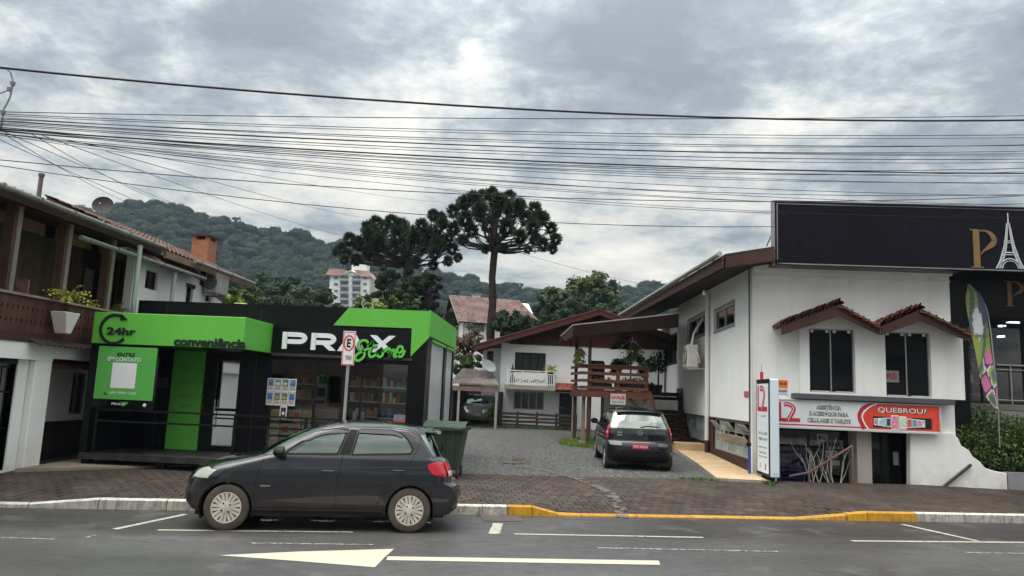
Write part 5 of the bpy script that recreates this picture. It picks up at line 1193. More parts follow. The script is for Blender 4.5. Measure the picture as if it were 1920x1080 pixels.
# terrace railing
rl = thing('terrace_railing', 'steel tube railing on the boutique terrace above the hedge', 'railing', (11.5, LY+.5, TZ)); Yr = 19.68
r0 = aty(1868, 684, Yr)
mb = MB(); mb.tube([(r0.x, Yr, r0.z), (15, Yr, r0.z)], .028, 8); mb.build('rail', steel, rl, smooth=True)
mb = MB(); mb.tube([(r0.x, Yr, r0.z-.12), (15, Yr, r0.z-.12)], .014, 8); mb.tube([(r0.x, Yr, TZ+.1), (15, Yr, TZ+.1)], .014, 8); mb.build('rail', steel, rl, smooth=True)
x = r0.x+.35
while x < 15: mb = MB(); mb.tube([(x, Yr, TZ), (x, Yr, r0.z)], .016, 6); mb.build('baluster', steel, rl); x += .38
# feather flag
t = thing('feather_flag', 'tall narrow green and pink feather flag before the boutique', 'flag', aty(1868, 765, LY-.05)); Yf = LY-.02
pl_ = [(1815, 533), (1812, 560), (1818, 610), (1828, 668), (1836, 705), (1850, 742), (1864, 766)]; pr_ = [(1815, 533), (1836, 552), (1849, 580), (1856, 620), (1861, 670), (1866, 715), (1870, 766)]
def flagP(side, f, dy=0):
    L_ = pl_ if side == 0 else pr_; k = f*(len(L_)-1); i = min(int(k), len(L_)-2); r_ = k-i; a, c = L_[i], L_[i+1]; p = aty(a[0]+(c[0]-a[0])*r_, a[1]+(c[1]-a[1])*r_, Yf); p.y += dy; return p
flm = {n_: M('flag_'+n_, c, .7, .08, 2) for n_, c in dict(grey=(.09, .10, .17), lime=(.28, .36, .09), slate=(.12, .17, .17), pink=(.55, .18, .33), white=(.62, .62, .62), purple=(.14, .03, .12), dark=(.10, .09, .11)).items()}
def flagcol(u, v):
    if v < .42 and u > 1.05-1.9*(v-.02)+.0 and u > .35+v*.8: return 'grey'
    if (u-.45)**2*1.2+((v-.36)*3.1)**2 < .10: return 'white'
    if v < .60: return 'lime' if (u+v*2.4) % 1.0 < .72 else 'slate'
    k = math.sin(u*4+v*17)+math.cos(v*25-u*5+1)
    return 'pink' if k > .6 else 'purple' if k > 0 else 'white' if k > -.4 else 'lime' if k > -1.1 else 'slate'
names = list(flm); nu, nv = 14, 70; mb = MB()
for j in range(nv):
    for i in range(nu):
        q = []
        for (a, c) in ((i, j), (i+1, j), (i+1, j+1), (i, j+1)):
            u, v = a/nu, c/nv; p = flagP(0, v).lerp(flagP(1, v), u); p.y += .05*math.sin(u*3+v*9); q.append(p)
        mb.add(q, [(0, 3, 2, 1)], names.index(flagcol((i+.5)/nu, (j+.5)/nv)))
mb.build('cloth', [flm[n_] for n_ in names], t)
tp = flagP(0, 0); mb = MB(); mb.tube([flagP(1, f)+Vector((.02, 0, 0)) for f in np.linspace(0, 1, 20)]+[Vector((aty(1872, 790, Yf).x, Yf, 1.2))], .014, 6); mb.build('pole', steel, t, smooth=True)
o_ = flagP(0, .40); textmesh('lettering', 'Sensual', o_+Vector((.06, -.07, .02)), RX, UZ, .30, .09, flm['grey'], t, bold=.01)
# ================================================================ left house (long timber balcony facing the shop)
HXF = -9.6
def AX(x, y, X=HXF): return atx(x, y, X)
lh = thing('balcony_house', 'old two storey house with dark timber balcony and white walls on the left', 'house', (-10.5, 15, .3))
zfl = 2.68
# lower storey walls
mb = MB(); wall_x(mb, 8.0, 13.4, .1, 2.56, -9.95, .2, [(11.2, 13.13, .25, 2.25)]); mb.box(-9.95, -9.62, 13.4, 13.88, 2.24, 2.56); wall_x(mb, 13.88, 17.2, .1, 2.56, -10.62, .2, [(15.75, 16.35, 1.15, 2.05)]); mb.box(-10.62, -9.62, 13.88, 17.2, 2.30, 2.56)
mb.box(-9.749, -9.62, 8, 13.4, 2.25, 2.56)
mb.build('lower_wall', white_wall2, lh)
mb = MB(); mb.box(-9.94, -9.62, 13.42, 13.88, .2, 2.24); mb.build('pier', white_wall2, lh, bevel=.02)
mb = MB(); mb.box(-9.94, -9.78, 13.13, 13.418, .2, 2.24); mb.build('pier', grey_wall, lh)
mb = MB(); mb.box(-9.97, -9.76, 11.15, 13.125, 2.16, 2.248); mb.build('lintel', M('lintel_dark', (.035, .032, .03), .8), lh)
mb = MB(); mb.box(-10.60, -10.38, 13.89, 17.2, .1, 1.02); mb.build('base_wall', M('base_dark', (.028, .024, .022), .85, .2, 2, dirt=.4, dcol=(.06, .05, .04)), lh)
mb = MB(); mb.box(-10.379, -10.30, 14.75, 15.15, .42, .78); mb.build('meter_box', M('box_dark', (.04, .03, .03), .6), lh, bevel=.01)
window_x(lh, 15.75, 16.35, 1.15, 2.05, -10.58, 2, M('win_grey', (.2, .2, .21), .5), glass_dark, .05, .06)
mb = MB(); mb.box(-9.62, -9.618, 8, 9, 2.3, 2.4)
# courtyard seen through the gate
mb = MB(); mb.box(-10.75, -10.65, 8, 13.5, .1, 2.4); mb.box(-10.64, -9.96, 13.5, 13.6, .1, 2.4); mb.build('courtyard_wall', white_wall2, lh)
mb = MB(); mb.box(-10.64, -10.6, 10, 13.2, .1, .8); mb.build('courtyard_base', M('court_red', (.09, .04, .03), .8), lh)
gt = thing('iron_gate', 'dark iron bar gate at the far left between grey and white piers', 'gate', (-9.8, 12, .2))
mb = MB(); X = -9.86
for z in (.32, 1.0, 1.65, 2.10): mb.box(X-.015, X+.015, 11.22, 13.12, z-.018, z+.018)
mb.build('rail', black_frame, gt)
y = 11.26
while y < 13.12:
    mb = MB(); mb.tube([(X, y, .28), (X, y, 2.12)], .012, 6); mb.lathe([(.004, .0), (.02, .03), (.004, .09)], (X, y, 2.0), (0, 0, 1), 6); mb.build('bar', black_frame, gt); y += .135
# small tiled awning beside the pier
t = thing('small_awning', 'small corrugated red awning beside the white pier of the left house', 'awning', AX(120, 685))
mb = MB(); rows = []
for i in range(2):
    xx = (-10.5, -9.72)[i]; zz = (2.36, 2.14)[i]; rows.append([(xx, 13.8+(16.7-13.8)*k/120, zz+.022*math.cos(2*PI*k/6)) for k in range(121)])
mb.grid(rows); mb.grid([[(a, c, d-.012) for a, c, d in r_] for r_ in rows], flip=True); mb.build('sheet', M('awning_red', (.19, .07, .06), .7, .3, 3, dirt=.5, dcol=(.07, .05, .05)), t, smooth='all')
mb = MB(); mb.box(-10.5, -9.75, 13.74, 13.78, 2.08, 2.36); mb.build('side_board', dark_brown, t)
# balcony: floor beam, boards, rails
mb = MB(); mb.box(HXF-.12, HXF, 8.5, 16.45, 2.56, 2.74); mb.build('floor_beam', M('beam_brown', (.06, .030, .028), .7, .25, 2, wood='y'), lh)
mb = MB(); mb.box(-11.3, HXF-.121, 8.5, 16.45, 2.57, 2.66); mb.build('balcony_floor', wood_dark, lh)
bm_b = bpy.data.meshes.new('railing_board'); b = MB(); hw, h_ = .062, .66
prof = [(hw, 0), (hw, .16), (hw*.55, .21), (hw, .26), (hw, .40), (hw*.55, .45), (hw, .50), (hw, h_)]
pts = [(0, p, z) for p, z in prof]+[(0, -p, z) for p, z in prof[::-1]]; b.ext(pts, (-.022, 0, 0)); bm_b.from_pydata(b.v, [], b.f); bm_b.materials.append(wood_rail)
y = 8.6
while y < 16.4: piece('railing_board', bm_b, (HXF-.03, y, 2.72), lh); y += .128
mb = MB(); mb.box(HXF-.11, HXF+.01, 8.5, 16.45, 3.385, 3.43); mb.build('hand_rail', M('rail_pale', (.26, .20, .18), .7, .2, 3, wood='y'), lh)
mb = MB(); mb.box(HXF-.07, HXF-.052, 8.5, 16.45, 2.86, 2.92); mb.box(HXF-.07, HXF-.052, 8.5, 16.45, 3.26, 3.32); mb.build('inner_rail', wood_dark, lh)
mb = MB(); mb.box(HXF-.1, HXF-.03, 16.45, 16.5, 2.7, 3.42); mb.build('end_board', wood_dark, lh)
# posts
for (tx, bxp) in ((36, 30), (137, 127), (221, 213)):
    yp = AX((tx+bxp)/2, 480).y; mb = MB(); mb.box(HXF-.26, HXF-.08, yp-.09, yp+.09, 2.66, 5.0); mb.build('post', wood_dark, lh); mb = MB(); mb.box(HXF-.079, HXF-.06, yp-.02, yp+.085, 3.43, 4.98); mb.build('post_edge', M('post_edge', (.20, .17, .16), .7, .2, 3), lh)
yp = 10.9; mb = MB(); mb.box(HXF-.26, HXF-.08, yp-.09, yp+.09, 2.66, 5.0); mb.build('post', wood_dark, lh)
# header beam and short lighter boards between the posts
mb = MB(); mb.box(HXF-.28, HXF-.06, 8.5, 17.3, 4.98, 5.16); mb.build('header_beam', dark_brown, lh)
ys = [10.9, AX(33, 480).y, AX(132, 480).y, AX(217, 480).y, 16.9]
lb = M('valance_board', (.17, .095, .07), .7, .3, 3, wood='y', rv=.2)
for a, c in zip(ys, ys[1:]): mb = MB(); mb.box(HXF-.62, HXF-.58, a+.35 if a < 13 else a-.0, c+.3, 4.72, 4.95); mb.build('valance_board', lb, lh)
# back wall of the balcony: vertical boards, window, door
bmat = wood_board; BX = -11.25
me = boxmesh('wall_board', .03, .118, 2.5, bmat); y = 9.0
wy0, wy1 = atx(150, 540, BX).y, atx(212, 540, BX).y; dy0, dy1 = atx(222, 550, BX).y, atx(252, 550, BX).y
while y < 18.95:
    if wy0-.02 < y < wy1+.02:
        piece('wall_board', me, (BX-random.uniform(0, .008), y, 5.95), lh) if y < 0 else None
    elif not (dy0 < y < dy1): piece('wall_board', me, (BX-random.uniform(0, .008), y, 3.92), lh)
    y += .124
mb = MB(); mb.box(BX-.2, BX-.03, 8.5, 19.1, 2.6, 5.2); mb.build('back_wall', dark_brown, lh)
mb = MB(); mb.box(BX-.03, BX+.01, wy0-.05, wy1+.05, 4.62, 5.15); mb.build('window_header', wood_dark, lh)
f = window_x(lh, wy0, wy1, 2.72, 4.62, BX-.02, 3, M('frame_brown', (.05, .025, .02), .6), glass_dark, .07, .05)
for k, (a, c) in enumerate(((.06, .32), (.55, .95))):
    mb = MB(); rows = []
    for z in (2.8, 4.55): rows.append([(BX+.028+.012*math.sin(j*1.3), wy0+(wy1-wy0)*(a+(c-a)*j/30), z) for j in range(31)])
    mb.grid(rows); mb.build('curtain', curtain, f, smooth='all')
# lattice brick screen
br = M('lattice_brick', (.17, .07, .05), .8, .3, 6, rv=.25); bk = boxmesh('lattice_block', .06, .14, .09, br); z = 2.76; r = 0
while z < 4.6:
    y = dy0+(.08 if r % 2 else 0)
    while y < dy1: piece('lattice_block', bk, (BX+.0, y, z), lh); y += .175
    z += .115; r += 1
mb = MB(); mb.box(-11.3, HXF-.05, 8.5, 17.4, 5.17, 5.2); mb.build('veranda_ceiling', dark_brown, lh)
# end corner of the veranda and white upper wall
mb = MB(); WX = -9.80; aw0, aw1 = atx(349, 550, WX).y, atx(362, 550, WX).y; sw0, sw1 = atx(272, 530, WX).y, atx(296, 530, WX).y
ww = (sw0, sw1, atx(283, 543, WX).z, atx(283, 508, WX).z); aw = (aw0, aw1, atx(356, 570, WX).z, atx(356, 538, WX).z); tw_ = (atx(385, 560, WX).y, atx(395, 560, WX).y, atx(390, 566, WX).z, atx(390, 554, WX).z)
wend = atx(418, 550, WX).y
wall_x(mb, 16.55, wend, .2, 5.05, WX-.2, .2, [ww, aw, tw_]); mb.build('upper_wall', white_wall, lh)
mb = MB(); mb.box(-11.3, WX-.201, 19.0, 19.1, 2.6, 5.15); mb.box(WX-.23, WX-.201, 16.56, 19.0, 2.6, 5.05); mb.build('veranda_end_wall', dark_brown, lh)
for w in (ww, aw, tw_): window_x(lh, *w, WX-.12, 2 if w is ww else 1, MATS['frame_brown'], glass_dark, .05, .05)
mb = MB(); mb.box(WX, WX+.03, aw[0]-.05, aw[1]+.05, aw[3]-.02, aw[3]+.08); mb.build('arch_trim', MATS['frame_brown'], lh)
# dark boarded gable part near the end
mb = MB(); a_, c_ = atx(378, 510, WX+.03), atx(418, 520, WX+.03)
y = a_.y
while y < wend-.02:
    f_ = (y-a_.y)/(wend-a_.y); mb = MB(); mb.box(WX+.002, WX+.03, y, min(y+.17, wend), 4.62-.32*f_, 5.12); mb.build('gable_board', wood_dark, lh); y += .18
# AC box on the wall
p = atx(378, 545, WX); t = thing('air_conditioner', 'weathered outdoor air conditioner high on the left house end wall', 'air conditioner', p)
mb = MB(); mb.box(WX+.08, WX+.42, p.y-.05, p.y+.75, p.z-.05, p.z+.5); mb.build('casing', M('ac_old', (.32, .31, .29), .6, .15, 4, dirt=.5), t, bevel=.015)
mb = MB(); mb.lathe([(.2, 0), (.2, .01), (.05, .015)], (WX+.25, p.y-.052, p.z+.23), (0, -1, 0), 18); mb.build('fan_cover', MATS['fan_dark'], t)
for y_ in (.05, .6): mb = MB(); mb.box(WX, WX+.42, p.y+y_, p.y+y_+.04, p.z-.1, p.z-.051); mb.build('bracket', steel, t)
# roofs
def slope_roof(y0, y1, xe, ze, xr, zr, name_par):
    mb = MB(); mb.hexa([(xe, y0, ze-.06), (xr, y0, zr-.06), (xr, y1, zr-.06), (xe, y1, ze-.06), (xe, y0, ze), (xr, y0, zr), (xr, y1, zr), (xe, y1, ze)]); mb.build('roof', dark_brown, name_par)
    mb = MB(); nrow = int(math.hypot(xr-xe, zr-ze)/.36); ncol = int((y1-y0)/.2)*6
    for r_ in range(nrow):
        f0, f1 = r_/nrow, (r_+1.12)/nrow; L0, L1 = [], []
        for k in range(ncol+1):
            y = y0+(y1-y0)*k/ncol; c = .028*math.cos(2*PI*k/6); L0.append((xe-.05+(xr-xe)*f0, y, ze+(zr-ze)*f0+.07+c)); L1.append((xe-.05+(xr-xe)*f1, y, ze+(zr-ze)*f1+.035+c))
        mb.grid([L0, L1], flip=True); mb.grid([[(a, c, d-.03) for a, c, d in L0], L0], flip=True)
    mb.build('roof_tiles', tile_old, name_par, smooth=True, kind='stuff')
ra = AX(0, 345, -9.32); rb_ = AX(310, 462, -9.32); ze = (ra.z+rb_.z)/2
slope_roof(7.5, rb_.y+.05, -9.45, ze, -12.6, ze+1.0, lh)
def gutter(y0, y1, X, z, par, mat=M('gutter_grey', (.17, .17, .16), .55, .15, 3, dirt=.5, dcol=(.08, .065, .05))):
    mb = MB(); mb.tube([(X, y0, z), (X, y1, z)], .05, 10); g_ = mb.build('gutter', mat, par, smooth=True)
    y = y0+.3
    while y < y1: mb = MB(); mb.box(X-.056, X+.056, y-.012, y+.012, z-.056, z+.056); mb.build('gutter_joint', M('gutter_joint', (.12, .11, .10), .6), g_); y += .95
gutter(7.5, rb_.y, -9.32, ze-.03, lh)
mb = MB(); mb.box(-9.46, -9.42, 7.5, rb_.y+.05, ze-.17, ze-.01); mb.build('eave_board', dark_brown, lh)
mb = MB(); mb.add([(-9.42, 7.5, ze-.12), (-9.95, 7.5, ze-.03), (-9.95, rb_.y, ze-.03), (-9.42, rb_.y, ze-.12)], [(0, 1, 2, 3)]); mb.build('soffit', wood_dark, lh)
u0, u1 = AX(366, 492, -9.32), AX(478, 527, -9.32); ze2 = (u0.z+u1.z)/2
slope_roof(rb_.y+.25, u1.y, -9.45, ze2, -12.6, ze2+1.25, lh)
gutter(u0.y, u1.y, -9.32, ze2-.03, lh)
mb = MB(); mb.box(-9.5, -9.42, rb_.y+.3, u1.y, ze2-.17, ze2-.01); mb.build('eave_board', M('eave_pale', (.20, .14, .09), .7, .2, 3), lh)
mb = MB(); mb.add([(-9.42, rb_.y+.3, ze2-.13), (-9.95, rb_.y+.3, ze2-.05), (-9.95, u1.y, ze2-.05), (-9.42, u1.y, ze2-.13)], [(0, 1, 2, 3)]); mb.build('soffit', wood_dark, lh)
mb = MB(); mb.box(-12.6, -9.8, wend, wend+.1, 4.0, ze2+.1); mb.build('end_wall', wood_dark, lh)
# lower pent roof and its gutter
g0, g1 = AX(151, 448, -9.42), AX(385, 521, -9.42); zg = (g0.z+g1.z)/2
gutter(g0.y, g1.y, -9.42, zg, lh)
mb = MB(); rows = [[(-9.46-.5*i, 16.3+(g1.y-16.3)*k/90, zg+.06+.30*i+.02*math.cos(2*PI*k/6)) for k in range(91)] for i in range(2)]; mb.grid(rows, flip=True); mb.build('pent_roof', tile_old, lh, smooth='all')
# downpipes
for x0_, y0_, y1_, X in ((263, 460, 600, -9.38), (328, 508, 600, -9.5)):
    a_ = atx(x0_, y0_, X); mb = MB(); mb.tube([(X, a_.y, a_.z), (X, a_.y, 1.0)], .055, 10); mb.build('downpipe', M('downpipe_grey', (.34, .38, .38), .5, .08, 3), lh, smooth=True)
# chimney with its own brick pattern as bricks
def brickmat():
    m, N, L, b = nodemat('chimney_brick'); geo = N.new('ShaderNodeNewGeometry'); sp = N.new('ShaderNodeSeparateXYZ'); L.new(geo.outputs['Position'], sp.inputs[0]); ad = N.new('ShaderNodeMath'); L.new(sp.outputs[0], ad.inputs[0]); L.new(sp.outputs[1], ad.inputs[1]); cb = N.new('ShaderNodeCombineXYZ'); L.new(ad.outputs[0], cb.inputs[0]); L.new(sp.outputs[2], cb.inputs[1])
    t = N.new('ShaderNodeTexBrick'); L.new(cb.outputs[0], t.inputs[0]); t.inputs['Scale'].default_value = 1; t.inputs['Brick Width'].default_value = .21; t.inputs['Row Height'].default_value = .07; t.inputs['Mortar Size'].default_value = .008
    t.inputs['Color1'].default_value = (.40, .15, .06, 1); t.inputs['Color2'].default_value = (.28, .10, .05, 1); t.inputs['Mortar'].default_value = (.20, .14, .10, 1); L.new(t.outputs[0], b.inputs[0]); b.inputs['Roughness'].default_value = .9; return m
c0_, c1_ = atx(381, 492, -10.35), atx(416, 462, -10.35)
mb = MB(); cy0 = c0_.y; mb.box(-10.75, -10.25, cy0, cy0+.55, 4.9, c1_.z-.02)
ch = mb.build('chimney', brickmat(), lh)
mb = MB()
for a, c, d, e in ((-10.75, -10.63, 0, .12), (-10.37, -10.25, 0, .12), (-10.75, -10.63, .43, .55), (-10.37, -10.25, .43, .55)): mb.box(a, c, cy0+d, cy0+e, c1_.z-.02, c1_.z+.08)
mb.build('chimney_vent', brickmat(), ch)
mb = MB(); mb.box(-10.80, -10.20, cy0-.05, cy0+.60, c1_.z+.08, c1_.z+.13); mb.build('chimney_cap', dark_brown, ch)
mb = MB(); mb.box(-10.8, -10.2, cy0-.04, cy0+.60, ze2+.22, ze2+.40); mb.build('flashing', galv, ch)
# dish and flue
p = atx(193, 385, -10.2); t = thing('satellite_dish', 'dark round satellite dish on the tiled roof of the left house', 'satellite dish', p)
mb = MB(); dv = Vector((.35, -1, .35)).normalized(); mb.lathe([(.0, -.05), (.10, -.045), (.17, -.02), (.215, .015), (.22, .02), (.17, -.008), (.10, -.03), (.0, -.038)], p, dv, 24); mb.build('reflector', M('dish_grey', (.045, .042, .045), .6, .1), t, smooth=True)
mb = MB(); mb.tube([p-dv*.05, p-dv*.1+Vector((0, 0, -.1)), (p.x-.0, p.y+.12, p.z-.45)], .018, 6); mb.build('mast', steel, t); mb = MB(); mb.tube([p-Vector((0, 0, .2)), p+dv*.28-Vector((0, 0, .1))], .008, 5); mb.build('feed_arm', steel, t)
a_, c_ = atx(72, 372, -10.6), atx(77, 330, -10.6); mb = MB(); mb.tube([(a_.x, a_.y, a_.z-.3), (c_.x, a_.y, c_.z)], .045, 10); mb.lathe([(.06, 0), (.06, .05), (.0, .08)], (c_.x, a_.y, c_.z), (0, 0, 1), 10); mb.build('flue_pipe', M('flue', (.13, .11, .10), .7), None, smooth=True, label='thin brown flue pipe standing on the left house roof', cat='pipe')
# tile fringe under the balcony and white planter
mb = MB(); y = 13.2; tmf = bpy.data.meshes.new('fringe_tile'); b = MB(); rows = [[(0, -.09+.18*i/6, .03*math.sin(PI*i/6)) for i in range(7)], [(.30, -.09+.18*i/6, .03*math.sin(PI*i/6)-.10) for i in range(7)]]; b.grid(rows); b.grid([[(a, c, d-.018) for a, c, d in r_] for r_ in rows], flip=True); b.grid([[(a, c, d-.018) for a, c, d in rows[1]], rows[1]]); tmf.from_pydata(b.v, [], b.f); tmf.materials.append(M('fringe', (.055, .035, .032), .8, .3, 4, rv=.3))
while y < 16.4: piece('fringe_tile', tmf, (HXF-.02, y, 2.62), lh); y += .17
p0 = atx(101, 624, -9.30); t = thing('planter', 'white tapered planter with a small palm outside the timber balcony', 'planter', p0)
yc = (atx(98, 600, -9.3).y+atx(143, 600, -9.3).y)/2; X = -9.38; zb0, zt0 = 2.66, 3.06; w0, w1_ = .25, .40
zz0, zz1 = atx(118, 625, -9.3).z, atx(118, 584, -9.3).z
yA = atx(101, 610, -9.4).y+.1; yB = yA+.34
mb = MB(); hx = .16
mb.hexa([(X-hx*.75, yA+.08, zz0), (X+hx*.75, yA+.08, zz0), (X+hx*.75, yB-.12, zz0), (X-hx*.75, yB-.12, zz0), (X-hx, yA-.06, zz1), (X+hx, yA-.06, zz1), (X+hx, yB+.04, zz1), (X-hx, yB+.04, zz1)]); mb.build('pot', M('planter_white', (.66, .62, .58), .6, .05), t, bevel=.012)
def fronds(name, c, n, L_, mat, par, w=.02, up=.6, seed=1, segs=6):
    r = random.Random(seed); mb = MB()
    for i in range(n):
        a = r.uniform(0, 2*PI); l = L_*r.uniform(.6, 1); e = r.uniform(.3, 1)*up; pts = []
        for k in range(segs+1):
            f = k/segs; pts.append(Vector(c)+Vector((math.cos(a)*l*f, math.sin(a)*l*f, l*e*1.3*f-l*1.0*f*f*.8)))
        q = Vector((-math.sin(a), math.cos(a), 0))*w
        mb.grid([[p-q*(1-k/segs*.8) for k, p in enumerate(pts)], [p+q*(1-k/segs*.8) for k, p in enumerate(pts)]])
        for k in range(1, segs):   # leaflets
            for sg in (-1, 1): mb.add([pts[k], pts[k]+q*sg*5+Vector((0, 0, -.05)), pts[k]+(pts[min(k+1, segs)]-pts[k])*.5], [(0, 1, 2)])
    return mb.build(name, mat, par)
yc = (yA+yB)/2; fronds('fronds', (X, yc, zz1+.28), 26, .5, leafY, t, .012, 1.0, 3); mb = MB(); mb.tube([(X, yc, zz1-.02), (X, yc, zz1+.32)], [.05, .035], 8); mb.build('stem', bark, t)
for i, (x, y, lab) in enumerate(((155, 570, 'yellow green palm in a pot behind the balcony rail near the middle post'), (200, 572, 'low spiky green plant behind the balcony rail by the right post'), (212, 570, 'reddish spiky plant by the right end of the timber balcony'), (8, 560, 'green potted plant at the far left end of the timber balcony'))):
    p = atx(x, y, -9.95); t = thing('potted_plant', lab, 'plant', (p.x, p.y, zfl)); fronds('leaves', (p.x, p.y, 3.42), 22, .42, (leafY, leafB, M('leaf_red', (.22, .09, .06), .6), leafA)[i], t, .012, 1.1, 20+i)
    mb = MB(); mb.lathe([(.1, 0), (.14, .28), (.12, .28), (.11, .26)], (p.x, p.y, zfl), (0, 0, 1), 14); mb.tube([(p.x, p.y, zfl+.2), (p.x, p.y, 3.43)], .025, 6); mb.build('pot', tile_red, t)
# red and green striped folding chair on the balcony
p = atx(50, 548, -10.0); t = thing('garden_chair', 'red and green striped garden chair on the timber balcony', 'chair', (p.x, p.y, zfl))
for k in range(7): mb = MB(); mb.box(p.x-.2, p.x-.17, p.y-.24+k*.07, p.y-.24+k*.07+.068, 3.1, 3.75); mb.build('back_strip', (M('chair_red', (.3, .03, .04), .7), M('chair_green', (.03, .10, .07), .7))[k % 2], t)
mb = MB(); mb.tube([(p.x-.18, p.y-.27, zfl), (p.x-.18, p.y-.27, 3.78), (p.x-.18, p.y+.27, 3.78), (p.x-.18, p.y+.27, zfl)], .014, 6); mb.build('frame', steel, t)
mb = MB(); mb.box(p.x-.16, p.x+.3, p.y-.25, p.y+.25, 3.08, 3.1); mb.build('seat', MATS['chair_red'], t)
# ================================================================ chalet at the back of the yard
YC = 34.0
ch = thing('back_chalet', 'white two storey chalet with wide brown gable at the end of the yard', 'house', (0, 34, .5))
def q(x, y, Y=YC): return aty(x, y, Y)
cw0, cw1 = q(938, 700).x, 5.1; zg0 = q(1000, 645).z
wU = (q(965, 680).x, q(1023, 680).x, 2.98, q(990, 661).z); wL = (q(963, 750).x, q(1020, 750).x, q(990, 768).z, q(990, 734).z); dr_ = (q(1048, 770).x, q(1075, 770).x, .5, q(1060, 737).z)
mb = MB(); wall_y(mb, cw0, cw1, .3, zg0, YC, .2, [wU, wL, dr_]); wall_y(mb, cw0-.95, cw0, .3, 4.1, YC+1.2, .2, [(cw0-.75, cw0-.45, 2.9, 3.95)]); mb.box(cw0, cw0+.2, YC+.2, 42, .3, zg0); mb.build('wall', M('chalet_white', (.84, .86, .86), .85, .04, .6, dirt=.08, dcol=(.5, .48, .44)), ch)
window_y(ch, *wU, YC+.06, 4, black_frame, glass_dark, .06, .06); window_y(ch, *wL, YC+.06, 4, MATS['alu_window'], M('glass_curtained', (.035, .033, .034), .12, .4, 5, spec=.6), .04, .06); window_y(ch, cw0-.75, cw0-.45, 2.9, 3.95, YC+1.25, 1, dark_brown, glass_dark, .05, .05)
mb = MB(); mb.box(*dr_[:2], YC+.08, YC+.12, .5, dr_[3]); dd = mb.build('door', M('door_dark', (.018, .016, .016), .5), ch); mb = MB(); mb.lathe([(.03, 0), (.03, .05)], (dr_[0]+.12, YC+.08, 1.45), (0, -1, 0), 8); mb.build('handle', steel, dd)
# gable boards
eL, ap = q(888, 650, 33.1), q(1124, 582, 33.1); eR = Vector((ap.x+(ap.x-eL.x), 33.1, eL.z)); sl2 = (ap.z-eL.z)/(ap.x-eL.x)
x = cw0
while x < cw1:
    x1 = min(x+.19, cw1); mx = (x+x1)/2; zt_ = ap.z-.18-abs(mx-ap.x)*sl2-.05; 
    if zt_ > zg0+.02: mb = MB(); mb.box(x+.004, x1-.004, YC-.035-random.uniform(0, .006), YC, zg0-.05, zt_); mb.build('gable_board', redbrown, ch)
    x += .19
mb = MB(); mb.ext([(cw0, YC+.01, zg0), (cw1, YC+.01, zg0), (cw1, YC+.01, ap.z-.2-abs(cw1-ap.x)*sl2), (ap.x, YC+.01, ap.z-.2), (cw0, YC+.01, ap.z-.2-abs(cw0-ap.x)*sl2)], (0, .1, 0)); mb.build('gable_backing', dark_brown, ch)
for a, c, nm in ((eL, ap, 'l'), (ap, eR, 'r')):
    mb = MB(); mb.hexa([a+Vector((0, 0, -.12)), c+Vector((0, 0, -.12)), Vector((c.x, 43, c.z-.12)), Vector((a.x, 43, a.z-.12)), a, c, Vector((c.x, 43, c.z)), Vector((a.x, 43, a.z))]); mb.build('roof', M('chalet_roof', (.045, .03, .028), .8, .3, 2), ch)
    mb = MB(); P = [a+Vector((0, -.03, .03)), c+Vector((0, -.03, .03)), c+Vector((0, -.03, -.22)), a+Vector((0, -.03, -.20))]; mb.ext(P, (0, .028, 0)); mb.build('barge_board', redbrown, ch)
    mb = MB(); P = [a+Vector((-.03, -.06, .035)), c+Vector((0, -.06, .035)), c+Vector((0, -.06, .085)), a+Vector((-.03, -.06, .085))]; mb.ext(P, (0, .4, 0)); mb.build('verge_strip', M('verge_tile', (.13, .05, .04), .8, .2, 5), ch)
# balcony
bx0, bx1 = q(951, 710, 33.1).x, q(1040, 710, 33.1).x; zs0, zs1 = q(1000, 731, 33.1).z, q(1000, 723, 33.1).z; zr = q(1000, 696, 33.1).z
mb = MB(); mb.box(bx0-.12, bx1+.05, 33.0, YC, zs0, zs1); mb.build('balcony_slab', concrete, ch)
rw_ = M('railing_white', (.68, .68, .66), .5, .04)
mb = MB()
for z in (zs1+.06, zr-.12, zr): mb.box(bx0, bx1, 33.05, 33.09, z-.018, z+.018); mb.box(bx0, bx0+.04, 33.09, YC, z-.018, z+.018); mb.box(bx1-.04, bx1, 33.09, YC, z-.018, z+.018)
rl = mb.build('balcony_rail', rw_, ch)
x = bx0+.02; k = 0
while x < bx1:
    mb = MB(); w = .022 if k % 8 == 0 else .016; mb.box(x-w, x+w, 33.055, 33.085, zs1, zr-.02 if k % 8 == 0 else zr-.14); mb.build('baluster', rw_, rl); x += .085; k += 1
p = q(1033, 696, 33.3); t = thing('potted_fern', 'bright green fern in a pot at the right end of the white balcony', 'plant', (p.x, 33.3, zs1)); fronds('leaves', (p.x, 33.3, zr+.08), 40, .40, leafY, t, .02, 1.2, 31); mb = MB(); mb.lathe([(.12, 0), (.17, zr-zs1)], (p.x, 33.3, zs1), (0, 0, 1), 12); mb.build('pot', black_frame, t)
p = q(961, 695, 33.4); mb = MB(); mb.lathe([(.1, 0), (.12, .2), (.07, .45), (.09, .6), (.05, .75), (.01, .95)], (p.x, 33.4, zs1), (0, 0, 1), 10); mb.build('garden_figure', M('figure_dark', (.04, .05, .045), .7), None, smooth=True, label='dark slender garden figure at the left end of the white balcony', cat='figure')
for k, x in enumerate((.35, .75, 1.15, 1.55)): mb = MB(); fronds('balcony_plant', (bx0+x, 33.5, zs1+.15), 14, .3, leafA, None, .02, 1.2, 40+k); o = bpy.data.objects[-1] if False else None
for o in [o for o in COL.objects if o.name.startswith('balcony_plant')]: props(o, 'small green plant on the floor of the white balcony', 'plant', 'small plants along the white balcony floor')
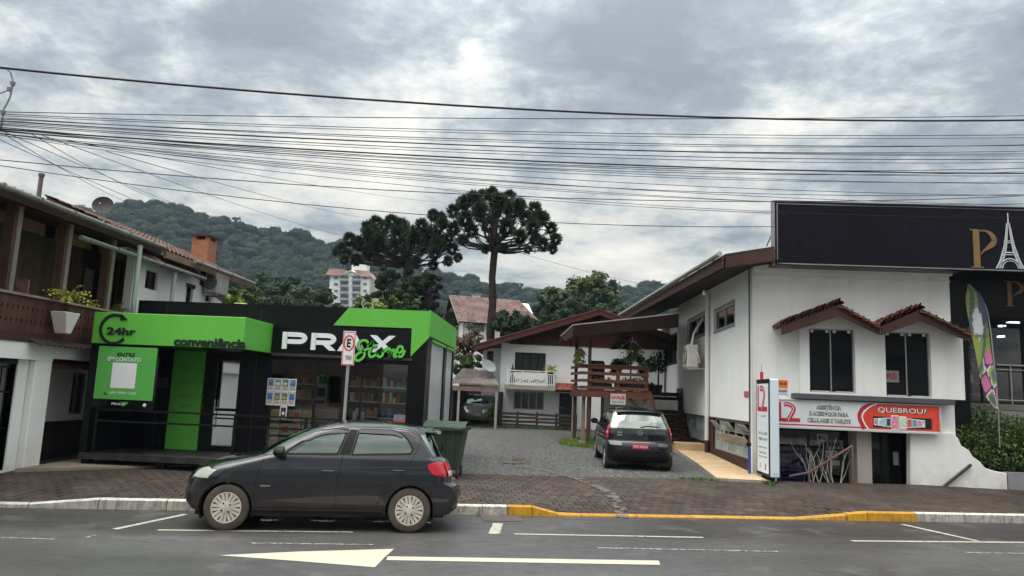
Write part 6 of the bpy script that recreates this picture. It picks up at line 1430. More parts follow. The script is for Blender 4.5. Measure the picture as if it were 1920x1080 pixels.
# tiled porch roof and column
ax0, ax1 = q(1042, 725, 33.0).x, q(1081, 725, 33.0).x; z0_, z1_ = q(1060, 731, 33).z, q(1060, 720, 34).z
t = thing('porch_awning', 'small red tiled awning over the dark door of the chalet', 'awning', (ax0, 33.5, z0_)); n_ = 9; tw2 = (ax1-ax0)/n_
tmm = bpy.data.meshes.new('roof_tile'); b = MB(); rows = [[(-tw2/2+tw2*i/6, 0, .03*math.sin(PI*i/6)) for i in range(7)], [(-tw2/2+tw2*i/6, .55, .03*math.sin(PI*i/6)+.02) for i in range(7)]]; b.grid(rows, flip=False); b.grid([[(a, c, d-.02) for a, c, d in rows[0]], rows[0]]); tmm.from_pydata(b.v, [], b.f); tmm.materials.append(M('tile_bright', (.26, .075, .05), .8, .3, 5, rv=.3))
for i in range(n_):
    for j in range(2): piece('roof_tile', tmm, (ax0+tw2*(i+.5), 33.0+.48*j, z0_+(z1_-z0_)*.48*j), t, (math.atan2(z1_-z0_, 1.0), 0, 0))
mb = MB(); mb.box(ax0, ax1, 33.05, 33.12, z0_-.10, z0_-.03); mb.box(ax0, ax1, 33.12, YC, z0_-.06, z0_-.03); mb.build('frame', dark_brown, t)
mb = MB(); mb.box(ax1-.16, ax1, 33.1, 33.26, .4, z0_-.10); mb.build('column', white_p, t)
for x in (974, 1029):
    p = q(x, 736, 33.5); mb = MB(); mb.lathe([(.09, 0), (.09, .03), (.05, .05)], (p.x, 33.5, zs0-.05), (0, 0, 1), 12); mb.build('ceiling_lamp', white_p, None, label=('left' if x < 1000 else 'right')+' small white round lamp under the chalet balcony', cat='lamp')
# ---- slatted fence
fz = lambda x: gz(x, 33.3)
fx0, fx1 = q(934, 780, 33.2).x, q(1080, 780, 33.2).x; fc = thing('slat_fence', 'low dark horizontal slat fence in front of the chalet', 'fence', (fx0, 33.2, .5))
fm = M('fence_wood', (.045, .033, .028), .8, .3, 3, wood='x', rv=.25, dirt=.4, dcol=(.10, .09, .08)); nb_ = 4; zt_ = q(1000, 774, 33.2).z
for k in range(nb_+1): x = fx0+(fx1-fx0)*k/nb_; mb = MB(); mb.box(x-.05, x+.05, 33.2, 33.3, .35, zt_+.03); mb.build('post', fm, fc)
for k in range(nb_):
    a, c = fx0+(fx1-fx0)*k/nb_, fx0+(fx1-fx0)*(k+1)/nb_
    for j in range(4):
        z = .62+(zt_-.70)*j/3; j0, j1 = random.uniform(-.02, .02), random.uniform(-.02, .02); mb = MB(); mb.hexa([(a, 33.16, z+j0-.05), (c, 33.16, z+j1-.05), (c, 33.19, z+j1-.05), (a, 33.19, z+j0-.05), (a, 33.16, z+j0+.05), (c, 33.16, z+j1+.05), (c, 33.19, z+j1+.05), (a, 33.19, z+j0+.05)]); mb.build('slat', fm, fc)
# ---- carport with corrugated roof
YK = 31.5; k0, k1 = q(845, 720, YK).x, q(936, 723, YK).x; zk = q(900, 724, YK).z
cp = thing('carport', 'old carport with mossy corrugated roof at the end of the yard', 'carport', ((k0+k1)/2, 33, .5)); kb = q(900, 693, 35.5)
mb = MB(); rows = []
for i in range(2):
    y, z = ((YK, zk+.08), (35.5, kb.z))[i]; xa, xb = (k0, k1) if i == 0 else (k0, q(918, 693, 35.5).x)
    rows.append([(xa+(xb-xa)*k/150, y, z+.05*math.cos(2*PI*k/6)) for k in range(151)])
mb.grid(rows); mb.grid([[(a, c, d-.02) for a, c, d in rows[0]], rows[0]]); mb.build('corrugated_roof', fibre, cp, smooth='all')
mb = MB(); mb.box(k0, k1, YK+.05, YK+.15, zk-.22, zk-.02); mb.build('beam', wood_pale, cp)
mb = MB(); mb.box(k0, k0+.12, YK+.2, 36.5, .3, zk-.2); mb.box(k0, k1+.3, 36.5, 36.7, .3, zk+.3); mb.box(k1-.1, k1+.02, YK+1.6, 36.5, .3, zk-.2); mb.build('wall', interior, cp)
for x in (q(859, 760, YK).x, k1-.1): mb = MB(); mb.box(x-.05, x+.05, YK+.05, YK+.15, .4, zk-.22); mb.build('post', concrete, cp)
p = q(916, 686, 33); t = thing('satellite_dish', 'pale satellite dish above the carport roof by the chalet', 'satellite dish', p)
dv = Vector((.5, -.6, .65)).normalized(); mb = MB(); mb.lathe([(.0, -.08), (.2, -.06), (.34, 0), (.36, .03), (.2, -.03), (.0, -.05)], p, dv, 24); mb.build('reflector', M('dish_pale', (.22, .26, .27), .6, .1), t, smooth=True); mb = MB(); mb.tube([p-dv*.07, (p.x-.1, p.y+.1, p.z-.8)], .025, 6); mb.build('mast', steel, t)
# ---- timber deck
YD = 24.6; D = lambda x, y, Y=YD: aty(x, y, Y)
dx0, dx1 = D(1102, 740).x, D(1216, 740).x; dz0, dz1 = D(1150, 746).z, D(1150, 732).z
dk_ = thing('timber_deck', 'raised brown timber deck on stilts with slatted railing beside the white building', 'deck', (2, 26, .4))
dxl = D(1080, 740).x-.15; dyb = 28.6
mb = MB(); mb.box(dxl+.3, dx1, YD, YD+.07, dz0, dz1); mb.build('rim_board', wood_deck, dk_)
mb = MB(); mb.hexa([(dxl, YD+1.6, dz0), (dxl+.30, YD, dz0), (dxl+.36, YD+.05, dz0), (dxl+.06, YD+1.65, dz0), (dxl, YD+1.6, dz1), (dxl+.30, YD, dz1), (dxl+.36, YD+.05, dz1), (dxl+.06, YD+1.65, dz1)]); mb.build('rim_board', wood_deck, dk_)
y = YD+.08
while y < dyb: mb = MB(); mb.box(dxl+.35, 4.8 if y > 28.4 else dx1, y, y+.13, dz1-.05, dz1); mb.build('floor_board', wood_dark, dk_); y += .14
hs = [D(1150, y).z for y in (728, 715, 701, 689)]
for z in hs: mb = MB(); mb.box(dxl+.28, dx1, YD-.03, YD, z-.055, z+.045); mb.build('rail', wood_deck, dk_)
for z in hs: mb = MB(); mb.hexa([(dxl, YD+1.6, z-.05), (dxl+.27, YD, z-.05), (dxl+.30, YD+.0, z-.05), (dxl+.03, YD+1.6, z-.05), (dxl, YD+1.6, z+.04), (dxl+.27, YD, z+.04), (dxl+.30, YD, z+.04), (dxl+.03, YD+1.6, z+.04)]); mb.build('rail', wood_deck, dk_)
for z in hs: mb = MB(); mb.box(dx1-.03, dx1+.0, YD, YD+1.9, z-.05, z+.04); mb.build('rail', wood_deck, dk_)
mb = MB(); mb.box(dxl+.25, dx1+.02, YD-.06, YD+.08, hs[-1]+.046, hs[-1]+.075); mb.build('top_rail', wood_deck, dk_)
rp0 = D(1052, 634, 24.2)
pxs = [1106, 1159, 1212]
for k, x_ in enumerate(pxs):
    x = D(x_, 710).x; mb = MB(); mb.box(x-.06, x+.06, YD+.001, YD+.11, dz1, hs[-1]+.04); mb.build('rail_post', wood_deck, dk_)
for x_, y0, zt2 in ((1104, YD+.12, 4.0), (1088, YD+1.4, 4.0)):
    x = D(x_, 760).x+(0 if y0 < 25 else -.12); mb = MB(); mb.box(x-.055, x+.055, y0, y0+.11, .3, zt2); mb.build('post', wood_pale if False else wood_dark, dk_)
for x, y in ((dxl+.42, YD+.3), (dxl+.15, YD+1.5), (dxl+.7, YD+1.9), (dx1-.1, YD+.2), (1.9, 27.5)): mb = MB(); mb.box(x-.06, x+.06, y-.06, y+.06, .3, dz0); mb.build('stilt', wood_pale, dk_); mb = MB(); mb.box(x-.12, x+.12, y-.12, y+.12, .28, .55); mb.build('stilt_base', concrete, dk_)
mb = MB(); a = Vector((dx1-.1, YD+.15, dz0-.05)); mb.beam((dx1-.6, YD+.1, dz0), (dx1-.05, YD+.1, dz0-.55), .08, .08); mb.build('brace', wood_dark, dk_)
mb = MB(); mb.beam((dx1+.02, YD+.0, dz1), (dx1+.34, YD-.2, dz0-.9), .09, .12); mb.build('brace', wood_deck, dk_)
# deck roof
R0, R1 = D(1074, 612, 24.3), D(1272, 590, 24.3); rb1 = Vector((4.95, 31, R1.z+.25)); 
dr2 = M('deck_roof_dark', (.022, .013, .012), .85, .25, 3, wood='x', spec=.08)
mb = MB(); A = [Vector((R0.x, 24.3, R0.z)), Vector((R1.x+.0, 24.3, R1.z)), Vector((R1.x+.6, 31, R1.z+.35)), Vector((R0.x, 31, R0.z+.35))]; mb.hexa([p-UZ*.10 for p in A]+A); mb.build('roof', dr2, dk_)
mb = MB(); mb.ext([A[0]+Vector((0, -.02, .02)), A[1]+Vector((0, -.02, .02)), A[1]+Vector((0, -.02, -.42)), A[0]+Vector((0, -.02, -.34))], (0, -.04, 0)); mb.build('roof_fascia', dr2, dk_)
tip = D(1052, 633, 24.3); mb = MB(); B_ = [A[0], tip, Vector((tip.x, 31, tip.z+.35)), A[3]]; mb.hexa([p-UZ*.09 for p in B_]+B_); mb.build('roof', dr2, dk_)
mb = MB(); mb.ext([tip+Vector((0, -.02, .03)), A[0]+Vector((0, -.02, .03)), A[0]+Vector((.0, -.02, -.34)), tip+Vector((.12, -.02, -.12))], (0, -.04, 0)); mb.build('roof_fascia', M('deck_fascia_grey', (.05, .036, .034), .75), dk_)
mb = MB(); mb.ext([tip+Vector((-.02, -.07, .035)), A[0]+Vector((0, -.07, .035)), A[0]+Vector((0, -.07, .07)), tip+Vector((-.02, -.07, .07))], (0, .2, 0)); mb.ext([A[0]+Vector((0, -.07, .025)), A[1]+Vector((0, -.07, .025)), A[1]+Vector((0, -.07, .06)), A[0]+Vector((0, -.07, .06))], (0, .2, 0)); mb.build('roof_edge', M('edge_pale', (.30, .28, .27), .6), dk_)
p = D(1160, 650, 31)
mb = MB(); a_, c_, d_ = D(1170, 622, 27.5), D(1143, 655, 27.5), D(1180, 655, 27.5); mb.ext([a_, c_, d_, D(1182, 622, 27.5)], (0, .06, 0)); mb.build('gable_end', M('gable_dark', (.06, .028, .025), .7), dk_)
# things on the deck
def ball_leaves(mb, c, r, n, s, rnd, flat=1.0, kk=1):
    for i in range(n):
        d = Vector((rnd.gauss(0, 1), rnd.gauss(0, 1), rnd.gauss(0, 1))).normalized(); p = Vector(c)+Vector((d.x*r, d.y*r, d.z*r*flat))*rnd.uniform(.55, 1.0)
        a = Vector((rnd.gauss(0, 1), rnd.gauss(0, 1), rnd.gauss(0, 1))).normalized(); b_ = a.cross(d)
        if b_.length < .1: continue
        b_.normalize(); a2 = b_.cross(d+a*.6).normalized(); ss = s*rnd.uniform(.6, 1.3)
        mb.add([p-a2*ss*.5, p+b_*ss*.32, p+a2*ss*.6, p-b_*ss*.32], [(0, 1, 2, 3)])
rd = random.Random(11)
t = thing('barbecue_grill', 'black barbecue grill on the timber deck behind the railing', 'grill', (1.5, 25.4, dz1)); gx = D(1120, 675, 25.4)
mb = MB(); mb.hexa([(gx.x-.35, 25.2, 2.95), (gx.x+.3, 25.2, 2.95), (gx.x+.3, 25.7, 2.95), (gx.x-.35, 25.7, 2.95), (gx.x-.28, 25.3, 3.22), (gx.x+.22, 25.3, 3.22), (gx.x+.22, 25.6, 3.22), (gx.x-.28, 25.6, 3.22)]); mb.build('hood', black_gloss, t, bevel=.04)
mb = MB(); mb.box(gx.x-.3, gx.x+.25, 25.25, 25.65, dz1, 2.949); mb.build('cabinet', black_frame, t); mb = MB(); mb.tube([(gx.x-.2, 25.17, 3.05), (gx.x+.15, 25.17, 3.05)], .012, 6); mb.build('handle', steel, t)
t = thing('hanging_fern', 'pale green fern hanging at the left edge of the deck roof', 'plant', D(1086, 668, 25.6)); c = D(1087, 665, 25.6)
mb = MB(); ball_leaves(mb, c+Vector((0, 0, -.1)), .24, 240, .11, rd, 1.6); mb.build('leaves', leafY, t); mb = MB(); mb.tube([c, (c.x, c.y, 4.05)], .006, 4); mb.build('cord', black_frame, t)
for (x, lab) in ((1128, 'left flower box with yellow flowers on the deck railing'), (1186, 'right dark flower box with green plants on the deck railing')):
    c = D(x, 724, YD+.22); t = thing('flower_box', lab, 'flower box', c); mb = MB(); mb.box(c.x-.34, c.x+.34, YD+.10, YD+.30, c.z-.10, c.z+.10); mb.build('box', M('box_green_dark', (.015, .025, .02), .6), t, bevel=.02)
    mb = MB(); [ball_leaves(mb, (c.x+dx, YD+.2, c.z+.15), .14, 60, .07, rd) for dx in (-.25, -.08, .1, .25)]; mb.build('leaves', leafA, t)
    if x < 1150: mb = MB(); [ball_leaves(mb, (c.x+dx, YD+.15, c.z+.22), .10, 14, .05, rd) for dx in (-.2, 0, .2)]; mb.build('flowers', M('flower_yellow', (.5, .42, .08), .6), t)
for x, y, r_, lab, m_ in ((1183, 672, .42, 'pale leaved shrub with white flowers standing on the deck', leafB), (1160, 690, .3, 'dark green potted shrub in the middle of the deck', leafC), (1208, 690, .36, 'dark green shrub by the house end of the deck', leafC), (1235, 672, .5, 'dark bushy plant on the porch by the brown window', leafC), (1222, 728, .2, 'round dark green plant in a bowl at the top of the steps', leafC)):
    Y_ = 26.2 if x < 1215 else 27.6; c = D(x, y, Y_); t = thing('shrub', lab, 'shrub', (c.x, Y_, dz1)); mb = MB(); 
    for k in range(7): ball_leaves(mb, c+Vector((rd.uniform(-.6, .6)*r_, rd.uniform(-.3, .3), rd.uniform(-.6, .8)*r_)), r_*.5, 90, .09, rd)
    mb.build('leaves', m_, t); mb = MB(); mb.lathe([(.12, dz1), (.16, dz1+.3), (.03, dz1+.3), (.025, c.z)], (c.x, Y_, 0), (0, 0, 1), 10); mb.build('pot', dark_brown, t)
    if x == 1183: mb = MB(); ball_leaves(mb, c+Vector((-.15, -.2, .35)), .45, 70, .07, rd); mb.build('flowers', M('flower_white', (.6, .6, .58), .6), t)
# signboard LAVA-SE
a_, c_ = D(1144, 758), D(1173, 739); t = thing('wash_sign', 'white board reading LAVA-SE hung on the edge of the timber deck', 'sign', a_)
mb = MB(); mb.box(a_.x, c_.x, YD-.045, YD-.031, a_.z, c_.z); mb.build('board', M('board_white', (.50, .49, .48), .6), t)
textmesh('lettering', 'LAVA-SE', (a_.x+.03, YD-.046, a_.z+.17), RX, UZ, c_.x-a_.x-.06, .13, M('paint_red', (.45, .03, .04), .6), t, bold=.04); textmesh('lettering', 'CARROS E ESTOFADOS', (a_.x+.04, YD-.046, a_.z+.05), RX, UZ, c_.x-a_.x-.08, .06, M('paint_grey', (.2, .2, .2), .6), t)
# under the deck: white door wall and dark store
mb = MB(); y_ = 27.9; wall_y(mb, 1.9, 4.7, .35, dz0, y_, .15, [(2.35, 3.2, .35, 1.7)]); us = thing('store_room', 'white walled store room under the timber deck', 'store room', (3, 28, .4)); mb.build('wall', white_wall, us)
mb = MB(); mb.box(2.35, 3.2, y_+.05, y_+.1, .35, 1.7); mb.build('door', dark_brown, us)
# steps from the walkway up to the deck
stp = thing('wooden_steps', 'dark brown wooden steps climbing to the deck beside the white wall', 'stairs', (4.2, 27, .5)); n_ = 11; y0, y1, z0, z1 = 26.3, 28.9, .66, dz1+.05
wst = M('step_wood', (.062, .030, .024), .7, .2, 3, wood='x', rv=.25)
for k in range(n_):
    y = y0+(y1-y0)*k/(n_-1); z = z0+(z1-z0)*k/(n_-1); mb = MB(); mb.box(3.32, 4.86, y, y+.29, z-.04, z); mb.build('tread', wst, stp); mb = MB(); mb.box(3.34, 4.84, y+.03, y+.05, z-.15, z-.041); mb.build('riser', dark_brown, stp)
for x in (3.28, 4.87): mb = MB(); mb.beam((x, y0-.05, z0-.15), (x, y1+.2, z1-.08), .05, .24); mb.build('stringer', wst, stp)
# ================================================================ house with tiled roof farther back
hb = thing('tiled_house', 'white house with large mottled tile roof behind the chalet', 'house', aty(875, 640, 58))
c0 = aty(869, 600, 58); zc_ = c0.z; a20 = math.radians(20); r_ = Vector((math.cos(a20), math.sin(a20), 0)); l_ = Vector((-math.sin(a20), math.cos(a20), 0)); WR, WL = 6.2, 5.2
def HB(u, v, z): p = c0+r_*u+l_*v; return Vector((p.x, p.y, z))
def wallquad(mb, u0, v0, u1, v1, z0, z1): mb.add([HB(u0, v0, z0), HB(u1, v1, z0), HB(u1, v1, z1), HB(u0, v0, z1)], [(0, 1, 2, 3)])
mb = MB(); z0 = 1.0; mb.hexa([HB(0, 0, z0), HB(WR, 0, z0), HB(WR, WL, z0), HB(0, WL, z0), HB(0, 0, zc_), HB(WR, 0, zc_), HB(WR, WL, zc_), HB(0, WL, zc_)])
apz = aty(858, 556, 60.5).z; mb.ext([HB(0.001, 0, zc_), HB(0.001, WL, zc_), HB(0.001, WL/2, apz-.15)], r_*WR); mb.build('wall', white_wall, hb)
ovh = .45; rz0 = zc_-.25
mb = MB(); mb.add([HB(-ovh, -ovh, rz0), HB(WR+ovh, -ovh, rz0), HB(WR-.9, WL/2, apz), HB(-ovh-.2, WL/2, apz), HB(-ovh, WL+ovh, rz0), HB(WR+ovh, WL+ovh, rz0)], [(0, 1, 2, 3), (5, 4, 3, 2), (1, 5, 2)]); 
n0 = len(mb.v); mb.build('roof_deck', dark_brown, hb)
rt = M('mottled_tiles', (.17, .105, .095), .85, .35, 1.2, .35, 9, .4, 20, dirt=.7, dcol=(.30, .26, .24), dscale=1.0)
mb = MB(); nr = 16
for k in range(nr):
    f0, f1 = k/nr, (k+1.05)/nr
    def row(f, dz): 
        u0 = -ovh-.05-.2*f; u1 = WR+ovh-(ovh+.9)*f; v = -ovh-.05+(WL/2+ovh)*f; z = rz0+(apz-rz0)*f+dz; return [HB(u0+(u1-u0)*i/96, v, z+.03*math.cos(2*PI*i/4)) for i in range(97)]
    mb.grid([row(f0, .12), row(f1, .06)], flip=False); mb.grid([row(f0, .06), row(f0, .12)])
mb.build('roof_tiles', rt, hb, kind='stuff')
mb = MB(); mb.ext([HB(-ovh-.06, -ovh, rz0+.1), HB(-ovh-.26, WL/2, apz+.08), HB(-ovh-.26, WL/2, apz-.12), HB(-ovh-.06, -ovh, rz0-.12)], r_*.05); mb.build('barge_board', M('barge_pale', (.35, .30, .27), .7), hb)
mb = MB(); mb.ext([HB(-ovh-.06, WL+ovh, rz0+.1), HB(-ovh-.26, WL/2, apz+.08), HB(-ovh-.26, WL/2, apz-.12), HB(-ovh-.06, WL+ovh, rz0-.12)], r_*.05); mb.build('barge_board', dark_brown, hb)
mb = MB(); P = [HB(-.02, .6, zc_+.2), HB(-.02, WL/2, apz-.5), HB(-.02, WL-.6, zc_+.2)]; mb.ext(P, -r_*.05); mb.build('gable_panel', dark_brown, hb)
for u, v, w, h0, h1, lab in ((1.3, WL/2-.2, .6, apz-.3, apz+.25, 0), (5.0, .9, .6, rz0+.6, rz0+1.35, 0)):
    mb = MB(); mb.hexa([HB(u, v, h0), HB(u+w, v, h0), HB(u+w, v+.5, h0), HB(u, v+.5, h0), HB(u, v, h1), HB(u+w, v, h1), HB(u+w, v+.5, h1), HB(u, v+.5, h1)]); cc = mb.build('chimney', M('chimney_white', (.5, .5, .48), .8, .1), hb)
    mb = MB(); mb.hexa([HB(u-.06, v-.06, h1), HB(u+w+.06, v-.06, h1), HB(u+w+.06, v+.56, h1), HB(u-.06, v+.56, h1), HB(u-.06, v-.06, h1+.07), HB(u+w+.06, v-.06, h1+.07), HB(u+w+.06, v+.56, h1+.07), HB(u-.06, v+.56, h1+.07)]); mb.build('chimney_cap', concrete, cc)
wzt, wzb = aty(895, 605, 58.6).z, aty(895, 622, 58.6).z
for u0, u1 in ((.75, 1.75), (3.9, 4.9)):
    mb = MB(); mb.hexa([HB(u0, -.06, wzb), HB(u1, -.06, wzb), HB(u1, -.001, wzb), HB(u0, -.001, wzb), HB(u0, -.06, wzt), HB(u1, -.06, wzt), HB(u1, -.001, wzt), HB(u0, -.001, wzt)]); f = mb.build('window', M('shutter_grey', (.30, .32, .33), .6), hb)
    for k in range(3): a, c = u0+.06+(u1-u0-.1)*k/3, u0+.02+(u1-u0-.1)*(k+1)/3; mb = MB(); mb.hexa([HB(a, -.075, wzb+.05), HB(c, -.075, wzb+.05), HB(c, -.061, wzb+.05), HB(a, -.061, wzb+.05), HB(a, -.075, wzt-.05), HB(c, -.075, wzt-.05), HB(c, -.061, wzt-.05), HB(a, -.061, wzt-.05)]); mb.build('pane', M('pane_dim', (.10, .12, .13), .2, .3, 2), f)
mb = MB(); mb.tube([HB(.05, -.1, 1), HB(.05, -.1, zc_-.1)], .05, 6); mb.build('downpipe', galv, hb)
# ================================================================ far apartment block
YA = 280.; ab = thing('apartment_block', 'far white apartment block with pinkish roof below the wooded hill', 'building', aty(650, 575, YA))
a0, a1 = aty(615, 570, YA).x, aty(690, 570, YA).x; zt_ = aty(650, 516, YA).z; zb0 = 20
mb = MB(); mb.box(a0, a1, YA, YA+14, zb0, zt_); apk = aty(657, 507, YA).z; mb.ext([(aty(640, 515, YA).x, YA-.3, zt_-.1), (aty(676, 515, YA).x, YA-.3, zt_-.1), (aty(657, 507, YA).x, YA-.3, apk-.3)], (0, 5, 0)); mb.build('wall', M('block_white', (.62, .66, .66), .8, .04, .2), ab)
mb = MB(); mb.box(a1, a1+3.4, YA+3, YA+14, zb0, zt_-.6); mb.build('side_wall', M('block_cream', (.48, .46, .33), .8, .04, .2), ab)
for k, yy in enumerate((521, 532.5, 545, 557, 569)):
    for (xa, xb, wide) in ((626, 634, 0), (638, 653.5, 1), (660.5, 676, 1), (681, 688, 0)):
        p, r2 = aty(xa, yy+4.5, YA), aty(xb, yy-4, YA)
        if not wide: p.z += .35; r2.z -= .35
        mb = MB(); mb.box(p.x, r2.x, YA-.2 if wide else YA-.1, YA-.01, p.z, r2.z); f = mb.build('window', M('recess_grey', (.16, .18, .21), .6, .3, .3) if wide else M('recess_pale', (.35, .40, .42), .6, .3, .3), ab)
        n = 3 if wide else 2
        for j in range(n): c0_, c1_ = p.x+(r2.x-p.x)*(j+.12)/n, p.x+(r2.x-p.x)*(j+.88)/n; mb = MB(); mb.box(c0_, c1_, YA-.26, YA-.2001, p.z+.35, r2.z-.25); mb.build('pane', M('pane_far', (.05, .06, .075), .15, .6, .4), f)
        if wide: mb = MB(); mb.box(p.x-.1, r2.x+.1, YA-1.0, YA-.3, p.z-.25, p.z+.55); mb.build('balcony_front', M('balcony_grey', (.30, .32, .32), .7, .2, .5), f)
pk = M('pink_roof', (.42, .25, .22), .8, .3, .3); rl_ = M('pale_roof', (.55, .50, .46), .8, .2, .3)
L = lambda x, y, dy=0: aty(x, y, YA-.8)+Vector((0, dy, 0))
mb = MB(); mb.hexa([L(610, 515), L(640, 517.5), L(640, 517.5, 12), L(610, 515, 12), L(618, 503), L(646, 505), L(646, 505, 10), L(618, 503, 10)]); mb.build('roof', pk, ab)
mb = MB(); mb.hexa([L(674, 518), L(695, 519), L(695, 519, 12), L(674, 518, 12), L(664, 505.5), L(690, 508), L(690, 508, 10), L(664, 505.5, 10)]); mb.build('roof', pk, ab)
mb = MB(); mb.hexa([L(637, 518), L(657, 508.5), L(657, 503, 12), L(637, 504, 12), L(637, 516), L(657, 506.5), L(657, 501, 12), L(637, 502, 12)]); mb.hexa([L(657, 508.5), L(678, 518.5), L(678, 506, 12), L(657, 503, 12), L(657, 506.5), L(678, 516.5), L(678, 504, 12), L(657, 501, 12)]); mb.build('roof', rl_, ab)
mb = MB(); a, c = aty(659, 506, YA+5), aty(689, 495, YA+5); mb.box(a.x, c.x, YA+5, YA+9, a.z-2, c.z); mb.build('tank_house', MATS['block_white'], ab)
# ================================================================ hills with forest
crest_px = [(-1500, 470), (-600, 450), (-150, 420), (60, 395), (140, 388), (200, 384), (240, 380), (290, 378), (320, 384), (345, 390), (365, 410), (400, 416), (440, 422), (470, 436), (520, 442), (560, 450), (600, 456), (640, 464), (700, 482), (760, 500), (820, 514), (860, 522), (890, 524), (930, 538), (980, 545), (1040, 548), (1100, 552), (1150, 552), (1190, 545), (1230, 538), (1300, 545), (1450, 560), (1700, 570), (2100, 560), (2600, 540), (3600, 560)]
cx_w, cz_w = [], []
YH0, YH1 = 95., 400.
for x, y in crest_px: p = aty(x, y+6, YH1); cx_w.append(p.x); cz_w.append(p.z)
def hillz(x, y):
    c = np.interp(x*YH1/np.maximum(y, 150), cx_w, cz_w); t = np.clip((y-YH0)/(YH1-YH0), 0, 1.25)
    z = c*np.where(t <= 1, t**1.75, 1-(t-1)*.6)
    return z
def nz(x, y, s): return mnoise.noise(Vector((x*s, y*s, 3.7)))
gx_, gy_ = np.linspace(-560, 620, 90), np.linspace(YH0, 500, 46)
mb = MB(); rows = []
for y in gy_:
    rows.append([(x, y, float(hillz(x, y))+5*nz(x, y, .012)*min(1, (y-YH0)/80)-1.0) for x in gx_])
mb.grid(rows); mb.build('hills', M('hill_ground', (.022, .035, .018), .95, .4, .05), smooth='all', kind='structure')
b = MB(); b.add([(-900, 60, -.05), (900, 60, -.05), (900, YH0+8, -.05), (-900, YH0+8, -.05)], [(0, 1, 2, 3)]); b.add([(-900, -500, -.06), (-90, -500, -.06), (-90, 60, -.06), (-900, 60, -.06)], [(0, 1, 2, 3)]); b.add([(90, -500, -.06), (900, -500, -.06), (900, 60, -.06), (90, 60, -.06)], [(0, 1, 2, 3)]); b.add([(-90, -500, -.06), (90, -500, -.06), (90, -60, -.06), (-90, -60, -.06)], [(0, 1, 2, 3)])
b.build('valley_ground', M('valley_green', (.05, .07, .035), .95, .4, .1), kind='structure')
# crowns: displaced clumps merged with numpy
def ico(sub):
    bm = bmesh.new(); bmesh.ops.create_icosphere(bm, subdivisions=sub, radius=1); v = np.array([q.co[:] for q in bm.verts]); f = np.array([[q.index for q in g.verts] for g in bm.faces]); bm.free(); return v, f
iv, if_ = ico(2)
protos = []
for k in range(6):
    d = np.array([1+.30*mnoise.noise(Vector(p)*1.6+Vector((k*7, 0, 0)))+.24*mnoise.noise(Vector(p)*4.2+Vector((0, k*5, 0)))+.10*mnoise.noise(Vector(p)*9+Vector((0, k*5, 0))) for p in iv]); 
    P_ = iv*d[:, None]; rr_ = np.random.default_rng(k+1); D_ = rr_.normal(size=(230, 3)); D_ /= np.linalg.norm(D_, axis=1)[:, None]; idx = np.argmax(D_ @ iv.T, axis=1); c_ = D_*(d[idx][:, None])*rr_.uniform(.90, 1.10, (230, 1))
    t1 = rr_.normal(size=(230, 3)); t1 /= np.linalg.norm(t1, axis=1)[:, None]; t2 = np.cross(t1, D_); tri = np.stack([c_-t1*.13, c_+t1*.10+t2*.10, c_+t1*.02-t2*.13+D_*.05], 1).reshape(-1, 3)
    nb0 = len(iv); ftri = np.arange(690).reshape(-1, 3)+nb0; pf_ = np.concatenate([if_, ftri]); protos.append(np.concatenate([P_, tri])*np.array([1, 1, .82]))
def scatter_crowns(name, mat, pts, seed):
    r = np.random.default_rng(seed); V, F = [], []; n0 = 0
    for (x, y, z, s) in pts:
        P = protos[r.integers(6)]; a = r.uniform(0, 6.28); c, s_ = math.cos(a), math.sin(a)
        Q = P @ np.array([[c, s_, 0], [-s_, c, 0], [0, 0, 1]]); Q = Q*(s*np.array([r.uniform(.85, 1.2), r.uniform(.85, 1.2), r.uniform(.75, 1.25)]))+np.array([x, y, z]); V.append(Q); F.append(pf_+n0); n0 += len(Q)
    V = np.concatenate(V); F = np.concatenate(F); me = bpy.data.meshes.new(name)
    me.vertices.add(len(V)); me.vertices.foreach_set('co', V.ravel()); me.loops.add(len(F)*3); me.loops.foreach_set('vertex_index', F.ravel().astype(np.int32)); me.polygons.add(len(F)); me.polygons.foreach_set('loop_start', np.arange(0, len(F)*3, 3, dtype=np.int32)); me.polygons.foreach_set('loop_total', np.full(len(F), 3, dtype=np.int32)); me.update(calc_edges=True); me.validate()
    me.materials.append(mat); o = bpy.data.objects.new(name, me); COL.objects.link(o); props(o, kind='stuff'); return o
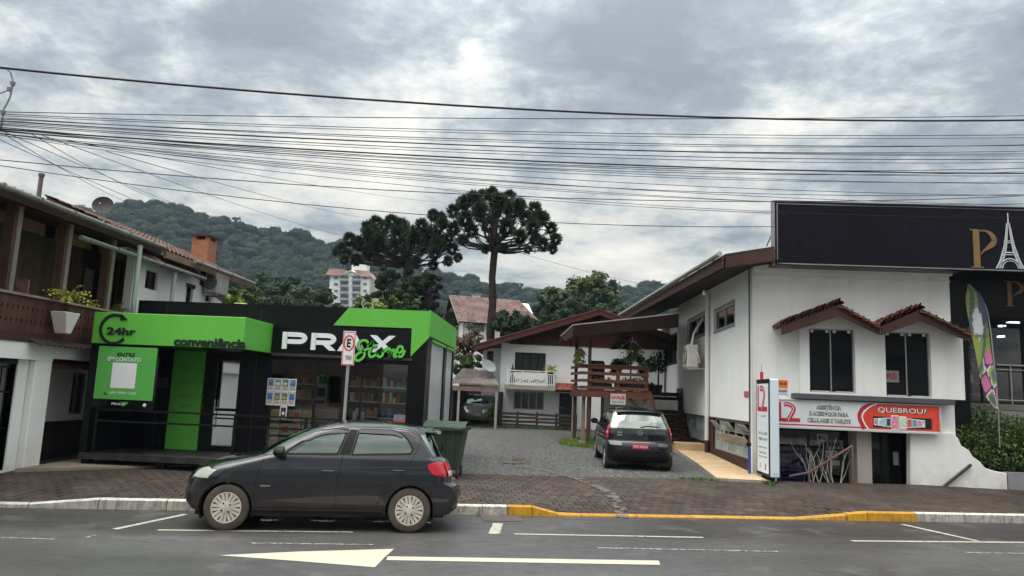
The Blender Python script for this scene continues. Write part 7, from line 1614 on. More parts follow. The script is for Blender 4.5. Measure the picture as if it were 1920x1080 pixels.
def forestmat(name, c0, c1):
    m, N, L, b = nodemat(name); geo = N.new('ShaderNodeNewGeometry')
    def nn(sc, det): n = N.new('ShaderNodeTexNoise'); n.inputs['Scale'].default_value = sc; n.inputs['Detail'].default_value = det; n.inputs['Roughness'].default_value = .65; L.new(geo.outputs['Position'], n.inputs[0]); return n.outputs[0]
    r = N.new('ShaderNodeMapRange'); L.new(nn(.07, 2), r.inputs[0]); r.inputs[1].default_value = .35; r.inputs[2].default_value = .65
    isl = N.new('ShaderNodeMath'); isl.operation = 'MULTIPLY_ADD'; L.new(geo.outputs['Random Per Island'], isl.inputs[0]); isl.inputs[1].default_value = .75; L.new(r.outputs[0], isl.inputs[2])
    sb = N.new('ShaderNodeMath'); sb.operation = 'SUBTRACT'; L.new(isl.outputs[0], sb.inputs[0]); sb.inputs[1].default_value = .38
    mx = N.new('ShaderNodeMix'); mx.data_type = 'RGBA'; L.new(sb.outputs[0], mx.inputs[0]); mx.inputs[6].default_value = (*c0, 1); mx.inputs[7].default_value = (*c1, 1)
    r2 = N.new('ShaderNodeMapRange'); L.new(nn(1.1, 4), r2.inputs[0]); r2.inputs[1].default_value = .35; r2.inputs[2].default_value = .65; r2.inputs[3].default_value = .45; r2.inputs[4].default_value = 1.5
    sc = N.new('ShaderNodeVectorMath'); sc.operation = 'SCALE'; L.new(mx.outputs[2], sc.inputs[0]); L.new(r2.outputs[0], sc.inputs[3]); L.new(sc.outputs[0], b.inputs[0]); b.inputs['Roughness'].default_value = .95; b.inputs['Specular IOR Level'].default_value = .1
    bp = N.new('ShaderNodeBump'); bp.inputs['Strength'].default_value = 1; bp.inputs['Distance'].default_value = .7; L.new(nn(.9, 5), bp.inputs['Height']); L.new(bp.outputs[0], b.inputs['Normal']); return m
fm1 = forestmat('forest_far', (.011, .020, .015), (.028, .042, .026))
pts = []; r = np.random.default_rng(5)
y = 122.
while y < 425:
    half = y*.98; x = -half*.95
    while x < half*.62:
        xx, yy = x+r.uniform(-2, 2), y+r.uniform(-2.5, 2.5)
        s = r.uniform(2.1, 4.4)*(.8+.2*y/300); pts.append((xx, yy, float(hillz(xx, yy))+5*nz(xx, yy, .012)*min(1, (yy-YH0)/80)+s*.35+(s*.8 if r.random() < .06 else 0), s)); x += (4.6+y*.004)*(1 if y > 200 else 1.15)
    y += 4.6+y*.012
# keep the block of flats clear
pts = [p for p in pts if not (a0-3 < p[0] < a1+8 and 235 < p[1] < 300)]
scatter_crowns('hill_forest', fm1, pts, 9)
# emergent flat-topped pines on the ridge
mb = MB(); rr = random.Random(3); mt = MB()
for i in range(15):
    x = rr.uniform(-190, 190); y = rr.uniform(385, 402); z = float(hillz(x, y)); h = rr.uniform(5, 7.5)
    mt.tube([(x, y, z), (x, y, z+h)], .22, 4)
    for k in range(12): ball_leaves(mb, (x+rr.uniform(-2.2, 2.2), y+rr.uniform(-2, 2), z+h+rr.uniform(-.6, .5)), 1.1, 16, .7, rr, .5)
mb.build('ridge_pine_tops', fm1, kind='stuff'); mt.build('ridge_trunks', bark, kind='stuff')

# ================================================================ leafy trees built from clumps
def leafy_tree(name, label, base, h, rad, crown_c, crown_r, mat, matd, nclump, nleaf, ls, seed, cat='tree', group=None, trunk_r=.2):
    r = random.Random(seed); base = Vector(base); cc = Vector(crown_c); t = thing(name, label, cat, base, group)
    mt = MB(); mt.tube([base, base.lerp(cc, .45)+Vector((r.uniform(-.2, .2), 0, 0)), cc], [trunk_r, trunk_r*.75, trunk_r*.4], 8)
    L_, D_ = MB(), MB()
    for k in range(nclump):
        d = Vector((r.gauss(0, 1), r.gauss(0, 1), r.gauss(0, 1))).normalized(); rr_ = r.uniform(.45, 1)
        c = cc+Vector((d.x*crown_r[0], d.y*crown_r[1], d.z*crown_r[2]))*rr_; cr = min(crown_r)*r.uniform(.22, .38)
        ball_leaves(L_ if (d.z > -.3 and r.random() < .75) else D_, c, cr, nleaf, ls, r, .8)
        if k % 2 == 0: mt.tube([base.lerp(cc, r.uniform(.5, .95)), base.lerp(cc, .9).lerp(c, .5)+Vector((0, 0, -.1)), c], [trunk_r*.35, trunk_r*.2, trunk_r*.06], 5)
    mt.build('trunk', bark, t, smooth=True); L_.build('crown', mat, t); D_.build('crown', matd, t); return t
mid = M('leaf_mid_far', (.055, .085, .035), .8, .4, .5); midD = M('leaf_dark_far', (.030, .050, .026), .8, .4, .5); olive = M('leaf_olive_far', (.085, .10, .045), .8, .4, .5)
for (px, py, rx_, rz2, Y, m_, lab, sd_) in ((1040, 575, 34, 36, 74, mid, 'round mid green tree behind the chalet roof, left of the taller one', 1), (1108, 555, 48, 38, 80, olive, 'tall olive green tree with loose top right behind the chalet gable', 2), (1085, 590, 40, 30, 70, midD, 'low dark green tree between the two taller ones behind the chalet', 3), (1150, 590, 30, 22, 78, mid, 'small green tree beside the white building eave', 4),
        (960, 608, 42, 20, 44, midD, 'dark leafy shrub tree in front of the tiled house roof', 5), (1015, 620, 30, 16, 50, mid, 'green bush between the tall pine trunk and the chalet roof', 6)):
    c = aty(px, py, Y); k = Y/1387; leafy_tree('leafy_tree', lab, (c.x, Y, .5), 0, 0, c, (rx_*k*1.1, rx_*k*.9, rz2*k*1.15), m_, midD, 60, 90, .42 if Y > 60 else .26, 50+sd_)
# vine covered bush over the carport, dry twigs
c = aty(880, 660, 37.5); leafy_tree('vine_bush', 'reddish twiggy vine bush growing above the carport', (c.x, 37.5, .5), 0, 0, c, (.95, .8, 1.25), M('vine_red', (.10, .065, .045), .8, .4, 2), M('vine_green', (.04, .055, .025), .8, .4, 2), 46, 70, .12, 71, 'bush')
c = aty(870, 690, 36.5); leafy_tree('vine_bush', 'green weeds spilling over the back of the carport roof', (c.x, 36.8, .5), 0, 0, c, (.8, .5, .5), leafA, leafC, 24, 60, .12, 72, 'bush')
c = aty(922, 775, 32.6); leafy_tree('weed', 'tall pale weeds at the corner of the carport', (c.x, 32.6, .5), 0, 0, c, (.25, .2, .5), leafB, leafA, 12, 40, .10, 73, 'plant', trunk_r=.02)
# shrubs peeping over the shop roof
for i, (px, py, Y, r_, m_, lab) in enumerate(((432, 570, 30, .75, leafB, 'broad leaved bright banana clump just left over the shop roof'), (455, 566, 32, .6, leafA, 'green bush beside the banana clump over the shop roof'), (690, 578, 40, .9, leafB, 'yellow green bush over the shop roof below the far apartments'), (745, 572, 42, 1.0, leafA, 'green bush over the shop roof under the dark pine'), (530, 560, 62, 2.2, midD, 'dark tree mass over the middle of the shop roof'), (590, 566, 60, 2.0, mid, 'green tree left of the far apartments'), (480, 552, 66, 2.4, mid, 'green tree behind the left house gable'), (840, 600, 60, 1.6, midD, 'dark tree to the left of the tiled house'))):
    c = aty(px, py, Y); leafy_tree('bush', lab, (c.x, Y, .3), 0, 0, c, (r_*1.2, r_, r_*.8), m_, leafC if Y < 50 else midD, 30, 70, .16 if Y < 50 else .35, 80+i, 'bush')
mb = MB(); r9 = random.Random(8); c = aty(436, 572, 27)
t = thing('banana_plant', 'banana leaves showing yellow green above the shop roof', 'plant', (c.x, 27, .3))
for k in range(9):
    a = r9.uniform(0, 6.28); l = r9.uniform(.7, 1.1); q_ = Vector((-math.sin(a), math.cos(a), .15)); P0, P1 = [], []
    for j in range(7): f = j/6; p = c+Vector((math.cos(a)*l*f, math.sin(a)*l*f, l*.9*f-l*.9*f*f-.1)); w = .16*math.sin(PI*min(1, f*.9+.08)); P0.append(p-q_*w); P1.append(p+q_*w)
    mm = MB(); mm.grid([P0, P1]); mm.build('leaf', leafY if k % 2 else leafB, t)
mb.tube([(c.x, 27, .3), (c.x, 27, c.z)], .1, 8); mb.build('stem', leafB, t)

# ================================================================ umbrella pines (araucaria)
def tuft(mb, c, r, n, rnd, up):
    for i in range(n):
        d = Vector((rnd.gauss(0, 1), rnd.gauss(0, 1), rnd.gauss(0, 1)+up)).normalized(); l = r*rnd.uniform(.75, 1.12)
        a = d.cross(Vector((rnd.gauss(0, 1), rnd.gauss(0, 1), rnd.gauss(0, 1)))); 
        if a.length < .05: continue
        a = a.normalized()*r*.055; s0 = Vector(c)+d*r*.30; m_ = Vector(c)+d*l*.75+Vector((0, 0, -.02*r)); e = Vector(c)+d*l+Vector((0, 0, r*.10))
        mb.add([s0-a, s0+a, m_+a*1.1, e, m_-a*1.1], [(0, 1, 2, 3, 4)])
def araucaria(label, base, top_fork, tufts, trunk_r, seed, lean=0):
    rnd = random.Random(seed); base = Vector(base); fork = Vector(top_fork); t = thing('araucaria_pine', label, 'pine tree', base)
    mt = MB(); n = 12; pth = [base.lerp(fork, i/n)+Vector((.05*math.sin(i*1.7), 0, 0)) for i in range(n+1)]+[fork+Vector((0, 0, 1.6)), fork+Vector((0, 0, 3.0))]
    mt.tube(pth, [trunk_r*(1.12-.35*i/n+.05*math.sin(i*2.3)) for i in range(n+1)]+[trunk_r*.55, trunk_r*.2], 12); mt.build('trunk', bark, t, smooth=True)
    T, TD, B = MB(), MB(), MB()
    for (c, r, fz_) in tufts:
        c = Vector(c); st_ = fork+Vector((0, 0, fz_)); d = c-st_
        mid_ = st_+Vector((d.x*.55, d.y*.55, d.z*.18)); pts_ = [st_, st_.lerp(mid_, .5)+Vector((0, 0, -.08)), mid_, mid_.lerp(c, .6), c]
        B.tube(pts_, [trunk_r*.24, trunk_r*.2, trunk_r*.17, trunk_r*.14, trunk_r*.1], 5)
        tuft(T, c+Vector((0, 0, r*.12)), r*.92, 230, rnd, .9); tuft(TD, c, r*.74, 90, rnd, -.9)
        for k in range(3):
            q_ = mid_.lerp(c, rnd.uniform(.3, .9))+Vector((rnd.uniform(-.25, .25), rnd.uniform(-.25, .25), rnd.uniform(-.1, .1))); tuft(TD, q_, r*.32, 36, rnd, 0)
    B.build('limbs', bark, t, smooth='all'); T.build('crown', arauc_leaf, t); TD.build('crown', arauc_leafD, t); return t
YT = 45.; k = YT/1387
def P45(x, y, Y=YT): return aty(x, y, Y)
# first tree: tuft positions read from the outline, spread over depth
f1 = P45(926, 470); b1 = P45(921, 655); b1.z = .3
out1 = [(752+60, 405, 15), (822, 430, 18), (850, 400, 20), (868, 385, 20), (905, 372, 20), (922, 366, 18), (955, 372, 19), (975, 388, 18), (1002, 395, 20), (1018, 415, 20), (1033, 432, 18), (1042, 452, 17), (1018, 462, 19), (1036, 470, 14), (1000, 430, 22), (985, 412, 22), (960, 400, 24), (930, 395, 25), (900, 402, 24), (873, 415, 22), (850, 432, 20), (884, 436, 20), (918, 425, 26), (950, 430, 24), (975, 448, 20), (1004, 452, 18), (868, 452, 15), (926, 452, 22), (945, 468, 13), (826, 412, 18), (842, 448, 14), (910, 470, 12), (990, 470, 12)]
r5 = random.Random(15); tf = []
for i, (x, y, r_) in enumerate(out1):
    ex = abs(x-926)/118; dy = r5.uniform(-1, 1)*3.2*math.sqrt(max(.03, 1-min(1, ex)**2)); Yq = YT+dy; c = aty(x, y, Yq); tf.append((c, r_*k*.95, max(0, (470-y)/100*1.4)*r5.uniform(.2, .9)))
for i in range(9):
    a = r5.uniform(0, 6.28); R_ = r5.uniform(.9, 3.1); c = Vector((f1.x+R_*math.cos(a)*1.0, YT+R_*math.sin(a), f1.z+1.0+2.1*(1-(R_/4)**2)+r5.uniform(-.4, .3))); tf.append((c, .62, r5.uniform(0, 1.5)))
araucaria('tall umbrella shaped araucaria pine with bare straight trunk', b1, f1, tf, .27, 21)
# second tree
YT2 = 47.; f2 = aty(762, 500, YT2); b2 = aty(762, 600, YT2); b2.z = .3
out2 = [(640, 470, 18), (655, 452, 18), (672, 460, 20), (668, 490, 16), (690, 432, 20), (705, 420, 18), (720, 428, 20), (735, 418, 18), (752, 426, 20), (745, 445, 24), (772, 440, 20), (790, 425, 18), (806, 440, 20), (812, 408, 18), (830, 422, 16), (826, 455, 20), (848, 470, 18), (858, 486, 13), (840, 492, 14), (815, 478, 18), (790, 468, 22), (765, 470, 22), (735, 470, 24), (710, 462, 24), (690, 475, 20), (650, 478, 14), (628, 475, 10), (645, 490, 13), (710, 490, 18), (745, 495, 18), (780, 495, 16), (812, 500, 14)]
tf = []
for (x, y, r_) in out2:
    ex = abs(x-745)/118; dy = r5.uniform(-1, 1)*3.2*math.sqrt(max(.03, 1-min(1, ex)**2)); tf.append((aty(x, y, YT2+dy), r_*YT2/1387*.95, max(0, (500-y)/100*1.4)*r5.uniform(.2, .9)))
for i in range(17):
    a = r5.uniform(0, 6.28); R_ = r5.uniform(.9, 3.0); tf.append((Vector((f2.x-.5+R_*math.cos(a), YT2+R_*math.sin(a), f2.z+.7+1.5*(1-(R_/4)**2)+r5.uniform(-.4, .3))), .6, r5.uniform(0, 1.2)))
araucaria('second broader araucaria pine left of the tall one', b2, f2, tf, .26, 22)
# dense dark conifers under the second crown
for i, (x, y, rx_, rz2, lab) in enumerate(((725, 545, 26, 50, 'dark dense conifer under the left edge of the second pine'), (770, 548, 30, 46, 'dark dense conifer around the trunk of the second pine'), (808, 545, 22, 42, 'small dark conifer with drooping twigs right of the second pine trunk'))):
    c = aty(x, y, 45.5); kk_ = 45.5/1387; leafy_tree('conifer', lab, (c.x, 45.5, .3), 0, 0, c, (rx_*kk_, rx_*kk_, rz2*kk_), arauc_leaf, arauc_leafD, 46 if i < 2 else 26, 150, .17, 90+i, 'conifer')
# ================================================================ clipped hedge on the right
hg = thing('hedge', 'dense green clipped hedge above the white stair wall', 'hedge', (11, 19, .8)); r6 = random.Random(6); La, Lb = MB(), MB(); hx0 = aty(1768, 790, 18.9).x
mb = MB()
def hz(x): return float(np.interp(x, [hx0, hx0+.5, 10.8, 11.1, 11.6, 14.8], [2.14, 2.12, 2.16, 2.02, 1.94, 1.92]))
def hb_(x): return float(np.interp(x, [hx0, hx0+.4, 10.35, 10.9, 14.8], [1.55, 1.15, .80, .60, .58]))
x = hx0+.0
while x < 14.8:
    for yy in (18.86, 19.15, 19.4):
        z = hb_(x)+.18
        while z < hz(x)-.1:
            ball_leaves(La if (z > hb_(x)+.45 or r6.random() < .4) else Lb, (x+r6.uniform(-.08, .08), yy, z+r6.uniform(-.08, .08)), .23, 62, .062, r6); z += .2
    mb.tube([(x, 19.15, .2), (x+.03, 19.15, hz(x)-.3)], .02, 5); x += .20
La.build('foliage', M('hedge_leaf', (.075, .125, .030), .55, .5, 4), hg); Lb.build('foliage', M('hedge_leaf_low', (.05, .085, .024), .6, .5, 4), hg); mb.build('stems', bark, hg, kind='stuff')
mb = MB(); mb.box(9.74, 15, LY+.13, 19.6, .1, .55); mb.build('hedge_bed', earth, kind='structure')
# ================================================================ haze
hz_ = MB(); hz_.box(-850, 900, -60, 620, -2.2, 114); ho = hz_.build('haze', M('tmp', (1, 1, 1)), kind='stuff')
hm = bpy.data.materials.new('haze'); hm.use_nodes = True; hN = hm.node_tree.nodes; hN.clear(); o_ = hN.new('ShaderNodeOutputMaterial'); v_ = hN.new('ShaderNodeVolumePrincipled'); v_.inputs['Density'].default_value = .00022; v_.inputs['Color'].default_value = (.62, .80, 1.0, 1); v_.inputs['Anisotropy'].default_value = .2
hm.node_tree.links.new(v_.outputs[0], o_.inputs['Volume']); ho.data.materials.clear(); ho.data.materials.append(hm)
# ================================================================ cars
def car(name, label, S_, group=None):
    """local frame: x from the front bumper backwards, y lateral, z up; built at the origin"""
    t = thing(name, label, 'car', (0, 0, 0), group)
    FZ, FX = zip(*S_['front']); RZ, RXx = zip(*S_['rear']); WZ, WW = zip(*S_['width']); L = S_['L']; ZT = S_['top']
    xf = lambda z: float(np.interp(z, FZ, FX)); xr = lambda z: float(np.interp(z, RZ, RXx)); hw = lambda z: float(np.interp(z, WZ, WW))
    rfz, rfv = zip(*S_['rf']); rrz, rrv = zip(*S_['rr']); rf = lambda z: float(np.interp(z, rfz, rfv)); rr = lambda z: float(np.interp(z, rrz, rrv))
    NE_ = 2.7; barrel = lambda x: 1-.035*((x-L*.52)/(L*.5))**2-(.035*max(0, 1-x/.9))
    def yside(x, z):
        a, c = xf(z)+rf(z), xr(z)-rr(z); k = 1.0
        if x < a: k = max(0, 1-min(1, (a-x)/rf(z))**NE_)**(1/NE_)
        elif x > c: k = max(0, 1-min(1, (x-c)/rr(z))**NE_)**(1/NE_)
        return hw(z)*k*barrel(x)
    NF, NS, NR = 16, 110, 16
    def Sp(u, z):          # u 0..1 front arc, 1..2 side, 2..3 rear arc ; left side y<0
        if u <= 1:
            a = u*PI/2; x = xf(z)+rf(z)*(1-math.cos(a)**(2/NE_)); y = hw(z)*math.sin(a)**(2/NE_)*barrel(x)
        elif u <= 2: x = xf(z)+rf(z)+(xr(z)-rr(z)-xf(z)-rf(z))*(u-1); y = hw(z)*barrel(x)
        else:
            a = (3-u)*PI/2; x = xr(z)-rr(z)*(1-math.cos(a)**(2/NE_)); y = hw(z)*math.sin(a)**(2/NE_)*barrel(x)
        return Vector((x, -y, z))
    us = [k/NF for k in range(NF)]+[1+k/NS for k in range(NS)]+[2+k/NR for k in range(NR+1)]
    zs = sorted(set([round(z, 4) for z in list(np.arange(S_['z0'], S_['belt'], .02))+list(np.arange(S_['belt'], ZT-.07, .02))+list(np.linspace(ZT-.07, ZT-.02, 9))+list(np.linspace(ZT-.018, ZT, 10))+S_['zkeys']]))
    def inpoly(x, z, P):
        c = False; n = len(P)
        for i in range(n):
            x1, z1 = P[i]; x2, z2 = P[(i+1) % n]
            if (z1 > z) != (z2 > z) and x < (x2-x1)*(z-z1)/(z2-z1)+x1: c = not c
        return c
    wheels = [(S_['ax'][0], S_['wr']+.0), (S_['ax'][1], S_['wr'])]; AR = S_['wr']+.055
    def hole(u, z, p):
        for wx, wz in wheels:
            if 1 <= u <= 2.6 or .55 < u <= 1:
                if (p.x-wx)**2+(z-wz)**2 < AR**2 and abs(p.y) > .4: return True
        if any(inpoly(p.x, z, w) for w in S_['windows']) and .55 < u < 2.55: return True
        if S_['ws'][0] < z < S_['ws'][1] and u < S_['ws'][2]: return True
        if S_['rw'][0] < z < S_['rw'][1] and u > 3-S_['rw'][2]: return True
        return False
    mb = MB()
    for side in (1, -1):
        G = [[Sp(u, z) for u in us] for z in zs]
        V = [Vector((p.x, p.y*side, p.z)) for r in G for p in r]; n = len(us); F = []
        for i in range(len(zs)-1):
            for j in range(n-1):
                um, zm = (us[j]+us[j+1])/2, (zs[i]+zs[i+1])/2
                if hole(um, zm, (G[i][j]+G[i+1][j+1])/2): continue
                f = (i*n+j, i*n+j+1, (i+1)*n+j+1, (i+1)*n+j); F.append(f if side > 0 else f[::-1])
        mb.add(V, F)
    body = mb.build('body', S_['paint'], t, smooth='all')
    bm_ = bmesh.new(); bm_.from_mesh(body.data); bmesh.ops.remove_doubles(bm_, verts=bm_.verts, dist=.0015); bmesh.ops.recalc_face_normals(bm_, faces=bm_.faces); 
    bm_.to_mesh(body.data); bm_.free()
    def strip(pts, w, off, mat, nm, par=t, closed=False):     # narrow line lying on the side
        for sd_ in (1, -1):
            m_ = MB(); P = [Vector((a, b_, 0)) for a, b_ in pts]
            if closed: P.append(P[0])
            Q = []
            for i in range(len(P)-1):
                n = max(1, int((P[i+1]-P[i]).length/.04)); Q += [P[i].lerp(P[i+1], k/n) for k in range(n)]
            Q.append(P[-1]); A, B_ = [], []
            for i, p in enumerate(Q):
                a = Q[i-1] if i else (Q[-2] if closed else Q[0]); c = Q[i+1] if i < len(Q)-1 else (Q[1] if closed else Q[-1]); d = (c-a).normalized(); q_ = Vector((-d.y, d.x, 0))*w/2
                for lst, s_ in ((A, 1), (B_, -1)): r_ = p+q_*s_; lst.append((r_.x, -sd_*(yside(r_.x, r_.y)+off), r_.y))
            m_.grid([A, B_], flip=sd_ < 0); m_.build(nm, mat, par)
    def patch_side(poly, off, mat, nm, par=t, nz=10, nx=14, sides=(1, -1), smooth='all'):
        zmin, zmax = min(p[1] for p in poly), max(p[1] for p in poly); out = []
        for sd_ in sides:
            rows = []
            for i in range(nz+1):
                z = zmin+(zmax-zmin)*min(max(i/nz, .002), .998); xs = []
                for k in range(len(poly)):
                    (x1, z1), (x2, z2) = poly[k], poly[(k+1) % len(poly)]
                    if (z1 > z) != (z2 > z): xs.append(x1+(x2-x1)*(z-z1)/(z2-z1))
                if len(xs) < 2: continue
                a, c = min(xs), max(xs); rows.append([(a+(c-a)*j/nx, -sd_*(yside(a+(c-a)*j/nx, z)+off), z) for j in range(nx+1)])
            m_ = MB(); m_.grid(rows, flip=sd_ < 0); out.append(m_.build(nm, mat, par, smooth=smooth))
        return out
    def patch_u(u0, u1, z0, z1, off, mat, nm, par=t, shear=None, sides=(1, -1), nu=12, nz=8, both=False):
        for sd_ in sides:
            rows = []
            for i in range(nz+1):
                z = z0+(z1-z0)*i/nz; r_ = []
                a, c = (u0, u1) if not shear else shear(i/nz)
                for j in range(nu+1):
                    u = a+(c-a)*j/nu; p = Sp(u, z); e = Sp(min(3, u+.01), z)-Sp(max(0, u-.01), z); nn = Vector((e.y, -e.x, 0))
                    nn = nn.normalized() if nn.length > 1e-6 else Vector((-1 if u < 1 else 1, 0, 0))
                    if u < 1 and nn.x > 0 and abs(nn.x) > abs(nn.y): nn = -nn
                    if u > 2 and nn.x < 0 and abs(nn.x) > abs(nn.y): nn = -nn
                    if abs(nn.y) >= abs(nn.x) and nn.y > 0: nn = -nn
                    p = p+nn*off; r_.append((p.x, p.y*sd_, p.z))
                rows.append(r_)
            m_ = MB(); m_.grid(rows, flip=sd_ < 0); m_.build(nm, mat, par, smooth='all')
    gl = S_['glass']
    for k, w in enumerate(S_['windows']):
        patch_side(w, -.004, gl, 'side_window', nz=14, nx=18); strip(w, .024, .003, S_['trim'], 'window_surround', closed=True)
    if S_.get('bpillar'): patch_side(S_['bpillar'], .0045, S_['trim'], 'pillar_trim', nz=10, nx=3)
    if S_.get('visor'):
        for v in S_['visor']: patch_side(v, .022, S_['visor_m'], 'wind_deflector', nz=8, nx=14)
    patch_u(0, S_['ws'][2], S_['ws'][0]+.0, S_['ws'][1], -.004, gl, 'windscreen', nu=10, nz=12)
    patch_u(3-S_['rw'][2], 3, S_['rw'][0], S_['rw'][1], -.004, S_.get('rear_glass', gl), 'rear_window', nu=10, nz=12)
    for (p_, w) in S_['lines']: strip(p_, w, .0015, S_['gap'], 'panel_gap')
    # wheel arch lips and wells
    for wx, wz in wheels:
        a0_, a1_ = math.radians(S_['arch'][0]), math.radians(S_['arch'][1])
        arc = [(wx+(AR-.004)*math.cos(a), wz+(AR-.004)*math.sin(a)) for a in np.linspace(a0_, a1_, 40)]; strip(arc, .034, .005, S_['lip'], 'wheel_arch')
        for sd_ in (1, -1):
            rows = []
            for d_ in (.0, .34): rows.append([(wx+(AR+.002)*math.cos(a), -sd_*(hw(.5)*.985-d_), wz+(AR+.002)*math.sin(a)) for a in np.linspace(math.radians(-25), math.radians(205), 28)])
            m_ = MB(); m_.grid(rows); m_.build('wheel_well', rubber, t)
        for sd_ in (1, -1):
            yo = sd_*-1*(S_['track']); wr_ = S_['wr']; ws_ = .19
            m_ = MB(); prof = [(wr_*.66, 0), (wr_*.70, -.012), (wr_*.90, -.014), (wr_*.965, -.004), (wr_, .02), (wr_, ws_-.02), (wr_*.965, ws_+.004), (wr_*.70, ws_), (wr_*.66, ws_)]
            m_.lathe(prof, (wx, yo, wz), (0, sd_, 0), 40); wh = m_.build('wheel', S_['tyre'], t, smooth=True)
            m_ = MB(); m_.lathe([(wr_*.67, .012), (wr_*.655, -.004), (wr_*.60, .008), (.05, .012), (.0, .012)], (wx, yo, wz), (0, sd_, 0), 40); m_.build('rim', M('rim_dark', (.018, .016, .015), .6), wh, smooth=True)
            m_ = MB(); hubm = S_['hub']; R1, R2 = .055, wr_*.62
            nsp = S_.get('spokes', 9); Y = lambda d: yo-sd_*d
            ringp = [(wr_*.665, .0), (wr_*.66, -.014), (wr_*.625, -.014), (wr_*.615, .004)]; m_.lathe([(r_, d) for r_, d in ringp[::1]], (wx, yo, wz), (0, sd_, 0), 40) if False else None
            for k in range(nsp):
                for s2 in (-1, 1):
                    a = 2*PI*k/nsp; ai, ao = a+s2*.09, a+s2*(PI/nsp)*.56; w1_, w2_ = .012, .021
                    def pt(r_, an, w_, d): c_, s_ = math.cos(an), math.sin(an); return [(wx+r_*c_-w_*s_, Y(d), wz+r_*s_+w_*c_), (wx+r_*c_+w_*s_, Y(d), wz+r_*s_-w_*c_)]
                    A = pt(R1, ai, w1_, .010); B2 = pt(R2, ao, w2_, .010); A0 = pt(R1, ai, w1_, -.008); B0 = pt(R2, ao, w2_, -.008)
                    m_.add(A+B2+A0+B0, [(0, 1, 3, 2), (0, 2, 6, 4), (1, 5, 7, 3), (2, 3, 7, 6)])
            m_.build('hubcap', hubm, wh)
            m_ = MB(); m_.lathe([(.0, .0), (.075, .0), (.075, .018), (.05, .024), (.0, .026)][::-1] if False else [(.082, -.002), (.078, -.016), (.04, -.022), (.0, -.022)], (wx, yo, wz), (0, sd_, 0), 24); hb2 = m_.build('hub', hubm, wh, smooth=True)
            m_ = MB(); m_.lathe([(wr_*.665, .008), (wr_*.665, -.012), (wr_*.615, -.012), (wr_*.605, .008)], (wx, yo, wz), (0, sd_, 0), 40); m_.build('rim_ring', hubm, wh, smooth=True)
            for k in range(4):
                a = 2*PI*k/4+.6; m_ = MB(); m_.lathe([(.014, 0), (.011, .003)], (wx+.062*math.cos(a), Y(.018), wz+.062*math.sin(a)), (0, -sd_, 0), 8); m_.build('bolt', black_frame, wh)
    # underbody and cabin floor
    m_ = MB(); m_.box(.35, L-.25, -.55, .55, .17, .40); m_.box(S_['ax'][0]+.42, S_['ax'][1]-.42, -.72, .72, .20, .42); m_.build('underbody', rubber, t)
    m_ = MB(); m_.box(S_['cab'][0], S_['cab'][1], -.66, .66, .41, .74); m_.build('cabin_floor', interior, t)
    m_ = MB(); rows = [[(S_['cab'][0]-.12, y, S_['belt']-.06) for y in (-.62, .62)], [(S_['cab'][0]+.22, y, S_['belt']-.04) for y in (-.64, .64)], [(S_['cab'][0]+.30, y, S_['belt']-.22) for y in (-.64, .64)]]; m_.grid(rows); m_.build('dashboard', plastic_black, t)
    # seats, steering wheel
    sm = S_.get('seat_m', M('seat_grey', (.07, .07, .075), .9, .1, 8))
    for sx, sy in ((S_['cab'][0]+1.0, -.36), (S_['cab'][0]+1.0, .36), (S_['cab'][0]+1.85, -.36), (S_['cab'][0]+1.85, .36)):
        m_ = MB(); m_.hexa([(sx-.45, sy-.25, .55), (sx, sy-.25, .55), (sx, sy+.25, .55), (sx-.45, sy+.25, .55), (sx-.48, sy-.25, .72), (sx, sy-.25, .70), (sx, sy+.25, .70), (sx-.48, sy+.25, .72)]); m_.hexa([(sx-.04, sy-.24, .70), (sx+.10, sy-.24, .68), (sx+.10, sy+.24, .68), (sx-.04, sy+.24, .70), (sx+.12, sy-.2, 1.12), (sx+.22, sy-.2, 1.12), (sx+.22, sy+.2, 1.12), (sx+.12, sy+.2, 1.12)]); s1 = m_.build('seat', sm, t, bevel=.03)
        m_ = MB(); m_.box(sx+.15, sx+.24, sy-.12, sy+.12, 1.16, 1.30); m_.build('headrest', sm, s1, bevel=.03)
    m_ = MB(); c = Vector((S_['cab'][0]+.42, -.36, S_['belt']+.0)); m_.tube([c+Vector((.06*math.sin(a), .18*math.cos(a), .17*math.sin(a))) for a in np.linspace(0, 2*PI, 24)], .014, 6); m_.tube([c, c+Vector((-.25, 0, -.12))], .02, 6); m_.tube([c+Vector((0, -.17, 0)), c+Vector((0, .17, 0))], .014, 5); m_.build('steering_wheel', plastic_black, t, smooth='all')
    # mirrors
    for sd_ in (1, -1):
        mx, mz = S_['mirror']; y0 = yside(mx, mz); m_ = MB(); P = []
        for i, (dx, sc_) in enumerate(((-.09, .35), (-.06, .8), (0, 1), (.05, 1.0))): P.append([(mx+dx, -sd_*(y0+.13+.10*sc_*math.cos(a)), mz+.04+.075*sc_*math.sin(a)) for a in np.linspace(0, 2*PI, 15)])
        m_.grid(P); m_.add([p for p in P[-1][:-1]], [tuple(range(14))]); mm = m_.build('mirror', S_['trim'], t, smooth=True); m_ = MB(); m_.tube([(mx+.02, -sd_*(y0-.02), mz-.03), (mx+.0, -sd_*(y0+.10), mz+.0)], .03, 8); m_.build('mirror_arm', S_['trim'], mm, smooth=True)
    # door handles
    for hx, hz in S_['handles']:
        for sd_ in (1, -1):
            y0 = yside(hx, hz); m_ = MB(); m_.tube([(hx-.095, -sd_*(y0-.003), hz), (hx-.07, -sd_*(y0+.025), hz+.004), (hx+.07, -sd_*(y0+.025), hz+.004), (hx+.095, -sd_*(y0-.003), hz)], .013, 8); hh = m_.build('door_handle', S_['handle_m'], t, smooth=True)
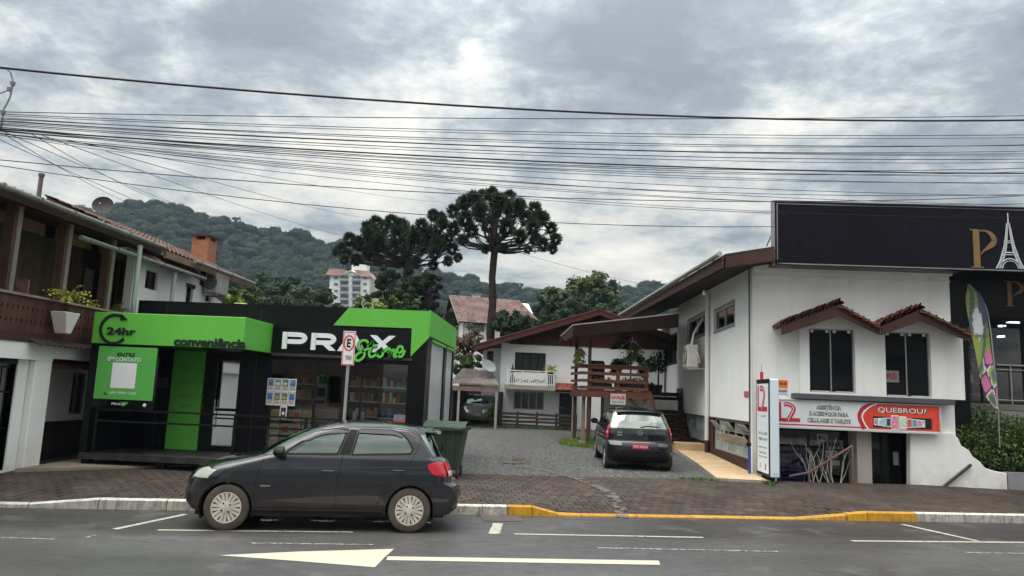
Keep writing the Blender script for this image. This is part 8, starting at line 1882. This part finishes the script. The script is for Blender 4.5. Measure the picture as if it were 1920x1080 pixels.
    return t, dict(yside=yside, Sp=Sp, patch_side=patch_side, patch_u=patch_u, strip=strip, xr=xr, hw=hw, xf=xf)
def carpaint(name, col, dirt=.0):
    m, N, L, b = nodemat(name); geo = N.new('ShaderNodeTexCoord'); sp = N.new('ShaderNodeSeparateXYZ'); L.new(geo.outputs['Object'], sp.inputs[0])
    n = N.new('ShaderNodeTexNoise'); n.inputs['Scale'].default_value = 3; n.inputs['Detail'].default_value = 6; L.new(geo.outputs['Object'], n.inputs[0])
    r = N.new('ShaderNodeMapRange'); L.new(sp.outputs[2], r.inputs[0]); r.inputs[1].default_value = .62; r.inputs[2].default_value = .20; r.inputs[3].default_value = 0; r.inputs[4].default_value = 1
    f = N.new('ShaderNodeMath'); f.operation = 'MULTIPLY'; L.new(r.outputs[0], f.inputs[0]); r2 = N.new('ShaderNodeMapRange'); L.new(n.outputs[0], r2.inputs[0]); r2.inputs[1].default_value = .3; r2.inputs[2].default_value = .7; r2.inputs[3].default_value = .3; r2.inputs[4].default_value = 1.1; L.new(r2.outputs[0], f.inputs[1])
    f2 = N.new('ShaderNodeMath'); f2.operation = 'MULTIPLY'; f2.use_clamp = True; L.new(f.outputs[0], f2.inputs[0]); f2.inputs[1].default_value = dirt
    mx = N.new('ShaderNodeMix'); mx.data_type = 'RGBA'; L.new(f2.outputs[0], mx.inputs[0]); mx.inputs[6].default_value = (*col, 1); mx.inputs[7].default_value = (.045, .032, .026, 1); L.new(mx.outputs[2], b.inputs[0])
    ro = N.new('ShaderNodeMapRange'); L.new(f2.outputs[0], ro.inputs[0]); ro.inputs[3].default_value = .24; ro.inputs[4].default_value = .8; L.new(ro.outputs[0], b.inputs['Roughness']); b.inputs['Metallic'].default_value = .0; b.inputs['Specular IOR Level'].default_value = .25
    b.inputs['Coat Weight'].default_value = .8; b.inputs['Coat Roughness'].default_value = .03; ci = N.new('ShaderNodeMapRange'); L.new(f2.outputs[0], ci.inputs[0]); ci.inputs[3].default_value = 1.0; ci.inputs[4].default_value = 0; L.new(ci.outputs[0], b.inputs['Coat Weight']); return m
car_glass = thinglass('car_glass', (.50, .58, .54), .10, .02, (.85, 1, .95))
tail_red = M('tail_red', (.40, .010, .022), .12, .1, 3, coat=.6); lens_clear = M('headlamp_lens', (.34, .35, .32), .10, .1, 6, coat=.6); tyre_d = M('dusty_tyre', (.075, .060, .052), .9, .25, 6)
hub_s = M('hubcap_silver', (.60, .55, .48), .55, .1, 6, metal=.35, dirt=.3, dcol=(.14, .10, .07), dscale=6)
Zr = .30
gol = dict(L=4.02, top=1.462, z0=.20, belt=1.0, ax=(.80, 3.265), wr=.30, track=.795, paint=carpaint('car_paint_graphite', (.0085, .0095, .014), 1.0), glass=car_glass, rear_glass=thinglass('rear_glass_pale', (.45, .52, .49), .32, .05, (.72, .8, .76)), trim=plastic_black, lip=carpaint('lip_paint', (.007, .008, .012), 1.3), gap=M('gap_black', (.004, .004, .004), .6), tyre=tyre_d, hub=hub_s, handle_m=M('handle_paint', (.02, .023, .03), .3, coat=.6),
    front=[(.18, .33), (.25, .20), (.33, .15), (.44, .13), (.54, .14), (.62, .16), (.70, .20), (.76, .27), (.82, .39), (.87, .55), (.91, .74), (.945, .90), (.968, 1.02), (.98, 1.07), (1.0, 1.12), (1.1, 1.28), (1.2, 1.46), (1.3, 1.67), (1.36, 1.83), (1.40, 1.97), (1.43, 2.12), (1.45, 2.33), (1.462, 2.62)],
    rear=[(.18, 3.74), (.24, 3.90), (.30, 3.98), (.42, 4.02), (.55, 4.03), (.62, 4.01), (.655, 3.95), (.68, 3.90), (.80, 3.88), (.95, 3.82), (1.0, 3.735), (1.15, 3.66), (1.28, 3.585), (1.33, 3.55), (1.36, 3.50), (1.40, 3.38), (1.43, 3.22), (1.45, 3.02), (1.462, 2.66)],
    width=[(.18, .74), (.24, .79), (.35, .815), (.5, .825), (.66, .828), (.80, .82), (.90, .80), (.97, .785), (1.0, .772), (1.1, .735), (1.2, .70), (1.3, .655), (1.36, .62), (1.39, .59), (1.41, .55), (1.43, .47), (1.445, .36), (1.455, .23), (1.462, .05)],
    rf=[(.2, .52), (.44, .58), (.62, .60), (.75, .58), (.9, .50), (1.0, .36), (1.36, .34), (1.462, .3)], rr=[(.2, .20), (.6, .22), (.9, .24), (1.0, .26), (1.33, .36), (1.462, .3)],
    windows=[[(1.50, 1.01), (2.22, 1.02), (2.34, 1.352), (2.16, 1.350), (1.98, 1.315), (1.78, 1.22)], [(2.42, 1.022), (3.24, 1.05), (3.27, 1.12), (3.19, 1.245), (3.08, 1.33), (2.96, 1.356), (2.50, 1.356)]],
    bpillar=[(2.245, 1.02), (2.395, 1.02), (2.475, 1.355), (2.37, 1.355)],
    visor=[[(1.70, 1.19), (1.80, 1.19), (1.99, 1.275), (2.16, 1.305), (2.34, 1.305), (2.35, 1.35), (2.15, 1.352), (1.95, 1.315)], [(2.49, 1.308), (2.96, 1.312), (3.10, 1.27), (3.13, 1.29), (3.02, 1.345), (2.94, 1.358), (2.50, 1.358)]], visor_m=M('deflector_smoke', (.06, .05, .055), .15, .1, coat=.5),
    ws=(.985, 1.37, .80), rw=(1.02, 1.31, .80), zkeys=[.985, 1.37, 1.02, 1.31], arch=(-18, 198), cab=(1.15, 3.5), mirror=(1.46, 1.0), handles=[(2.12, .80), (3.08, .825)],
    lines=[([(1.25, .985), (1.19, .80), (1.15, .60), (1.16, .31)], .007), ([(2.30, 1.02), (2.27, .80), (2.24, .60), (2.24, .31)], .007), ([(1.16, .31), (2.24, .31), (2.80, .33)], .006), ([(3.40, 1.34), (3.34, 1.12), (3.20, .86), (3.02, .70), (2.86, .52), (2.80, .33)], .007), ([(1.0, .955), (1.25, .985), (1.50, 1.0)], .006), ([(1.60, 1.04), (1.95, 1.33), (2.3, 1.385), (2.9, 1.39), (3.2, 1.36), (3.40, 1.27)], .006), ([(3.56, .93), (3.60, .70), (3.52, .60)], .006), ([(.30, .60), (.48, .56)], .006)])
ZF_ = gz
gcar, G = car('parked_hatchback', 'dark graphite hatchback parked at the kerb in the foreground', gol)
# character crease, lamps, badge, bumper details
G['strip']([(1.2, .815), (1.9, .835), (2.7, .86), (3.45, .875)], .012, .004, gol['handle_m'], 'crease')
G['patch_side']([(.30, .675), (.38, .665), (.48, .71), (.55, .79), (.50, .805), (.42, .79), (.34, .75)], .006, lens_clear, 'headlight', nz=12, nx=14)
G['patch_u'](.46, .80, .67, .78, .008, lens_clear, 'headlight')
G['patch_side']([(3.50, .93), (3.49, .88), (3.56, .79), (3.66, .755), (3.76, .75), (3.76, .95), (3.62, .955)], .008, tail_red, 'tail_light', nz=12, nx=12)
G['patch_u'](2.30, 2.62, .75, .95, .012, tail_red, 'tail_light'); G['patch_u'](2.32, 2.60, .765, .83, .016, M('reverse_lens', (.55, .45, .45), .2), 'reversing_light')
G['patch_u'](.0, .55, .33, .45, .006, plastic_black, 'grille'); G['patch_u'](0, .5, .58, .64, .006, plastic_black, 'grille')
G['patch_side']([(1.22, .585), (1.23, .60), (1.36, .60), (1.35, .585)], .004, steel, 'badge', nz=2, nx=4)
G['strip']([(.06, .30), (.2, .30), (.35, .30)], .02, .004, plastic_black, 'bumper_line')
G['strip']([(1.14, .245), (1.9, .245), (2.88, .245)], .05, .006, plastic_black, 'sill')
G['patch_u'](2.80, 3.0, .44, .54, .012, M('plate_grey', (.55, .55, .52), .4, .1, 20), 'number_plate')
# roof spoiler
mb = MB(); rows = []
for (x, z, w) in ((3.44, 1.375, .50), (3.60, 1.368, .52), (3.70, 1.352, .52), (3.71, 1.338, .52), (3.56, 1.325, .54)): rows.append([(x-.06*abs(v)**3, w*v, z-.03*v*v) for v in np.linspace(-1, 1, 13)])
mb.grid(rows); mb.build('spoiler', gol['paint'], gcar, smooth='all')
mb = MB(); mb.tube([(3.73, -.02, 1.05), (3.74, -.20, 1.10), (3.70, -.42, 1.16)], .010, 6); mb.build('rear_wiper', plastic_black, gcar)
mb = MB(); mb.tube([(1.08, .3, 1.0), (1.14, -.1, 1.035), (1.20, -.45, 1.06)], .009, 6); mb.build('wiper', plastic_black, gcar)
nO = 10.83
def on_n(px, py, n_): d = ray(px, py); o = Vector((0, 0, CAMH)); return o+d*(n_/d.dot(SN))
pf, prr = on_n(427, 947, nO), on_n(765, 951, nO)
mid_ = (pf+prr)/2; s_mid = mid_.dot(SU)
org = st(s_mid-(.80+3.265)/2, nO+.80, 0)
gcar.scale = (1, 1, 1.03); gcar.location = org; gcar.rotation_euler = (0, 0, ang)
# ---- second car: tall dark hatchback seen from behind
fox = dict(L=3.80, top=1.53, z0=.22, belt=1.02, ax=(.78, 3.25), wr=.29, track=.80, paint=carpaint('car_paint_black', (.003, .004, .008), .25), glass=car_glass, rear_glass=thinglass('rear_glass_light', (.45, .50, .47), .33, .05, (.75, .8, .76)), trim=plastic_black, lip=carpaint('lip_black', (.003, .004, .008), .3), gap=MATS['gap_black'], tyre=rubber, hub=M('hub_silver2', (.35, .36, .38), .35, .1, metal=.6), handle_m=MATS['handle_paint'],
    front=[(.2, .16), (.3, .04), (.45, .0), (.6, .03), (.75, .14), (.88, .34), (.96, .58), (1.0, .80), (1.03, .92), (1.15, 1.12), (1.3, 1.38), (1.42, 1.64), (1.48, 1.85), (1.51, 2.1), (1.53, 2.5)],
    rear=[(.2, 3.55), (.27, 3.70), (.36, 3.77), (.5, 3.80), (.62, 3.795), (.70, 3.74), (.74, 3.70), (.9, 3.69), (1.02, 3.655), (1.2, 3.58), (1.38, 3.49), (1.44, 3.45), (1.47, 3.36), (1.50, 3.15), (1.52, 2.9), (1.53, 2.56)],
    width=[(.2, .72), (.3, .80), (.5, .83), (.7, .83), (.9, .81), (1.02, .785), (1.2, .73), (1.35, .675), (1.43, .63), (1.46, .59), (1.49, .50), (1.51, .38), (1.525, .2), (1.53, .05)],
    rf=[(.2, .40), (.6, .46), (1.0, .42), (1.1, .32), (1.53, .3)], rr=[(.2, .22), (.6, .26), (.75, .22), (1.0, .20), (1.4, .22), (1.53, .25)],
    windows=[[(1.35, 1.05), (2.15, 1.06), (2.15, 1.38), (1.85, 1.37), (1.65, 1.30)], [(2.27, 1.062), (3.05, 1.10), (3.12, 1.18), (3.05, 1.33), (2.9, 1.385), (2.27, 1.385)]],
    ws=(1.05, 1.44, .8), rw=(1.04, 1.40, .86), zkeys=[1.05, 1.44, 1.04, 1.40], arch=(-18, 198), cab=(1.1, 3.35), mirror=(1.35, 1.05), handles=[(2.0, .86), (2.95, .88)], spokes=7,
    lines=[([(1.1, 1.0), (1.05, .6), (1.06, .32)], .007), ([(2.2, 1.04), (2.17, .6), (2.17, .32)], .007), ([(3.2, 1.3), (3.2, 1.0), (2.9, .7), (2.75, .34)], .007)])
fcar, G2 = car('parked_hatchback', 'black hatchback with red number plate parked by the wooden steps', fox)
G2['patch_side']([(3.42, .86), (3.48, .82), (3.57, .81), (3.56, 1.06), (3.50, 1.09), (3.44, 1.0)], .008, tail_red, 'tail_light', nz=12, nx=8)
G2['patch_u'](2.16, 2.50, .78, 1.09, .012, tail_red, 'tail_light', shear=lambda f: (2.03, 2.26-.06*f)); G2['patch_u'](2.06, 2.2, .90, .95, .016, M('lens_pink', (.6, .25, .25), .2), 'reversing_light')
G2['patch_u'](2.70, 3.0, .52, .70, .004, M('bumper_recess', (.01, .011, .014), .5), 'plate_recess', nz=5)
G2['strip']([(3.0, .74), (3.4, .73), (3.65, .72)], .008, .003, MATS['gap_black'], 'bumper_gap'); G2['patch_u'](2.3, 3.0, .725, .735, .003, MATS['gap_black'], 'bumper_gap')
G2['patch_u'](2.35, 3.0, .24, .40, .006, plastic_black, 'lower_bumper')
pm_ = M('plate_red', (.45, .03, .05), .4, .1, 20); xb = G2['xr'](.6)+.012
mb = MB(); mb.box(xb, xb+.006, -.20, .20, .555, .68); npl = mb.build('number_plate', pm_, fcar, bevel=.004)
textmesh('lettering', 'BKI·8626', (xb+.007, -.17, .585), (0, 1, 0), UZ, .34, .065, M('plate_pale', (.6, .42, .42), .5), npl, bold=.02)
xe = G2['Sp'](3, .93).x+.006; mb = MB(); mb.ribbon([(.055*math.cos(a), .055*math.sin(a)) for a in np.linspace(0, 2*PI, 28)], .010, (0, 1, 0), UZ, (xe, 0, .94), .008)
mb.ribbon([(-.035, .035), (-.012, -.002), (0, .02), (.012, -.002), (.035, .035)], .009, (0, 1, 0), UZ, (xe, 0, .945), .008); mb.ribbon([(-.046, .01), (-.02, -.042), (0, -.01), (.02, -.042), (.046, .01)], .009, (0, 1, 0), UZ, (xe, 0, .94), .008); mb.build('emblem', M('chrome', (.6, .62, .64), .2, metal=.9), fcar)
for z in (.93, .87): mb = MB(); mb.box(xe+.003, xe+.009, -.56, -.44, z-.012, z+.012); mb.build('badge', MATS['chrome'], fcar)
x_ = G2['Sp'](3, 1.1).x; mb = MB(); mb.tube([(x_+.02, .02, 1.07), (x_+.0, .20, 1.10), (x_-.0, .46, 1.09)], .013, 6); mb.build('rear_wiper', plastic_black, fcar)
G2['patch_u'](2.55, 3.0, 1.24, 1.30, -.012, M('window_writing_strip', (.5, .54, .5), .6, .5, 30), 'window_sticker') if False else None
xw = G2['Sp'](3, 1.32).x; textmesh('window_lettering', 'lava car', (xw-.03, -.42, 1.29), (0, 1, 0), UZ, .42, .07, M('soft_white', (.5, .52, .5), .6), fcar, depth=.002) if False else None
mb = MB(); mb.tube([(2.6, .0, 1.525), (2.85, .0, 1.72)], .006, 5); mb.build('aerial', plastic_black, fcar)
mb = MB(); rows = []
for (x, z, w) in ((3.30, 1.475, .55), (3.50, 1.462, .57), (3.56, 1.445, .57), (3.48, 1.42, .58)): rows.append([(x-.05*abs(v)**3, w*v, z-.03*v*v) for v in np.linspace(-1, 1, 13)])
mb.grid(rows); mb.build('spoiler', fox['paint'], fcar, smooth='all')
cc = aty(1201, 830, 18.45); az = math.radians(-88); dx_ = Vector((math.cos(az), math.sin(az), 0)); o2 = Vector((cc.x, 18.45, 0))-dx_*3.8
fcar.location = (o2.x, o2.y, gz(2.2, 20)); fcar.rotation_euler = (0, math.radians(.7), az)
# ---- pale car inside the carport
old = dict(fox); old.update(paint=carpaint('car_paint_pale', (.16, .16, .155), .4), lip=MATS.get('x') or carpaint('lip_pale', (.28, .28, .28), .4), top=1.40)
old['front'] = [(z*.92, x) for z, x in fox['front']]; old['rear'] = [(z*.92, x) for z, x in fox['rear']]; old['width'] = [(z*.92, w) for z, w in fox['width']]; old['windows'] = [[(x, z*.92) for x, z in w] for w in fox['windows']]; old['ws'] = (.97, 1.32, .8); old['rw'] = (.96, 1.29, .86); old['top'] = 1.407; old['belt'] = .94; old['zkeys'] = [.97, 1.32, .96, 1.29]; old['rear_glass'] = glass_dark
ocar, G3 = car('parked_car', 'pale dusty car standing in the dark carport', old)
G3['patch_u'](.45, .95, .60, .74, .008, lens_clear, 'headlight')
oc = aty(886, 790, 32.2); ocar.location = (oc.x-.3, 33.4, gz(-4, 33)); ocar.rotation_euler = (0, 0, math.radians(80))
# ================================================================ overhead cables
cab = M('cable_black', (.018, .016, .018), .6, .1); cabg = M('cable_grey', (.05, .05, .055), .6, .1)
def cable(a, c, r, sag, label, group=None, n=14, mat=cab, ext_=.12):
    a, c = Vector(a), Vector(c); d = c-a; a = a-d*.0; c2 = c+d*ext_; pts = [a.lerp(c2, i/n)+Vector((0, 0, -sag*4*(i/n)*(1-i/n))) for i in range(n+1)]
    if ext_: pts.append(c2+(pts[-1]-pts[-2]).normalized()*14)
    mb = MB(); mb.tube(pts, r*.8, 5); mb.build('overhead_cable', mat, None, smooth='all', label=label, cat='cable', group=group)
def CY(x, Y0=10.6, m=.2167): # plane of the pole line running along the kerb
    return None
def pl(px, py, off=0.0):   # point on the vertical plane parallel to the kerb, n = 10.6+off
    d = ray(px, py); o = Vector((0, 0, CAMH)); N_ = SN; t = (10.8+off)/d.dot(N_); return o+d*t
cable(pl(-60, 121), pl(1925, 213), .022, .32, 'thickest dark cable crossing the whole sky highest of all', mat=M('cable_thick', (.035, .02, .022), .6))
rc = random.Random(77)
left = [212, 216, 221, 224, 227, 229, 232, 234, 237, 239, 242, 244]
specs = []
# (left y, right y, radius) read along the left and right picture edges
for (ly, ry, r_, sg) in ((210, 213, .008, .12), (213, 247, .007, .15), (216, 252, .006, .2), (219, 262, .006, .2), (222, 266, .008, .22), (224, 274, .006, .2), (226, 281, .008, .25), (229, 286, .006, .2), (231, 290, .008, .25), (233, 296, .006, .2), (236, 303, .008, .25), (238, 308, .007, .3), (240, 318, .015, .25), (243, 321, .007, .3), (241, 329, .006, .3), (244, 336, .006, .3), (246, 349, .007, .35), (247, 357, .006, .3), (246, 366, .005, .35), (248, 375, .006, .35), (250, 382, .005, .3), (249, 392, .005, .3)):
    cable(pl(-40, ly-1, rc.uniform(-.3, .4)), pl(1925, ry, rc.uniform(-.3, .6)), r_, sg*rc.uniform(.7, 1.3), 'thin dark overhead cable in the dense bundle across the sky', 'bundle of thin overhead cables')
cable(pl(-30, 297, -.2), pl(1925, 352, .3), .008, .38, 'lower dark cable starting at the left edge above the timber house')
cable(pl(-30, 306, -.1), pl(1450, 425, .4), .007, .25, 'lowest long dark cable sagging towards the black roof sign', ext_=.0)
for i, (x0, y0, x1, y1, Y1, lab) in enumerate(((5, 250, 285, 395, 30, 'service cable dropping steepest behind the left house roof'), (5, 246, 440, 418, 40, 'service cable dropping towards the wooded hill'), (60, 252, 330, 385, 34, 'short service cable crossing others above the satellite dish'), (80, 254, 640, 440, 46, 'long thin service cable ending near the second pine'), (200, 284, 700, 410, 46, 'thin service cable sloping down to the pine crowns'), (0, 262, 410, 430, 38, 'faint service cable low over the left house'), (960, 470, 1240, 540, 60, 'faint cable right of the tall pine trunk'), (120, 262, 840, 380, 44, 'thin service cable ending at the tall pine crown'), (820, 355, 1450, 400, 24, 'thin cable from the pine towards the black sign'))):
    a = pl(x0, y0) if x0 < 500 else aty(x0, y0, 46 if i == 6 else 40); cable(a, aty(x1, y1, Y1), .007 if x0 < 500 else .014, .15, lab, mat=cabg, ext_=.0)
# loose wire hanging from the thick cable at the left edge
t = thing('hanging_wire', 'loose grey wire loops hanging below the thick cable at the left edge', 'wire', pl(15, 150)); w_ = M('wire_grey', (.20, .20, .21), .5)
pts = [(14, 131), (20, 136), (25, 155), (22, 168), (19, 182), (12, 196), (6, 206), (5, 222), (2, 240)]
mb = MB(); mb.tube([pl(x, y) for x, y in pts], .012, 6); mb.build('wire', w_, t, smooth='all'); mb = MB(); mb.tube([pl(19, 168), pl(0, 175), pl(-20, 178)], .009, 6); mb.build('wire', w_, t, smooth='all')
for x, y in ((24, 156), (18, 167), (6, 210)): mb = MB(); p = pl(x, y); mb.lathe([(.0, -.04), (.03, -.03), (.035, .02), (.0, .04)], p, (0, 0, 1), 8); mb.build('clamp', w_, t, smooth=True)
# power pole just outside the left edge that carries them
p = pl(-70, 300); t = thing('power_pole', 'concrete power pole just outside the left edge', 'pole', (p.x, p.y, .1)); mb = MB(); mb.tube([(p.x, p.y, .1), (p.x, p.y, 8.2)], [.18, .12], 10); mb.build('post', concrete, t, smooth=True)
# ================================================================ buildings across the street (they show in the glass)
def opp(x0, x1, h, m_, lab, band=None, Y=-7.5):
    t = thing('street_building', lab, 'building', ((x0+x1)/2, Y, 0)); mb = MB(); ws = []
    x = x0+1.2
    while x+1.4 < x1: ws += [(x, x+1.3, 1.1, 2.5)]+([(x, x+1.3, 3.9, 5.2)] if h > 6 else []); x += 3.1
    T = MB(); wall_y(T, x0, x1, 0, h, 0, .2, ws)
    mb.add([(a, Y-c, d) for a, c, d in T.v], [f[::-1] for f in T.f]); mb.build('wall', m_, t)
    for w in ws: mb = MB(); mb.box(w[0], w[1], Y-.12, Y-.1, w[2], w[3]); mb.build('window', glass_dark, t)
    if band: mb = MB(); mb.box(x0, x1, Y+.01, Y+.04, .9, 1.3); mb.build('band', band, t)
    mb = MB(); mb.box(x0-.3, x1+.3, Y-5, Y+.5, h, h+.15); mb.build('roof', dark_brown, t)
opp(-46, -24, 6.6, M('opp_cream', (.42, .37, .28), .85, .05, 1), 'cream building with orange band across the street, far left', M('opp_orange', (.5, .25, .04), .6))
opp(-23, -9, 4.2, M('opp_tan', (.34, .27, .22), .85, .05, 1), 'low tan building across the street, left of the camera')
opp(9, 26, 6.4, M('opp_grey', (.30, .29, .28), .85, .05, 1), 'grey building across the street, right of the camera')
mb = MB(); quad_sn(-60, 60, -9, -1.5, .12, mb); mb.build('far_sidewalk', concrete, kind='structure')
